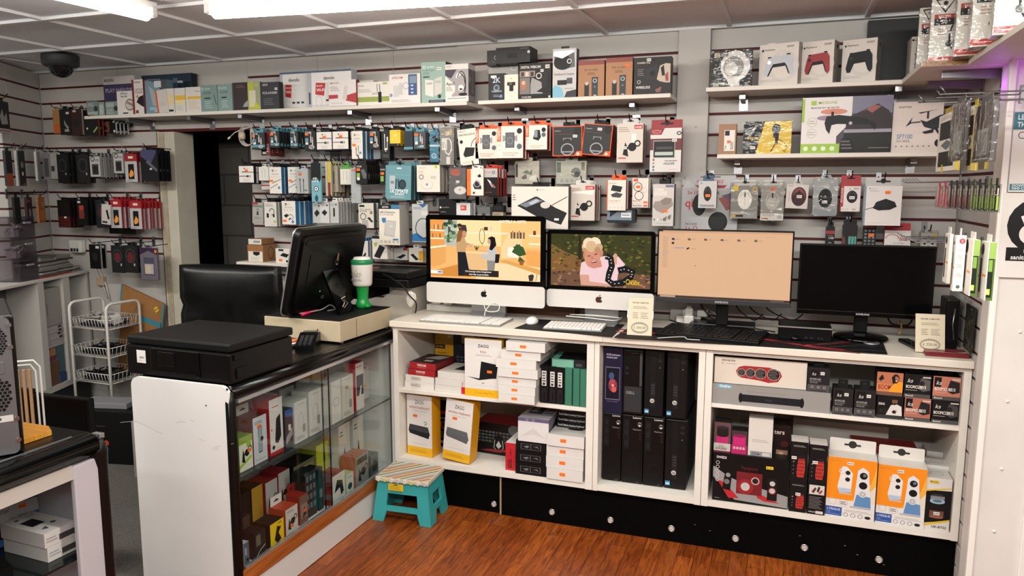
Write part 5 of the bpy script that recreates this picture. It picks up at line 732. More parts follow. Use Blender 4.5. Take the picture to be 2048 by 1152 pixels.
# ---------------------------------------------------------------- goods on the right hand side wall, hooks pointing into the room
def side_pack(name, cat, label, pl, pm, pr, pt, pb, x, fc, GF=(), GS=(), side=None, hkx=True, film=None, st=None):
    """a packet whose front faces away from the side wall; pl..pm its front, pm..pr its narrow edge towards the viewer"""
    z0 = sZ(pb, x, -.4); z1 = sZ(pt, x, -.4); zm = (z0 + z1) / 2
    yn, yf = sY(pm, x, zm), sY(pl, x, zm); yn, yf = min(yn, yf), max(yn, yf)
    z0 = sZ(pb, x, yn); z1 = sZ(pt, x, yn); x2 = sX(pr, yn, zm); x2 = max(x2, x + .008); w = yf - yn; h = z1 - z0; side = side or fc
    b = MB(); b.box(0, x2 - x, 0, w, 0, h, None, mats=[mt(side), mt(side), mt(side), mt(fc), mt(side), mt(side)])
    b.face((0, w, 0), (0, -1, 0), (0, 0, 1), w, h, GF); b.face((0, 0, 0), (1, 0, 0), (0, 0, 1), x2 - x, h, GS)
    o = b.build(name, None, (x, yn, z0)); tag(o, label, cat)
    t = MB(); t.box((x2 - x) / 2 - .0008, (x2 - x) / 2 + .0008, w * .2, w * .8, h - .001, h + .02, mt(side)); t.build('hang_tab', o)
    if film: t = MB(); t.box(-.003, x2 - x + .003, -.003, w + .003, -.003, h + .004, FILM); t.build('clear_wrapper', o)
    return o
def side_hook(px, py, x, label, L=None):
    p = at(px, py, 'x', x); t = thing('display_hook', label, 'display hook', (XR, p.y, p.z), 0)
    b = MB(); e = x - XR; b.tube([(-.004, 0, .012), (-.012, 0, 0), (e - .02, 0, 0), (e, 0, 0), (e - .02, 0, .024)], .0028, STEEL, 6); b.build('prong', t)
    b = MB(); b.box(-.008, -.001, -.012, .012, -.03, .03, STEEL); b.build('back_plate', t); return t
bigp = [('r', .1, .55, .9, .86, '232326'), ('r', .1, .08, .9, .34, '232326'), ('p', '5a6068', [.2, .46, .5, .54, .8, .46, .5, .36]), ('s', 2, .1, .9, .7, .97, 'a9a39a'), ('e', .35, .04, .05, 'c9b02c')]
side_pack('screen_protector_box', 'screen protector box', 'white boxed screen protector hanging nearest the drone box', 1877, 1916, 1926, 216, 340, .5, 'd3ccc1', bigp, side='a8912c')
side_pack('blister_packet', 'phone case packet', 'grey blister packed case hanging in front of the white protector box', 1906, 1934, 1940, 200, 318, .47, '4a4446', [('r', .2, .1, .8, .5, '7a787c'), ('r', .1, .6, .9, .98, '3a3032')], film=True)
side_pack('screen_protector_box', 'screen protector box', 'first yellow sided protector box behind the grey blister packs', 1938, 1948, 1963, 210, 341, .54, 'cfc9be', bigp, GS=[('r', 0, 0, .66, 1, 'a8921c'), ('r', .66, 0, .72, 1, 'd3ccc1')], side='a8921c')
side_pack('blister_packet', 'phone case packet', 'second grey blister packed case, nearer the wall poster', 1953, 1990, 1999, 199, 320, .5, '514c4e', [('r', .2, .1, .8, .56, '8d8b8f'), ('r', .24, .14, .76, .5, '6f6d72'), ('r', .1, .62, .9, .98, '3a3032'), ('s', 1, .1, .02, .9, .06, 'b9b6b2')], film=True)
side_pack('screen_protector_box', 'screen protector box', 'second yellow sided protector box, deepest beside the poster', 1962, 1975, 1984, 225, 338, .6, 'b9b3a8', [], GS=[('r', 0, 0, .5, 1, '9c861c')], side='7a6a20')
for i, (px, py, x, l) in enumerate(((1885, 194, .5, 'above the white protector box'), (1893, 187, .47, 'above the grey blister packs'), (1850, 205, .42, 'reaching farthest over the pale drone box'))):
    side_hook(px, py, x, 'chrome prong on the side wall, ' + l)
bc = [('9b3d48', 'clear', 'pink'), ('9b3d48', '', 'pink'), ('2a1c1e', '', 'dark red'), ('241a1b', '', 'dark red'), ('1f1718', '', 'dark red'), ('1f1819', '', 'dark red'), ('3c4a22', '', 'green'), ('1c2218', '', 'green'), ('1d2619', '', 'green'), ('3f4e24', '', 'green'), ('1a2016', '', 'green')]
cnt = {}
for i, (c, _, l) in enumerate(bc):
    px = 1872 + i * 11.2; hi = {'pink': 'c26a74', 'dark red': '7a2a2c', 'green': '8aa83c'}[l]
    cnt[l] = cnt.get(l, 0) + 1
    side_pack('vape_bottle_packet', 'bottle packet', f'{ORD[cnt[l] - 1]} {l} bottle packet counted from the corner, hanging on the side wall rail', px, px + 6.5, px + 10, 374 - i * .3, 414 + i * .9, .5 + .004 * i, c, [('r', .3, .1, .7, .55, hi), ('r', .38, .55, .62, .78, 'c9b9a8'), ('r', .2, .8, .8, 1, '8d8a86')], GS=[('r', .2, .05, .8, .6, hi), ('r', .3, .62, .7, .9, 'b9a898')], film=True)
p0, p1 = at(1826, 358, 'x', .44), at(1984, 366, 'x', .70)
def rail(label, a, c, x, n):
    t = thing('display_rail', label, 'display rail'); y0, y1 = a.y, c.y
    b = MB(); b.tube([(x, y1, a.z), (x, y0, a.z)], .005, STEEL, 8); b.build('bar', t)
    for q in (y0 * .8 + y1 * .2, y0 * .2 + y1 * .8):
        b = MB(); b.tube([(x, q, a.z), (XR - .004, q, a.z)], .004, STEEL, 6); b.box(XR - .006, XR - .0006, q - .012, q + .012, a.z - .03, a.z + .03, STEEL); b.build('arm', t)
    for k in range(n):
        q = y0 + (y1 - y0) * (k + .5) / n; b = MB(); b.tube([(x + .02, q, a.z + .006), (x, q, a.z + .009), (x - .18, q, a.z + .006), (x - .2, q, a.z + .022)], .0024, STEEL, 5); b.build('prong', t)
    return t
Vp = lambda y, z: Vector((0, y, z))
rail('chrome rail with prongs holding the small bottle packets', Vp(-.1, 1.655), Vp(-.6, 1.655), .68, 6)
rail('chrome rail with prongs holding the green edged boxes', Vp(-.12, 1.42), Vp(-.6, 1.42), .68, 5)
gb = [('r', .1, .1, .34, .7, '202022'), ('e', .3, .86, .2, '26262a'), ('r', .5, .4, .9, .44, 'e0701c')]
gs_ = [('r', 0, 0, 1, 1, '4a6424'), ('r', 0, .72, 1, 1, '7f9a4a'), ('r', .05, .05, .8, .72, '1f2a14'), ('r', .2, .5, .7, .7, '6f8f3a'), ('r', .1, .1, .6, .2, 'a9c45a'), ('r', 0, 0, .14, 1, 'd8d4ca')]
side_pack('phone_case_box', 'phone case box', 'white phone case box hanging nearest the dark monitor', 1884, 1892, 1899, 468, 567, .47, 'd3cec4', gb, side='c9c4ba')
side_pack('phone_case_box', 'phone case box', 'white box with a round red letter badge on its edge', 1899, 1903, 1923, 471, 582, .46, 'd3cec4', gb, GS=[('e', .62, .9, .3, 'b3202c'), ('t', 'C', .5, .88, .04, 'e8dcd8', 'b')] + [('s', 3, .2, v, .8, v + .07, '9a958c') for v in (.72, .58, .42, .26)] + [('e', .5, .08, .2, '4a5a4c')], side='d6d0c5')
side_pack('phone_case_box', 'phone case box', 'green picture edged case box beside the red lettered box', 1920, 1935, 1950, 480, 592, .49, 'd0cabf', gb, GS=gs_, side='d0cabf')
side_pack('phone_case_box', 'phone case box', 'green picture edged case box nearest the post', 1951, 1965, 1981, 485, 601, .52, 'd0cabf', gb, GS=gs_, side='d0cabf')
# ================================================================ goods in the open cabinets under the worktop
Z1 += .001; Z3 += .001; ZB += .001
def stackbox(name, cat, fmt, rows, z, y, d, fc, G=(), group=None, **kw):
    """boxes lying one on another, lowest first; rows = (px0, px1, height) each"""
    n = len(rows)
    for i, (a, c, h) in enumerate(rows):
        pos = 'lowest' if i == 0 else 'topmost' if i == n - 1 else (ORD[i] + ' from below')
        carton(name, cat, fmt.format(pos), a, c, None, z, y + .004 * ((i * 7) % 3), d, fc, G, h=h - .0006, group=group, **{k: v for k, v in kw.items()}); z += h
    return z
kb = 'keyboard_box'; kc = 'keyboard box'
# first cabinet, upper shelf
carton(kb, kc, 'yellow box standing at the back beside the cabinet side', 871, 907, 660, Z1, -.13, .04, 'd99f16', [('r', 0, .56, .55, .66, '3a2a18'), ('t', 'for iPad', .06, .59, .04, 'd9a93a', 'b', .4), ('s', 3, .1, .3, .8, .5, 'a8761c'), ('s', 1, .1, .2, .7, .23, 'a8761c'), ('l', '5a4318', .03, [.2, .84, .2, .78, .3, .78]), ('r', .7, .82, .86, .88, 'd6cfc2')])
keyp = [('r', u0, v0, u0 + .1, v0 + .045, '52556a') for u0 in (.1, .24, .38, .52, .66, .8) for v0 in (.16, .24, .32, .4)]
carton(kb, kc, 'dark navy tablet keyboard box behind the white folio box', 908, 962, 665, Z1, -.16, .04, '2a2c3a', keyp + [('r', .3, .72, .98, .95, 'a98a72'), ('r', .5, .72, .98, .95, '7a94b5'), ('r', .75, .72, .98, .95, '3f5f8f'), ('r', .28, .7, 1, .74, '16171d')])
carton(kb, kc, 'yellow topped box showing above the white folio box', 966, 1026, 674, Z1, -.22, .08, 'c79a1e', [('r', 0, .5, .5, 1, '2a2422')], top='b8921f')
stackbox('laptop_part_box', 'box', 'flat white box with label under the red boxes, {}', [(810, 868, .034), (811, 868, .034)], Z1, -.49, .22, 'd4cfc8', [('r', .2, .2, .55, .8, 'bdb7ae'), ('s', 2, .22, .3, .5, .7, '8f8a84')])
stackbox('laptop_part_box', 'box', 'red headset box with white lettering on the flat white boxes, {}', [(815, 871, .032), (818, 872, .036)], Z1 + .068, -.485, .2, '97181f', [('t', 'WS4100', .3, .45, .34, 'e4d4d0', 'b', .34), ('s', 1, .3, .22, .62, .32, 'c98a88')], side='6d1318', top='3a2a2a', rz=-4, gs={'T': [('p', '8d8a84', [.2, .5, .5, .9, .95, .9, .8, .5]), ('r', .4, .2, .7, .34, 'a9a6a0')]})
stackbox('laptop_part_box', 'box', 'white laptop screen box beside the red headset boxes, {}', [(869, 923, .034), (870, 923, .034), (875, 932, .036)], Z1, -.5, .2, 'cfcac4', [], side='b8b3ac', gs={'T': [('p', '2a2a2d', [.4, .3, .95, .3, .95, .9, .5, .9])]}, rz=-3)
carton('laptop_part_box', 'box', 'tiny red and white box tucked beside the folio box', 922, 932, 758, Z1, -.5, .05, 'd0c8c4', [('r', 0, 0, 1, .45, 'c0202a'), ('t', 'J', .2, .6, .2, 'a82a30', 'b')])
zg = lambda t, r: [('t', 'ZAGG', .5, .86, .06, '2b292c', 'c', .34), ('t', t, .5, .78 if r else .775, .045, 'a5303a', 'c', .8), ('s', 1, .24, .735, .78, .75, 'a9a4a0'), ('r', 0, 0, 1, .145, 'e3ab12'), ('s', 2, .1, .05, .8, .1, 'b5861a'), ('s', 1, .2, .19, .8, .21, 'c3beb8')]
carton(kb, kc, 'white and yellow folio box with a propped tablet picture', 930, 1003, 679, Z1, -.52, .03, 'd8d4d0', [('t', 'ZAGG', .36, .86, .05, '2b292c', 'b', .32), ('t', 'folio', .42, .765, .045, 'a5303a', '', .2), ('s', 2, .3, .71, .75, .74, 'a9a4a0'), ('r', 0, 0, 1, .135, 'e3ab12'), ('t', '11 inch iPad Pro', .28, .05, .04, 'a87a1a', '', .5), ('p', '1b1b1e', [.45, .62, .9, .58, .86, .34, .4, .32]), ('p', '26262a', [.06, .34, .4, .32, .86, .35, .4, .29]), ('s', 1, .3, .2, .8, .21, 'c3beb8'), ('r', .46, .24, .54, .25, '55534f')], side='c79a1e', st=(.68, .45, 'f2701c', .026))
wb = [('r', .36, .36, .52, .66, 'f2701c')]
zz = stackbox('laptop_box', 'laptop box', 'plain white laptop box with orange sticker beside the folio box, {}', [(997, 1069, .042), (997, 1070, .042), (997, 1072, .042), (996, 1075, .044), (992, 1072, .044), (1002, 1081, .043), (1012, 1090, .045)], Z1, -.565, .3, 'd3d0cc', wb, side='b5b2ae', gs={'T': [('e', .6, .5, .2, '1d1d20', .1)]})  # darker side colour paints in shading so the stacked edges read
for i, (a, c) in enumerate(((1080, 1096), (1097, 1112), (1112, 1127))):
    carton('adapter_case', 'case', f'black upright case with white label, {ORD[i]} from the white laptop boxes', a, c, 731 + i * 2, Z1, -.51, .16, '141416', [('r', .2, .46, .78, .86, 'd3d0cb'), ('s', 4, .3, .56, .7, .84, '3a3836'), ('r', .32, .48, .62, .54, '3a3836'), ('r', .2, .06, .8, .4, '2a2a2d'), ('p', '0a0a0b', [.4, .08, .66, .08, .62, .3, .44, .3])], group=None)
for i, (a, c) in enumerate(((1129, 1143), (1145, 1158), (1159, 1173))):
    carton('adapter_case', 'case', f'upright green case, {ORD[i]} from the black labelled cases', a, c, 736 + i * 2, Z1, -.515, .15, '34705a', [('r', 0, 0, .12, 1, '28574a')], rz=2)
carton('adapter_case', 'case', 'pale teal and black case lying across the upright cases', 1104, 1170, 719, sZ(737, sX(1130, -.5, .8), -.5), -.5, .16, '4c8a78', [('r', .66, 0, 1, 1, '232628'), ('r', .02, .1, .64, .9, '6fa893'), ('r', .72, .3, .9, .6, '47494c')], side='151617', top='17191a', gs={'T': [('p', '4c8a78', [0, 0, .2, 0, .16, 1, 0, 1])]}, rz=3)
# first cabinet, lower shelf
kbp = lambda c, v: [('p', c, [.06, v + .02, .9, v - .05, .86, v - .12, .1, v - .06]), ('p', c, [.1, v + .09, .84, v + .07, .92, v - .06, .06, v - .03])] + [('l', '6a6a70', .012, [.12, v + .07 - k * .02, .86, v + .05 - k * .022]) for k in range(4)]
carton(kb, kc, 'upright white and yellow wired keyboard box', 814, 866, 791, ZB, -.47, .085, 'd8d4d0', zg('wired keyboard', 1) + kbp('2b2b30', .42) + [('l', '2b2b30', .02, [.7, .52, .8, .55, .76, .58, .68, .56])], side='d9980f', top='d9980f', st=(.34, .66, 'f2701c', .026), rz=-6)
carton(kb, kc, 'leaning white and yellow wireless keyboard box', 884, 939, 800, ZB + .011, -.5, .085, 'd8d4d0', zg('wireless keyboard', 1) + kbp('57575c', .44), side='d9980f', top='d9980f', st=(.36, .7, 'f2701c', .026), rz=-4, roll=5)
carton(kb, kc, 'dark gaming box with a coloured dial behind the keyboard boxes', 873, 900, 806, ZB, -.3, .05, '19191c', [('r', 0, .75, 1, .82, '8a1c24'), ('o', .2, .52, .2, .05, 'c98a2a'), ('o', .6, .5, .26, .06, 'b02a2a'), ('t', 'TONE M8', .1, .64, .035, 'c9c7c4', 'b', .8), ('t', 'OM', .1, .08, .06, 'dedbd6', 'b', .7), ('s', 3, .1, .2, .6, .36, '5d5b5a')], side='101012')
carton(kb, kc, 'wide red topped gaming keyboard and mouse box', 950, 1046, 848, ZB, -.32, .16, '17171a', [('r', .06 + .075 * i, .38 + .1 * j, .115 + .075 * i, .44 + .1 * j, ('4a4a50', '5a4d42', '3f4f5a', '4f5a44')[(i + j) % 4]) for i in range(12) for j in range(4)] + [('e', .5, .4, .12, '101012', .15), ('p', 'b9b9bb', [.44, .3, .5, .46, .56, .3, .5, .2]), ('l', 'b9b9bb', .012, [.42, .48, .4, .24, .46, .12]), ('l', 'b9b9bb', .012, [.58, .48, .6, .24, .54, .12]), ('p', '8a1c24', [.1, .1, .5, .08, .74, .16, .7, .2, .3, .16]), ('e', .84, .85, .14, '55565a', .1)], side='7a1c22', top='7d1a20', rz=-4)
carton(kb, kc, 'thin upright red box with black lettering along its edge', 1011, 1031, 886, ZB, -.5, .24, 'b51f2a', [('v', 'JEDEL', .62, .07, .36, '2a1114', 'b', .36), ('v', 'GAMING', .6, .5, .2, '7d1820', 'b', .3)], side='c9c4bf', top='d6d2cd')
lb = [('r', .16, .22, .82, .76, '5a5a5e'), ('r', .18, .25, .48, .73, '1d1d1f'), ('r', .5, .25, .8, .73, '1d1d1f'), ('p', '6a6a6e', [.24, .5, .4, .6, .44, .5, .36, .34]), ('p', '6a6a6e', [.56, .5, .7, .6, .76, .4, .66, .5])]
zz = stackbox('laptop_box', 'laptop box', 'flat black box with a framed diagram beside the red box, {}', [(1031, 1092, .0565), (1031, 1092, .056), (1032, 1093, .056)], ZB, -.525, .28, '161618', lb)
carton('projector_box', 'box', 'white and violet box on top of the flat black boxes', 1036, 1097, None, zz, -.525, .28, 'd3d0cf', [('r', 0, .86, 1, 1, '5d5475'), ('o', .3, .92, .04, .01, 'b9b5c4'), ('o', .5, .92, .04, .01, 'b9b5c4'), ('p', 'c6c3c1', [.1, .2, .5, .6, .9, .2, .5, .34])], side='6d6a78', top='8f8c90', h=.118, gs={'T': [('r', .15, .3, .6, .8, '3a3844'), ('r', .2, .4, .4, .7, '8a8494'), ('s', 2, .66, .3, .95, .7, '5a5664')], 'R': [('r', 0, 0, 1, .55, '3a3840'), ('p', '232228', [.1, .5, .6, .9, .9, .5])]})
zz = stackbox('laptop_box', 'laptop box', 'white laptop box with orange sticker under the black keyboard boxes, {}', [(1093, 1165, .056), (1092, 1166, .056), (1093, 1167, .055), (1094, 1168, .058)], ZB, -.535, .3, 'd3d0cc', wb, side='b5b2ae', gs={'T': [('e', .62, .35, .22, '1d1d20', .09), ('s', 2, .06, .2, .3, .5, 'b0aca8')]})  # sides coloured darker as painted shading between the white boxes
ak = [('t', 'Te-613 Black Antelope Keyboard', .05, .34, .34, 'd6d4d0', 'b', .9), ('s', 1, .4, .1, .8, .18, '77757a')]
zz = stackbox(kb, kc, 'slim black keyboard box with white title on the white boxes, {}', [(1113, 1171, .026), (1114, 1172, .026), (1115, 1172, .026)], zz, -.42, .17, '121214', ak, side='0e0e10')
carton(kb, kc, 'blue topped slim box above the black titled keyboard boxes', 1117, 1172, None, zz, -.42, .17, '1b2236', [('t', 'Keyboard', .05, .3, .4, 'c9c7d4', 'b', .5)], side='121624', top='1d2f66', h=.028, gs={'T': [('p', '0f1014', [.35, .2, .95, .2, .95, .9, .5, .9])]})
# computer towers in the middle cabinet
def tower(px0, px1, pt, z, kind, label, y=-.455, h=None):
    x0, x1 = sX(px0, y, z), sX(px1, y, z); w = x1 - x0; xc = (x0 + x1) / 2; h = h or sZ(pt, xc, y) - z; D = .36
    t = thing('computer_tower', label, 'computer tower', (xc, y, z), 0)
    BK = mt('0e0e10', .4); b = MB(); b.box(-w / 2, w / 2, .012, D, 0, h, mt('121214', .5), .003); b.build('case', t)
    b = MB(); b.box(-w / 2, w / 2, -.004, .0125, .002, h - .002, BK, .004)
    F = lambda g: b.face((-w / 2, -.0042, .002), (1, 0, 0), (0, 0, 1), w, h - .004, g)
    if kind == 'l':
        F([('s', 26, .1, .06, .9, .46, '19191b'), ('o', .55, .24, .3, .03, '1c1c1f'), ('r', .08, .5, .34, .94, '1b1b1e'), ('r', .12, .54, .3, .62, '26262a'), ('r', .12, .7, .3, .78, '26262a'), ('r', .12, .84, .3, .9, '26262a'), ('t', 'Lenovo', .5, .955, .028, 'c9c7c4', 'b', .42), ('t', 'ThinkCentre', .5, .785, .022, '8f8d8b', '', .4), ('t', 'M73', .7, .012, .014, '77757a', 'i')])
    elif kind == 'h':
        F([('r', .05, .02 + .0165 * k, .95, .028 + .0165 * k, '1f1f22') for k in range(56)] + [('r', .3, .12, .6, .97, '141416'), ('r', .34, .15, .58, .5, '232327'), ('r', .66, .54, .9, .97, '09090a'), ('r', .7, .8, .86, .84, '2a2a2d'), ('r', .7, .88, .86, .92, '2a2a2d'), ('e', .78, .72, .02, 'b9b7b4')] + [('r', .36, .33 + .04 * k, .54, .355 + .04 * k, '3a3a3e') for k in range(4)])
    else:
        F([('r', .1, .04 + .006 * k, .95, .043 + .006 * k, '4b4b4e') for k in range(66)] + [('r', .84, .45, .96, .96, '47474a'), ('r', .1, .3, .72, .38, '3d3d40'), ('t', 'DELL', .2, .32, .04, '8d8b88', 'b'), ('r', .14, .62, .3, .66, '2c2c30'), ('r', .14, .7, .3, .74, '2c2c30'), ('s', 1, .4, .95, .74, .955, '8d8b88')])
    if kind == 'h' and z > .4: b.face((-w / 2, -.0045, .002), (1, 0, 0), (0, 0, 1), w, h, [('v', 'BUSINESS QUALITY' if px0 < 1300 else 'REFURB ASSURED', .52, .62, .11, 'c9c7c4', 'b', .28)])
    b.build('front_panel', t)
    if kind == 'h':
        b = MB(); b.face((-w / 2 + w * .3, -.006, h * .2), (1, 0, 0), (0, 0, 1), w * .26, w * .26, [('e', .5, .5, .44, 'b9b7b4'), ('t', 'hp', .5, .32, .42, '1b1b1e', 'bic')]); b.build('badge', t)
        b = MB(); b.face((-w / 2 + w * .05, -.006, h * .05), (1, 0, 0), (0, 0, 1), w * .22, w * .22, [('r', 0, 0, 1, 1, '3f7fa8'), ('r', .1, .2, .9, .6, 'a9cfdf')]); b.build('processor_sticker', t)
    if kind == 'l': b = MB(); b.lathe([(.011, 0), (.011, .004), (.008, .004), (.008, .002), (0, .002)], STEEL, 20); o = b.build('power_button', t, (w * .33, -.0042, h * .87), (R(90), 0, 0))
    if kind != 'd':
        for k in range(3): b = MB(); b.box(-.004, .004, -.0012, 0, -.004, .004, mt('55555a', .3, 1)); b.build('port', t, (w * (.36 if kind == 'l' else .28), -.0042, h * (.66 + .04 * k)))
    return z + h
zt = tower(1204, 1241, 825, ZB, 'l', 'black tower with round button under the mouse pad box')
tower(1242, 1284, 829, ZB, 'l', 'second round button black tower, under the mesh fronted tower', h=zt - ZB)
tower(1285, 1326, 833, ZB, 'l', 'third round button black tower, beside the lower ribbed tower', h=zt - ZB)
tower(1328, 1371, 839, ZB, 'h', 'lower ribbed black tower with round badge, beside cabinet side', h=zt - ZB)
carton('mouse_pad_box', 'mouse pad box', 'dark violet mouse pad box with a glowing nebula picture', 1206, 1243, 694, zt, -.46, .3, '232040', [('t', 'RGB luminous', .14, .87, .03, 'b9b5c9', 'b', .72), ('t', 'mouse pad', .14, .83, .03, 'b9b5c9', 'b', .56), ('r', .1, .2, .88, .7, '6a6478'), ('r', .13, .215, .85, .685, '16142b'), ('e', .5, .42, .24, '7a2f48', .36), ('e', .46, .46, .16, 'a8404e', .2), ('e', .56, .36, .14, 'c9584e', .16), ('e', .42, .56, .14, '3a4f7a', .2), ('e', .5, .42, .06, 'e8a89a', .07), ('s', 1, .2, .17, .8, .18, '8a85a0')], side='1a1830')
tower(1244, 1284, 699, zt, 'd', 'black tower with silver mesh front beside the mouse pad box')
tower(1287, 1326, 695, zt, 'h', 'upper ribbed tower beside the mesh fronted tower')
tower(1331, 1372, 698, zt, 'h', 'upper ribbed tower standing next to the cabinet side')
# third cabinet, upper shelf
sb = 'speaker_box'; sc_ = 'speaker box'
zz = sZ(776, sX(1540, -.52, .75), -.52)
carton(sb, sc_, 'long grey soundbar box under the white speaker box', 1424, 1659, 776, Z3, -.515, .2, '8d8b88', [('r', .04, .8, .17, .98, '6fa3bd'), ('t', 'OneDer', .06, .84, .12, 'e3ecf0', 'b', .1), ('r', .24, .2, .78, .56, '24262c'), ('e', .25, .38, .018, '1b1c21', .045), ('e', .77, .38, .018, '1b1c21', .045), ('t', '12:35', .46, .3, .1, '4a4c56'), ('s', 1, .3, .7, .64, .75, '7b7976')], side='6b6966')
carton(sb, sc_, 'white box picturing a red four speaker tube', 1428, 1612, 719, zz, -.5, .16, 'd2c7bb', [('p', '9c1c24', [.24, .5, .27, .66, .33, .72, .6, .72, .72, .6, .74, .42, .7, .2, .6, .14, .5, .2, .3, .26, .26, .34])] + [q for i, u in enumerate((.3, .4, .51, .65)) for q in (('e', u, .46, .045 + .008 * i, 'b9a89c'), ('e', u, .46, .04 + .008 * i, '1f1b1c'), ('s', 6, u - .036 - .006 * i, .46 - .13 - .02 * i, u + .036 + .006 * i, .46 + .13 + .02 * i, '6d6460'))] + [('t', 'KECHAODA', .08, .85, .07, '35302f', 'b', .15), ('t', 'S1', .08, .74, .05, '35302f', 'b'), ('s', 1, .12, .75, .24, .78, '7d746e')], side='b5aa9e', top='5d544d')
ks = [('r', .08, .62, .5, .92, '131314'), ('t', 'ks', .18, .68, .13, 'c9c6c2', 'i'), ('t', 'BOOMCUBE', .1, .5, .06, 'a8a5a2', 'b', .5), ('t', 'BLUETOOTH', .1, .42, .055, '8a8886', '', .5), ('t', 'SPEAKER', .1, .35, .055, '8a8886', '', .4), ('r', 0, 0, 1, .3, '4f4d4e'), ('o', .22, .19, .06, .015, 'b0adaa'), ('o', .5, .19, .06, .015, 'b0adaa'), ('o', .78, .19, .06, .015, 'b0adaa'), ('r', .1, .04, .85, .07, '2b2a2b')]
for a, c, p, z, l in ((1614, 1658, 736, zz, 'standing on the grey soundbar box'), (1664, 1704, 777, Z3, 'beside the end of the soundbar box'), (1707, 1749, 780, Z3, 'beside the orange boom boxes')):
    carton(sb, sc_, 'small dark cube speaker box with hanging tab, ' + l, a, c, p, z, -.515, .08, '2d2b2d', ks, tab=('1c1b1c', .5, .03), st=(.66, .78, 'dedad4', .016))
bk = lambda bg, fg: [('r', .04, .55, .3, .96, '141314'), ('t', 'ks', .1, .64, .17, 'd3cfca', 'i'), ('p', fg, [.5, .4, .62, .86, .96, .78, .98, .36, .72, .28]), ('e', .66, .62, .1, '2d2b2c', .12), ('t', 'BOOMCUBE15', .06, .4, .13, 'e3dcd4', 'b', .76), ('s', 1, .06, .3, .5, .34, 'b9afa6'), ('r', 0, 0, 1, .16, '4f4d4e'), ('t', 'Bluetooth', .06, .05, .07, 'd3cfca', 'b', .3), ('r', .68, .86, .98, .92, 'b9b3ad')]
br_ = [('r', 0, .16, 1, 1, 'b06a4a'), ('r', 0, .16, .52, .5, 'c77a4e'), ('t', 'BOOM', .06, .26, .2, '7a1f1a', 'b', .5), ('p', 'e0921f', [.46, .16, 1, .16, 1, .6, .8, .64, .56, .4]), ('e', .72, .74, .14, '2b2321', .2), ('e', .74, .72, .1, '9a6248', .13), ('p', 'e3d3c8', [.7, .62, .78, .64, .78, .66, .7, .66]), ('p', '1b1614', [.62, .5, .72, .6, .68, .9, .56, .8]), ('p', '2a2425', [.06, .7, .2, .9, .28, .72, .14, .6]), ('r', 0, 0, 1, .16, '6a4a3c')]
bd = [('t', 'BRING', .06, .58, .1, 'd6d2cc', 'b', .24), ('t', 'BOOM', .1, .24, .18, '3a3838', 'b', .5), ('p', 'cfcac6', [.36, .16, .98, .16, .94, .56, .78, .64, .54, .6]), ('e', .68, .78, .11, '6d4836', .16), ('p', '191413', [.57, .84, .66, .98, .78, .9, .77, .84]), ('p', '231b19', [.6, .66, .68, .6, .76, .66, .68, .7]), ('p', '7a5240', [.56, .3, .66, .4, .78, .36, .72, .22]), ('r', .62, .24, .72, .36, '17171a'), ('r', 0, 0, 1, .16, '3d3b3c')]
z2 = sZ(796, sX(1830, -.51, .8), -.51)
for i, (a, c, fc, g, l) in enumerate(((1752, 1804, '1a191b', bd, 'with a man in a white shirt'), (1807, 1859, 'a56450', bk('', '2a2728'), 'rose coloured, in the lower row'), (1862, 1915, '1d1c1e', bk('', '4a4748'), 'black, in the lower row'), (1752, 1804, 'b06a4a', br_, 'with a laughing woman on orange'), (1807, 1860, '1f1e20', bk('', '56534f'), 'black, in the upper row'), (1864, 1919, 'b5705a', bk('', '2a2728'), 'rose coloured, in the upper row'))):
    carton(sb, sc_, 'small boom cube box ' + l, a, c, None, Z3 if i < 3 else z2, -.505, .1, fc, g, h=z2 - Z3 - .0008, side='252324', top='1b1a1b', tab=('1b1a1b', .55, .022) if i > 2 else None)
# third cabinet, lower shelf
zz = sZ(913, sX(1490, -.5, .5), -.5)
carton(sb, sc_, 'large black speaker set box with a red subwoofer picture', 1424, 1574, 913, ZB, -.515, .24, '0f0f11', [('p', '8f8d8d', [0, .72, .22, .52, .44, .42, 1, .26, 1, .02, .3, .06, .12, .34, 0, .5]), ('p', 'b0202a', [.06, .44, .16, .4, .36, .1, .22, .08]), ('p', 'b0202a', [.6, .26, .9, .1, .7, .1, .6, .16]), ('p', '0f0f11', [0, 0, .2, 0, .06, .4, 0, .44]), ('p', '17171a', [.16, .58, .26, .66, .24, .24, .13, .26]), ('e', .205, .56, .032, '8a8886'), ('e', .19, .42, .038, '6d6b6b'), ('r', .32, .2, .66, .66, '6d141c'), ('e', .44, .36, .11, '8f1a24'), ('e', .44, .36, .06, 'b9b7b5'), ('e', .57, .5, .05, '2a2a2d'), ('o', .57, .5, .055, .015, 'c9a0a0'), ('r', .73, .14, .86, .6, '1c1c1f'), ('e', .795, .49, .036, 'b9b7b5'), ('e', .795, .34, .046, 'b9b7b5'), ('o', .795, .34, .05, .012, '8f1a24'), ('t', 'SWEEX', .04, .89, .05, 'dedbd6', 'b', .14), ('t', 'Purephonic', .38, .72, .06, '6d1a1e', '', .22), ('s', 1, .4, .69, .6, .7, '4a1a1c')] + [('o', .06, .8 - .09 * i, .025, .006, 'c9c6c2') for i in range(5)] + [('s', 1, .03, .05, .1, .065, '9d9b98')], side='151517', st=(.75, .81, 'e8c51c', .03))
fe = [('r', 0, 0, 1, .34, 'cfc9c4'), ('t', 'BASS', .3, .22, .05, '3a3636', '', .6), ('t', 'SOUND', .1, .14, .07, '3a3636', 'b', .7), ('r', 0, 0, 1, .1, '8a1d4e')]
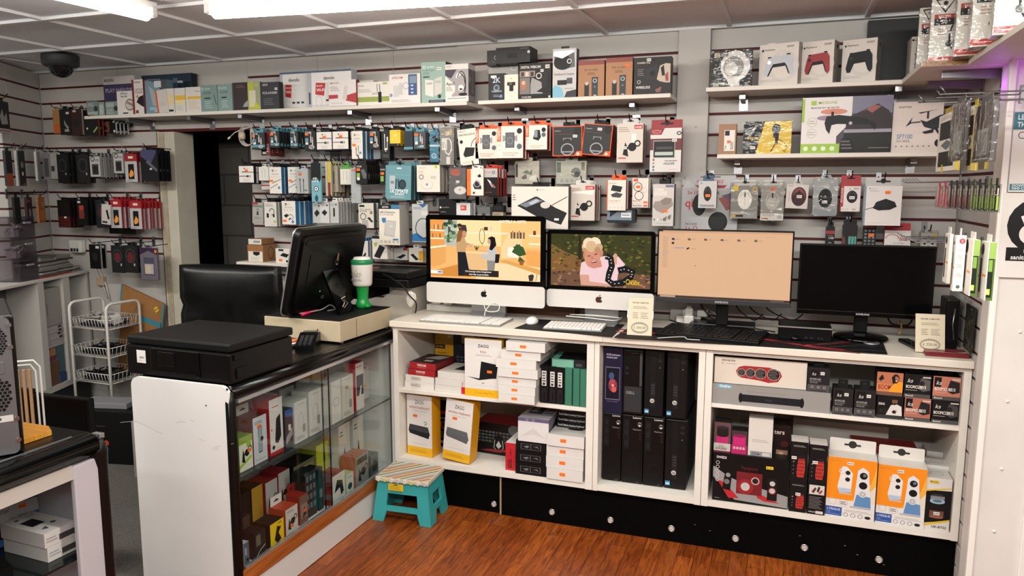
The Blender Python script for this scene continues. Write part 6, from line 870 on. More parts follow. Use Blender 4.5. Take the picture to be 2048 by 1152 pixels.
for a, c, p, l, fc, g in ((1427, 1460, 845, 'clear topped box with a black and pink speaker, beside cabinet side', '6a4a52', [('r', .14, .34, .86, .58, 'c8297a'), ('e', .5, .6, .36, '2a2628', .12), ('r', .16, .6, .86, .84, '2b2729'), ('e', .5, .84, .36, '3a3638', .1)] + fe), (1462, 1493, 862, 'clear topped pink speaker box between black and white boxes', '4f3a44', [('r', .1, .36, .9, .78, 'd3267c'), ('e', .5, .8, .4, '8f1a52', .12), ('r', 0, 0, 1, .44, 'c2256f')] + [('r', .12 + .2 * i, .26, .26 + .2 * i, .36, 'e3b8cc') for i in range(4)])):
    carton(sb, sc_, l, a, c, p, zz, -.5, .07, fc, g, side='3a3034', film=1)
carton(sb, sc_, 'plain creased white box standing on the black speaker set box', 1495, 1543, 838, zz, -.5, .1, 'cfcac3', [('s', 2, .16, .4, .86, .48, 'a9a49e'), ('r', .1, .04, .96, .17, '8d8b8c'), ('r', .16, .06, .44, .15, '77767a'), ('e', .46, .1, .03, '1b1b1d'), ('r', .6, .06, .92, .15, 'c3c0bd')], side='a9a49d')
carton(sb, sc_, 'dark brown speaker box behind the creased white box', 1545, 1578, 850, zz, -.44, .1, '2a1616', [('t', 'ters', .04, .7, .14, 'd3c6bd', 'b', .62), ('e', .7, .4, .24, '4a1c1a', .2), ('r', .2, .02, .9, .2, '8f6a58'), ('e', .5, .1, .16, 'b99a84', .08)])
t = thing('plastic_bag', 'crumpled clear bag lying on the white and brown speaker boxes', 'plastic bag', (sX(1525, -.42, .65), -.42, zz + .125)); b = MB()
random.seed(3); bm = bmesh.new(); bmesh.ops.create_grid(bm, x_segments=14, y_segments=8, size=.5)
for q in bm.verts: q.co = Vector((q.co.x * .19, q.co.y * .13, .008 + random.uniform(0, .016)))
b.bm(bm, FILM); b.build('film', t)
rt = lambda: [('s', 2, .14, .87, .85, .92, '8d8a88'), ('p', 'b03028', [.42, .12, .8, .12, .86, .3, .84, .54, .78, .64, .46, .6, .4, .4, .38, .24]), ('e', .62, .62, .22, '26262a', .1)] + [('o', .5 + .13 * (i % 3) - (.06 if j % 2 else 0), .2 + .09 * j, .05, .022, '3a1010') for i in range(3) for j in range(5)] + [('e', .18, .5 - .1 * i, .035, 'b9a88f' if i == 0 else '6a6866') for i in range(4)]
zl = sZ(963, sX(1612, -.51, .4), -.51)
carton(sb, sc_, 'slim black red speaker box, lower one beside the black set box', 1577, 1611, None, ZB, -.525, .09, '1c1b1d', rt(), h=zl - ZB - .001, st=(.5, .6, 'dedad4', .02))
carton(sb, sc_, 'slim black box turned to its text side, below a red speaker box', 1613, 1648, None, ZB, -.525, .09, '19181a', [('r', .08, .66, .94, .97, 'c9c4bf'), ('p', '5a2a26', [.2, .74, .4, .9, .5, .86, .34, .7]), ('p', '2a2a2d', [.5, .76, .6, .94, .7, .9, .62, .74]), ('p', 'a03028', [.6, .72, .8, .84, .84, .78, .7, .68]), ('s', 9, .1, .18, .86, .6, '6d6b6a'), ('r', .5, .03, .92, .12, 'cfcac5'), ('t', 'WIRELESS', .08, .06, .035, 'c9c6c2', 'b', .4)], h=zl - ZB - .001)
carton(sb, sc_, 'slim black red speaker box, upper one beside the white boxes', 1579, 1613, 884, zl, -.525, .09, '1c1b1d', rt(), side='2a2829', top='c9c4be', st=(.2, .6, 'dedad4', .02))
carton(sb, sc_, 'slim black red speaker box standing above the text side box', 1616, 1651, 890, zl, -.525, .09, '1c1b1d', rt(), side='2a2829', top='c9c4be', st=(.34, .55, 'dedad4', .02))
def trig(): return [('p', 'e8860f', [0, .3, .5, .3, .9, .62, 1, .92, 1, 1, 0, 1]), ('p', 'e6a83f', [.5, .3, .9, .62, 1, .92, 1, .6, .7, .3]), ('p', 'd8cfc0', [.7, .3, 1, .6, 1, .3]), ('r', 0, 0, 1, .3, 'd9d6d3'), ('r', 0, .02, .34, .17, '2b4f94'), ('t', 'I-TRIGUE', .03, .11, .035, 'c9d3e6', 'b', .28), ('t', '250', .03, .065, .025, '8fa3cc'), ('s', 1, .03, .04, .3, .052, '8fa3cc'), ('s', 2, .4, .11, .95, .15, 'a9a6a3'), ('p', 'dcdad8', [.22, .52, .3, .86, .4, .86, .52, .76, .5, .44, .26, .42]), ('p', 'a9bed3', [.24, .5, .5, .5, .5, .44, .26, .42]), ('o', .31, .78, .07, .02, 'cfcccb'), ('e', .42, .76, .05, '2a2a2d'), ('e', .42, .65, .05, '2a2a2d'), ('r', .26, .4, .52, .42, 'b9b9bd'), ('p', 'd6d6d8', [.56, .2, .62, .82, .72, .88, .84, .82, .92, .2]), ('p', '5a86b5', [.57, .22, .62, .42, .9, .4, .92, .22]), ('e', .74, .74, .08, '1e1e21'), ('e', .74, .58, .085, '1e1e21'), ('e', .76, .75, .035, '6d6d70'), ('e', .74, .44, .08, 'c9c9cc'), ('o', .74, .44, .05, .015, '8d8d90'), ('r', .5, .19, .92, .215, 'a5a5aa'), ('o', .14, .26, .08, .008, 'b0adaa'), ('o', .36, .25, .09, .008, 'b0adaa'), ('s', 2, .3, .22, .42, .28, '55535a'), ('t', 'CREATIVE', .02, .93, .028, 'c9852a', 'b', .26)] + [('o', .42 + .15 * i, .06, .05, .01, '6d6f8a') for i in range(3)] + [('e', .87, .055, .06, '2f2e31', .035)]
for a, c, p, l in ((1650, 1747, 918, 'beside the slim black boxes'), (1750, 1846, 934, 'beside the round lantern speaker box')):
    carton(sb, sc_, 'big white and orange speaker box with hanging flap, ' + l, a, c, p, ZB, -.52, .13, 'd9d6d3', trig(), side='c3bfba', top='cfcac3', tab=('d3cec7', .96, .055, .75), st=(.46, .92, 'dedad4', .024), rz=-3)
lt = [('p', '17171a', [0, .12, .06, .72, .12, .76, 1, .78, 1, .22]), ('p', 'd9b51c', [.0, .06, 1, .2, 1, .235, .1, .12]), ('p', 'd9b51c', [.1, .74, .98, .82, .98, .84, .1, .77]), ('e', .5, .66, .26, '3a3a3e', .1), ('r', .24, .54, .76, .66, '7b7f84'), ('e', .5, .56, .28, '8fb6c9', .11), ('e', .5, .57, .18, '5a6a74', .07), ('r', .24, .36, .76, .5, '1c1c1f'), ('r', .24, .26, .76, .38, '6d4438'), ('e', .5, .26, .26, '8a5a48', .06), ('t', 'UK-BTS2', .34, .05, .045, '3a3836', 'b', .6)]
for i in range(3):
    l = ('front lantern speaker box with a yellow note beside the cabinet side', 'second white topped lantern speaker box, behind the front one', 'hindmost white topped lantern speaker box')[i]
    o = carton(sb, sc_, l, 1844, 1896, 957, ZB, -.52 + .125 * i, .115, 'd3cfca', lt if i == 0 else [], side='c3bfba', gs={'T': [('o', .5, .5, .26, .025, '8d8985'), ('e', .5, .5, .14, 'bdb9b4')]}, h=sZ(957, sX(1880, -.52, .5), -.52) - ZB if i == 0 else .215 + .02 * i, w=.098, st=[(.33, .93, 'd9b51c', .034), (.5, .33, 'e3dfd9', .022)] if i == 0 else None)
carton('laptop_box', 'laptop box', 'long white laptop carton with a black carry handle at the back', 1580, 1768, 846, ZB, -.22, .15, 'bdb8b0', [('t', 'MacBook', .28, .35, .1, '35322f', '', .3), ('s', 1, .3, .2, .6, .23, '8d8880')], side='aaa59d', top='c6c1b8')
b = MB(); x0 = sX(1632, -.22, .6); x1 = sX(1700, -.22, .6); zt_ = sZ(846, sX(1674, -.22, .4), -.22)
b.tube([(x0, -.16, zt_ + .001), (x0 + .02, -.165, zt_ + .012), (x1 - .02, -.165, zt_ + .012), (x1, -.16, zt_ + .001)], .006, BLACK, 6)
o = b.build('carry_handle'); mp_ = [q for q in bpy.data.objects if q.name.startswith('laptop_box') and 'carry' in q.get('label', '')][0]; o.parent = mp_; o.matrix_parent_inverse = Matrix.Translation(-Vector(mp_.location))
carton('laptop_box', 'laptop box', 'wide dark red carton standing behind the orange speaker boxes', 1697, 1826, 893, ZB, -.36, .12, '6d141a', [('r', .2, .8, .7, .92, '8f2a2e')], top='7d1a20')
# ================================================================ computers and loose things on the worktop
def em(G, s=1.0):
    """the same printed shapes as lit screen content"""
    ix = dict(r=5, e=4, o=5, p=1, l=1, t=5, s=6); out = []
    for g in G:
        g = list(g); i = ix[g[0]]; g[i] = mt(g[i], .2, emit=s) if isinstance(g[i], str) else g[i]; out.append(tuple(g))
    return out
def q4(px, z): return [at(a, c, 'z', z) for a, c in px]
U0, V0 = (lambda x, y: ((x - 103) / 942, 1 - (y - 82) / 575)), (lambda x, y: ((x - 1145) / 810, 1 - (y - 205) / 485))
def shp(k, c, pts, f): return ('p', c, [q for i in range(0, len(pts), 2) for q in f(pts[i], pts[i + 1])])
def poly1(c, *p): return shp('p', c, p, U0)
def poly2(c, *p): return shp('p', c, p, V0)
random.seed(11)
A1 = [('r', 0, 0, 1, 1, 'f3b36c'), poly1('e59a4e', 103, 82, 230, 82, 230, 340, 103, 360), poly1('b9b7a8', 230, 82, 345, 82, 345, 340, 230, 340), poly1('4a4f50', 262, 82, 300, 82, 300, 300, 262, 300), poly1('f9d9a0', 345, 82, 720, 82, 720, 330, 345, 330), poly1('f6c27c', 720, 82, 1045, 82, 1045, 340, 720, 340), poly1('f9e3c2', 345, 200, 780, 195, 780, 210, 345, 215), poly1('fbe6c6', 950, 210, 1045, 210, 1045, 225, 950, 225), poly1('fbe6c6', 950, 290, 1045, 290, 1045, 305, 950, 305), poly1('fdebd0', 103, 180, 225, 185, 225, 197, 103, 192), poly1('fdebd0', 103, 262, 225, 262, 225, 274, 103, 274), poly1('e3a35c', 103, 370, 240, 340, 240, 510, 125, 556, 103, 540), poly1('f9e8cb', 103, 350, 245, 330, 240, 345, 103, 370), poly1('d08a3e', 103, 600, 345, 520, 460, 560, 460, 640, 103, 640), poly1('f2d3a4', 590, 480, 1045, 520, 1045, 655, 500, 655), poly1('dda055', 700, 470, 760, 460, 1045, 540, 1045, 590), poly1('f4cf9a', 720, 330, 790, 200, 890, 200, 900, 420, 800, 440, 720, 450), poly1('e9a457', 930, 360, 1045, 370, 1045, 520, 935, 500), poly1('f7ead4', 780, 330, 870, 340, 860, 440, 770, 420)]
A1 += [('e', *U0(random.randint(232, 335), random.randint(110, 290)), .016, random.choice(('4f6b46', '88a07c', 'b9c4ae', '34482f'))) for _ in range(40)]
A1 += [('r', *U0(x, 250), *U0(x + 12, 250 - h), c) for x, h, c in [(800 + 13 * i, 60 + (i * 17) % 34, ('6a4a34', 'b98a5e', '3a2e28', 'd6b48c')[i % 4]) for i in range(9)]] + [('r', *U0(985, 212), *U0(1008, 172), '6d3f26'), ('r', *U0(575, 178), *U0(608, 145), '4a3326'), ('r', *U0(625, 182), *U0(640, 140), 'd9c6b4')] + [('r', *U0(x, 178), *U0(x + 10, 130), c) for x, c in ((135, 'b0713f'), (150, 'e3c49c'), (170, '8a5630'), (195, 'cfa678'), (210, '7a4a2c'))] + [('r', *U0(x, 258), *U0(x + 12, 218), c) for x, c in ((120, 'a8642f'), (150, 'c98f52'), (185, '9a5a2c'))]
A1 += [poly1('3c3531', 420, 130, 345, 125, 360, 190, 420, 240, 428, 180), ('e', *U0(365, 140), .022, '8a5c43'), poly1('2c2724', 340, 130, 360, 117, 385, 130, 385, 150, 350, 140)]
A1 += [poly1('e3b882', 415, 395, 600, 400, 600, 560, 420, 560), poly1('f0d2a3', 410, 385, 610, 392, 600, 408, 415, 402), ('o', *U0(558, 235), .026, .005, '4a3a2c', .065), ('r', *U0(556, 330), *U0(560, 295), '4a3a2c')] + [poly1('3f5a36', 505, 375, 480 + 9 * i, 310 + (i % 3) * 12, 515, 375) for i in range(8)]
A1 += [poly1('c39a6c', 345, 240, 400, 235, 420, 300, 475, 320, 470, 340, 420, 350, 415, 395, 335, 395, 335, 300), poly1('1d2026', 345, 395, 415, 395, 455, 628, 350, 632), poly1('8a5c38', 350, 190, 385, 178, 420, 195, 415, 250, 400, 250, 390, 230, 370, 290, 335, 300, 340, 240), ('e', *U0(405, 215), .02, 'c4906c', .026), poly1('d9a98c', 420, 330, 480, 310, 482, 325, 430, 350)]
A1 += [poly1('c3bcb4', 600, 350, 660, 330, 690, 380, 680, 470, 600, 470, 550, 440, 560, 400, 605, 410), poly1('8d8880', 600, 470, 672, 470, 660, 600, 605, 600), poly1('17181b', 610, 250, 640, 233, 668, 245, 680, 320, 640, 372, 620, 360, 630, 300, 608, 290), ('e', *U0(618, 285), .014, 'cf9d80', .022), poly1('1f2023', 672, 405, 710, 405, 700, 490, 668, 492), poly1('d9a98c', 545, 360, 600, 385, 596, 396, 540, 376)]
A1 += [poly1('39542f', 875, 420, *p) for p in ((810, 380, 850, 300), (850, 300, 905, 330), (905, 330, 930, 400), (860, 470, 925, 470), (820, 330, 880, 300))] + [poly1('9a5a34', 870, 460, 912, 460, 905, 502, 877, 502), poly1('3a3230', 947, 600, 980, 585, 995, 600, 985, 650, 955, 655), ('l', '3a3230', .004, [*U0(1020, 580), *U0(1010, 650)])]
A1 += [('t', 'HOTELS & GIFTS', .64, .965, .045, 'fdf3e4', 'b', .35), ('r', *U0(395, 630), *U0(700, 568), '2f241c'), ('t', 'We leverage native integrations', *U0(412, 590), .026, 'f6f2ee', 'b', .3), ('t', 'that help us personalize.', *U0(445, 618), .026, 'f6f2ee', 'b', .24), ('r', *U0(105, 618), *U0(210, 586), 'f1ece8'), ('r', *U0(168, 608), *U0(205, 594), '4f6ec9')]
A2 = [('r', 0, 0, 1, 1, '3a3a1e'), poly2('6e4f3c', 1145, 520, 1955, 560, 1955, 690, 1145, 690), poly2('7d5a34', 1145, 300, 1280, 380, 1400, 420, 1400, 540, 1145, 560)]
for _ in range(330):
    x, y = random.uniform(1150, 1950), random.uniform(210, 685); c = random.choice(('4f5a24', '2b2f14', '6b6a2e', '3c421a', '55401f')) if y < 430 or x > 1750 and y < 560 else random.choice(('7d5236', '5f4030', 'a5765a', '8c6a50', '4a3426')) if y > 540 else random.choice(('8a6234', '5c4022', '3f3318', 'a0743e'))
    u, v = V0(x, y); A2.append(('p', c, [u - .018, v - .008, u + .004, v - .022, u + .02, v + .006, u - .004, v + .024]))
A2 += [poly2('2d2619', 1375, 220, 1400, 220, 1400, 440, 1375, 440), poly2('e6c3c4', 1400, 470, 1470, 430, 1590, 400, 1700, 400, 1755, 470, 1700, 560, 1690, 682, 1470, 660, 1465, 580, 1388, 580), poly2('d19a86', 1388, 580, 1465, 580, 1470, 640, 1640, 660, 1700, 680, 1400, 680), ('e', *V0(1490, 405), .082, 'd08c74', .118), poly2('c98570', 1450, 470, 1560, 440, 1570, 500, 1500, 520), ('e', *V0(1562, 372), .02, 'c47f6a', .036), ('e', *V0(1425, 395), .014, 'c47f6a', .03)]
A2 += [('e', *V0(x, y), r, c) for x, y, r, c in ((1432, 322, .036, 'd9b68e'), (1460, 290, .06, 'e6cfae'), (1510, 285, .06, 'ead6b8'), (1545, 320, .036, 'c9a27c'), (1424, 350, .022, 'b98f68'), (1480, 315, .055, 'd3ae86'), (1530, 345, .03, 'b58a64'))] + [('p', '6b3f34', [*V0(1448, 402), *V0(1475, 396), *V0(1472, 408), *V0(1450, 410)]), ('p', '6b3f34', [*V0(1505, 384), *V0(1532, 376), *V0(1530, 388), *V0(1508, 394)]), poly2('b9735e', 1487, 395, 1500, 430, 1480, 432), poly2('7a2f30', 1478, 455, 1530, 438, 1524, 462, 1490, 470), poly2('f0e3dc', 1484, 455, 1526, 442, 1522, 450, 1488, 460), poly2('d59a84', 1650, 490, 1640, 420, 1672, 372, 1690, 380, 1690, 470)]
sn = [1600, 400, 1640, 420, 1650, 490, 1630, 560, 1620, 620, 1660, 655, 1740, 640, 1800, 590, 1820, 540, 1760, 510, 1700, 530]
A2 += [('l', '17181a', .062, [q for i in range(0, len(sn), 2) for q in V0(sn[i], sn[i + 1])])] + [('e', *V0(sn[i] + (sn[i + 2] - sn[i]) * f, sn[i + 1] + (sn[i + 3] - sn[i + 1]) * f), .007, 'cfd0ca', .005) for i in range(0, len(sn) - 2, 2) for f in (.2, .6)]
A2 += [('o', *V0(1780, 630), .02, .005, 'f3c912', .026), ('t', 'KiDS', *V0(1800, 655), .06, 'f3c912', 'b', .09), ('t', 'NAT GEO', *V0(1800, 624), .02, 'f3c912', 'b', .08)]
A3 = [('r', 0, 0, 1, 1, 'e3b690'), ('r', 0, .972, 1, 1, 'd3a680'), ('r', 0, 0, 1, .035, '4a3a34'), ('r', .02, .005, .14, .03, 'c9a890'), ('s', 1, .86, .01, .96, .025, 'a08878'), ('r', 0, .985, .03, 1, '3a2a2a'), ('s', 1, .02, .955, .2, .962, 'b08a6c'), ('s', 1, .8, .925, .88, .935, 'b08a6c')] + [('s', 1, .03, .9 - .026 * i, .07, .908 - .026 * i, '6a4f44') for i in range(18)] + [('r', .03, .66, .08, .675, 'b3a4a8')] + [('p', '7a5f4a' if i else '3f3a52', [.1 + .125 * i, .86, .125 + .125 * i, .86, .12 + .125 * i, .89, .1 + .125 * i, .89]) for i in range(6)] + [('s', 1, .13 + .125 * i, .87, .16 + .125 * i, .88, '8d6c56') for i in range(6)] + [('r', .1, .8, .12, .83, '3a2a2a'), ('r', .12, .74, .2, .75, '7c94b8'), ('p', '2f2628', [.22, .72, .24, .74, .235, .76, .215, .74]), ('s', 1, .245, .73, .29, .74, '8d6c56'), ('p', '4a3a34', [.285, .5, .29, .48, .296, .486])]
def apple(mb, cx, cz, r, y, c='0c0c0d'):
    for dx in (-.34, .34): mb.face((cx + dx * r - r, y, cz - r), (1, 0, 0), (0, 0, 1), 2 * r, 2 * r, [('e', .5, .5, .34, c, .44)])
    mb.face((cx - r, y, cz - r), (1, 0, 0), (0, 0, 1), 2 * r, 2 * r, [('r', .34, .1, .66, .86, c), ('e', .95, .58, .16, 'dedbd6', .18), ('p', c, [.5, .94, .54, 1.14, .72, 1.24, .68, 1.04])], off=.0006)
def imac(label, px, y, wd, hh, ch, art, ref):
    x0 = sX(px[0], y, 1.2); x1 = sX(px[1], y, 1.2); xc = (x0 + x1) / 2; w = x1 - x0; zb = sZ(px[2], xc, y); zt = sZ(px[3], xc, y); h = zt - zb; cz = h * ch
    t = thing('all_in_one_computer', label, 'computer', (xc, y, WT))
    z0 = zb - WT
    b = MB(); b.prism(rrect(-w / 2, w / 2, z0, z0 + h, .018), 0, .012, mt('0a0a0b', .08)); b.build('bezel', t)
    b = MB(); b.prism(rrect(-w / 2, w / 2, z0, z0 + cz, .016), -.0012, .0, mt('dcd9d4', .35, .2)); apple(b, 0, z0 + cz * .52, .017, -.0013, ref); b.build('chin', t)
    b = MB(); b.prism(rrect(-w / 2 + .004, w / 2 - .004, z0 + .004, z0 + h - .004, .02), .012, .02, SILVER); b.prism(rrect(-w * .36, w * .36, z0 + h * .1, z0 + h * .86, .05), .02, .045, SILVER); b.build('rear_shell', t)
    m = w * .038; b = MB(); sw, sh = w - 2 * m, h - cz - 2 * m; b.face((-w / 2 + m, -.0004, z0 + cz + m), (1, 0, 0), (0, 0, 1), sw, sh, em(art, 1.12), off=.0001); b.build('screen', t)
    b = MB(); b.cyl((0, -.0009, z0 + h - m / 2), (0, .002, z0 + h - m / 2), .002, mt('5a5a66', .2)); b.build('camera', t)
    fw = .095 if w > .6 else .085
    b = MB(); b.prism([(.05, .012), (.08, .03), (.06, z0 + .12), (.045, z0 + .12), (.06, .03), (.03, .006), (-.03, .006), (-.03, .001), (.12, .001), (.12, .006)][:10], -fw, fw, mt('9c9b9a', .35, .6), 'x'); b.build('stand', t)
    return t
imac('larger white chinned computer showing a shop scene with two women', (853, 1090, 610, 431), -.33, .65, .45, .235, A1, '0c0c0d')
imac('smaller white chinned computer showing a man holding a snake', (1094, 1309, 618, 461), -.3, .528, .4, .23, A2, '4a2320')
def monitor(label, px, y, art, name_, red=0):
    x0 = sX(px[0], y, 1.2); x1 = sX(px[1], y, 1.2); xc = (x0 + x1) / 2; w = x1 - x0; zb = sZ(px[2], xc, y) - WT; zt = sZ(px[3], xc, y) - WT
    t = thing('monitor', label, 'monitor', (xc, y, WT)); dark = mt('0b0b0c', .3)
    b = MB(); b.box(-w / 2, w / 2, 0, .028, zb, zt, dark, .004); b.box(-w * .4, w * .4, .028, .05, zb + .05, zt - .08, dark, .01); b.build('housing', t)
    lip = .022 if art else .02; m = .007
    b = MB(); b.box(-w / 2, w / 2, -.004, .0, zb, zb + lip, mt('4a4a4d', .35, .5) if art else mt('0a0a0b', .2), .001); b.face((0, -.0042, zb), (1, 0, 0), (0, 0, 1), w / 2, lip, [('t', name_, 0, .3, .42, 'b9b9bb', 'bc')]); b.build('lower_bezel', t)
    b = MB(); b.face((-w / 2 + m, -.0006, zb + lip), (1, 0, 0), (0, 0, 1), w - 2 * m, zt - zb - lip - m, em(art, .95) if art else [('r', 0, 0, 1, 1, mt('0b0b0d', .16))], off=.0001); b.build('screen', t)
    b = MB(); b.box(-.028, .028, .0505, .075, .026, zb + .1, dark, .004); b.build('neck', t)
    b = MB()
    if art: b.box(-.15, .15, .06, .2, .001, .026, dark, .004)
    else: b.lathe([(0, .002), (.112, .002), (.116, .01), (.108, .018), (.04, .026), (0, .026)], mt('09090a', .15), 32, (0, .03))
    b.build('base', t); return t
monitor('wide monitor with a peach coloured file window on screen', (1313, 1584, 609, 460), -.28, A3, 'SAMSUNG')
monitor('dark switched off monitor nearest the side wall', (1596, 1868, 633, 490), -.25, None, 'SAMSUNG')
def keyboard(label, px, body, key, th=.012, cols=15, numpad=False, black=False):
    p = q4(px, WT + th); fl, bl, br, fr = p; u = ((fr - fl) + (br - bl)) / 2; w = u.length; d = ((bl - fl) + (br - fr)).length / 2; c = sum(p, Vector()) / 4
    t = thing('keyboard', label, 'keyboard', (c.x, c.y, WT + (.002 if px[0][0] > 900 else 0)), math.atan2(u.y, u.x))
    b = MB(); b.box(-w / 2, w / 2, -d / 2, d / 2, .0008, th * .7, body, .002); b.build('frame', t)
    b = MB(); kw = w * (.74 if numpad else .98)
    def kx(a, c_, r0, r1): b.box(a, c_, r0, r1, th * .68, th, key, .0012)
    rows = 5 if not black else 6; rd = d * .94 / rows
    for r in range(rows):
        y = -d * .47 + r * rd
        if r == 0:
            for a, c_ in ((0, .08), (.085, .16), (.165, .25), (.255, .66), (.665, .75), (.755, .83), (.835, .99)): kx(-w / 2 + w * .01 + kw * a, -w / 2 + w * .01 + kw * c_ - .002, y, y + rd - .003)
        else:
            for k in range(cols): kx(-w / 2 + w * .01 + kw * k / cols, -w / 2 + w * .01 + kw * (k + 1) / cols - .0026, y, y + rd - .003)
        if numpad:
            for k in range(3): kx(w * (.265 + k * .038), w * (.265 + (k + 1) * .038) - .0024, y, y + rd - .003)
            for k in range(4): kx(w * (.385 + k * .027), w * (.385 + (k + 1) * .027) - .0022, y, y + rd - .003)
    b.build('keys', t); return t
keyboard('long white keyboard with number pad below the larger white computer', ((847, 639), (863, 626), (1021, 635), (1006, 650)), mt('8f8d8a', .4, .3), mt('e3e0dc', .45), numpad=True)
keyboard('short white keyboard on the black mat below the smaller white computer', ((1088, 654), (1100, 642), (1214, 646), (1204, 662)), mt('8f8d8a', .4, .3), mt('e6e3df', .45))
keyboard('chunky black gaming keyboard below the wide monitor', ((1315, 664), (1339, 645), (1531, 662), (1525, 684)), mt('101012', .4), mt('19191b', .4), .02, 14, True, True)
def mat(label, px, lines=()):
    p = q4(px, WT + .003); b = MB(); n = 4; b.add([(v.x, v.y, WT + .0005) for v in p] + [(v.x, v.y, WT + .003) for v in p], [(0, 1, 2, 3), (7, 6, 5, 4), (0, 4, 5, 1), (1, 5, 6, 2), (2, 6, 7, 3), (3, 7, 4, 0)], mt('101013', .7))
    for c, wd, pts in lines:
        q = q4(pts, WT + .0034)
        for a, d in zip(q, q[1:]):
            s = Vector((-(d - a).y, (d - a).x, 0)).normalized() * wd; b.poly([a + s, a - s, d - s, d + s], c)
    return tag(b.build('mouse_mat'), label, 'mouse mat')
mat('black mouse mat under the white mouse and short white keyboard', ((1029, 656), (1075, 638), (1249, 649), (1225, 673)))
RD = 'a01f28'
mat('long black desk mat with red streaks under the gaming keyboard', ((1228, 674), (1262, 652), (1764, 679), (1775, 708)), [('c02a34', .006, ((1232, 662), (1262, 667), (1330, 668))), (RD, .007, ((1236, 658), (1270, 660), (1310, 666))), ('c02a34', .005, ((1528, 679), (1580, 686), (1640, 694))), ('e0303c', .006, ((1530, 678), (1600, 690), (1690, 700))), (RD, .005, ((1600, 690), (1660, 688), (1700, 684))), (RD, .006, ((1560, 684), (1640, 697), (1720, 706))), ('6a6a70', .002, ((1620, 690), (1690, 682), (1745, 680))), ('5a5a60', .002, ((1660, 694), (1720, 690), (1765, 690))), ('5a5a60', .002, ((1680, 700), (1740, 700), (1772, 703)))])
def mouse_dev(label, px, py, L, c, rz=0, hi=None):
    p = at(px, py, 'z', WT + .004); t = thing('computer_mouse', label, 'computer mouse', (p.x, p.y, WT + .0036), rz)
    bm = bmesh.new(); bmesh.ops.create_uvsphere(bm, u_segments=20, v_segments=12, radius=1)
    for v in bm.verts: z = max(0, v.co.z); v.co = Vector((v.co.x * L * .28, v.co.y * L * .5, z ** .8 * L * .26))
    b = MB(); b.bm(bm, c, True); b.build('shell', t)
    b = MB(); b.cyl((-.002, L * .24, L * .235), (.002, L * .24, L * .235), .005, hi or mt('5a5a5c', .4), n=12); b.build('scroll_wheel', t); return t
mouse_dev('white mouse on the black mat beside the short keyboard', 1064, 645, .115, mt('e6e3df', .25), R(10))
mouse_dev('white mouse below the smaller price card', 1279, 660, .11, mt('e3e0dc', .25), R(60))
mouse_dev('black mouse on the red streaked mat below the dark monitor', 1596, 677, .12, mt('0d0d0f', .2), R(-20))
def card(label, px0, px1, pt, pb, y, price, tilt=-14):
    zb = WT + .0036; x0, x1 = sX(px0, y, zb), sX(px1, y, zb); h = (sZ(pt, (x0 + x1) / 2, y + .04) - zb) / math.cos(R(tilt)); w = x1 - x0
    t = thing('price_card', label, 'price card', ((x0 + x1) / 2, y, zb), R(4), None, R(tilt))
    b = MB(); b.box(-w / 2, w / 2, 0, .0015, 0, h, mt('cabea4', .55)); pts = []
    for k in range(48): r = .3 if k % 2 else .26; pts += [.5 + 1.25 * r * math.cos(k * math.pi / 24), .2 + r * .55 * math.sin(k * math.pi / 24)]
    b.face((-w / 2, 0, 0), (1, 0, 0), (0, 0, 1), w, h, [('p', '8a8070', pts), ('e', .5, .2, .3, 'cabea4', .15), ('t', price, .5, .17, .07, '4a443a', 'c', .5), ('t', price and 'REFURB COMPUTER', .5, .85, .035, '4a443a', 'bc', .66), ('s', 2, .2, .7, .8, .78, '8a8070'), ('s', 4, .2, .44, .44, .62, '8a8070'), ('s', 4, .52, .44, .84, .62, '8a8070')]); b.build('printed_card', t)
    b = MB(); b.box(-w / 2 - .003, w / 2 + .003, .0016, .003, 0, h + .003, GLASS); b.prism([(.003, h * .9), (.003, h * .86), (.0035 + h * .5, .005 - 0 * h), (.006 + h * .5, .008)], -w / 2, w / 2, GLASS, 'x'); b.build('clear_holder', t); return t
card('cream price card of three hundred pounds beside the smaller computer', 1254, 1303, 596, 652, -.50, '£ 300.00')
card('cream price card of two hundred and fifty pounds by the side wall', 1830, 1890, 628, 690, -.44, '£ 250.00')
def put(name, cat, label, b, part=None):
    """a loose thing of one mesh"""
    return tag(b.build(name), label, cat)
x0, x1 = sX(1556, -.37, 1), sX(1664, -.37, 1); z0 = WT + .0036
t = thing('mini_computer', 'flat black mini computer with a silver edge under the dark monitor', 'mini computer', ((x0 + x1) / 2, -.37, z0)); w = x1 - x0
b = MB(); b.box(-w / 2, w / 2, 0, .17, 0, .06, mt('0c0c0e', .3), .004); b.face((-w / 2, 0, 0), (1, 0, 0), (0, 0, 1), w, .06, [('r', .5, .2, .56, .3, '2a2a2d'), ('r', .6, .2, .66, .3, '2a2a2d'), ('e', .76, .25, .015, '3a3a3d'), ('e', .82, .25, .015, '3a3a3d')]); b.build('case', t)
b = MB(); b.box(-w / 2, w / 2, -.002, .006, .056, .061, SILVER); b.build('silver_trim', t)
p = at(1743, 688, 'z', z0); b = MB(); b.lathe([(0, 0), (.03, 0), (.034, .006), (.03, .008), (.024, .006), (0, .006)], SILVER, 24, (p.x, p.y)); b.v = [Vector((v.x, v.y, v.z + z0)) for v in b.v]; put('metal_dish', 'dish', 'small silver dish on the corner of the red streaked mat', b)
f, r_ = at(1806, 684, 'z', WT), at(1848, 704, 'z', WT); d = r_ - f; t = thing('remote_control', 'black remote control lying on bare worktop near the corner', 'remote control', tuple((f + r_) / 2), math.atan2(d.y, d.x)); L = d.length
b = MB(); b.box(-L / 2, L / 2, -.023, .023, .0005, .018, mt('121214', .35), .005); b.build('body', t)
b = MB()
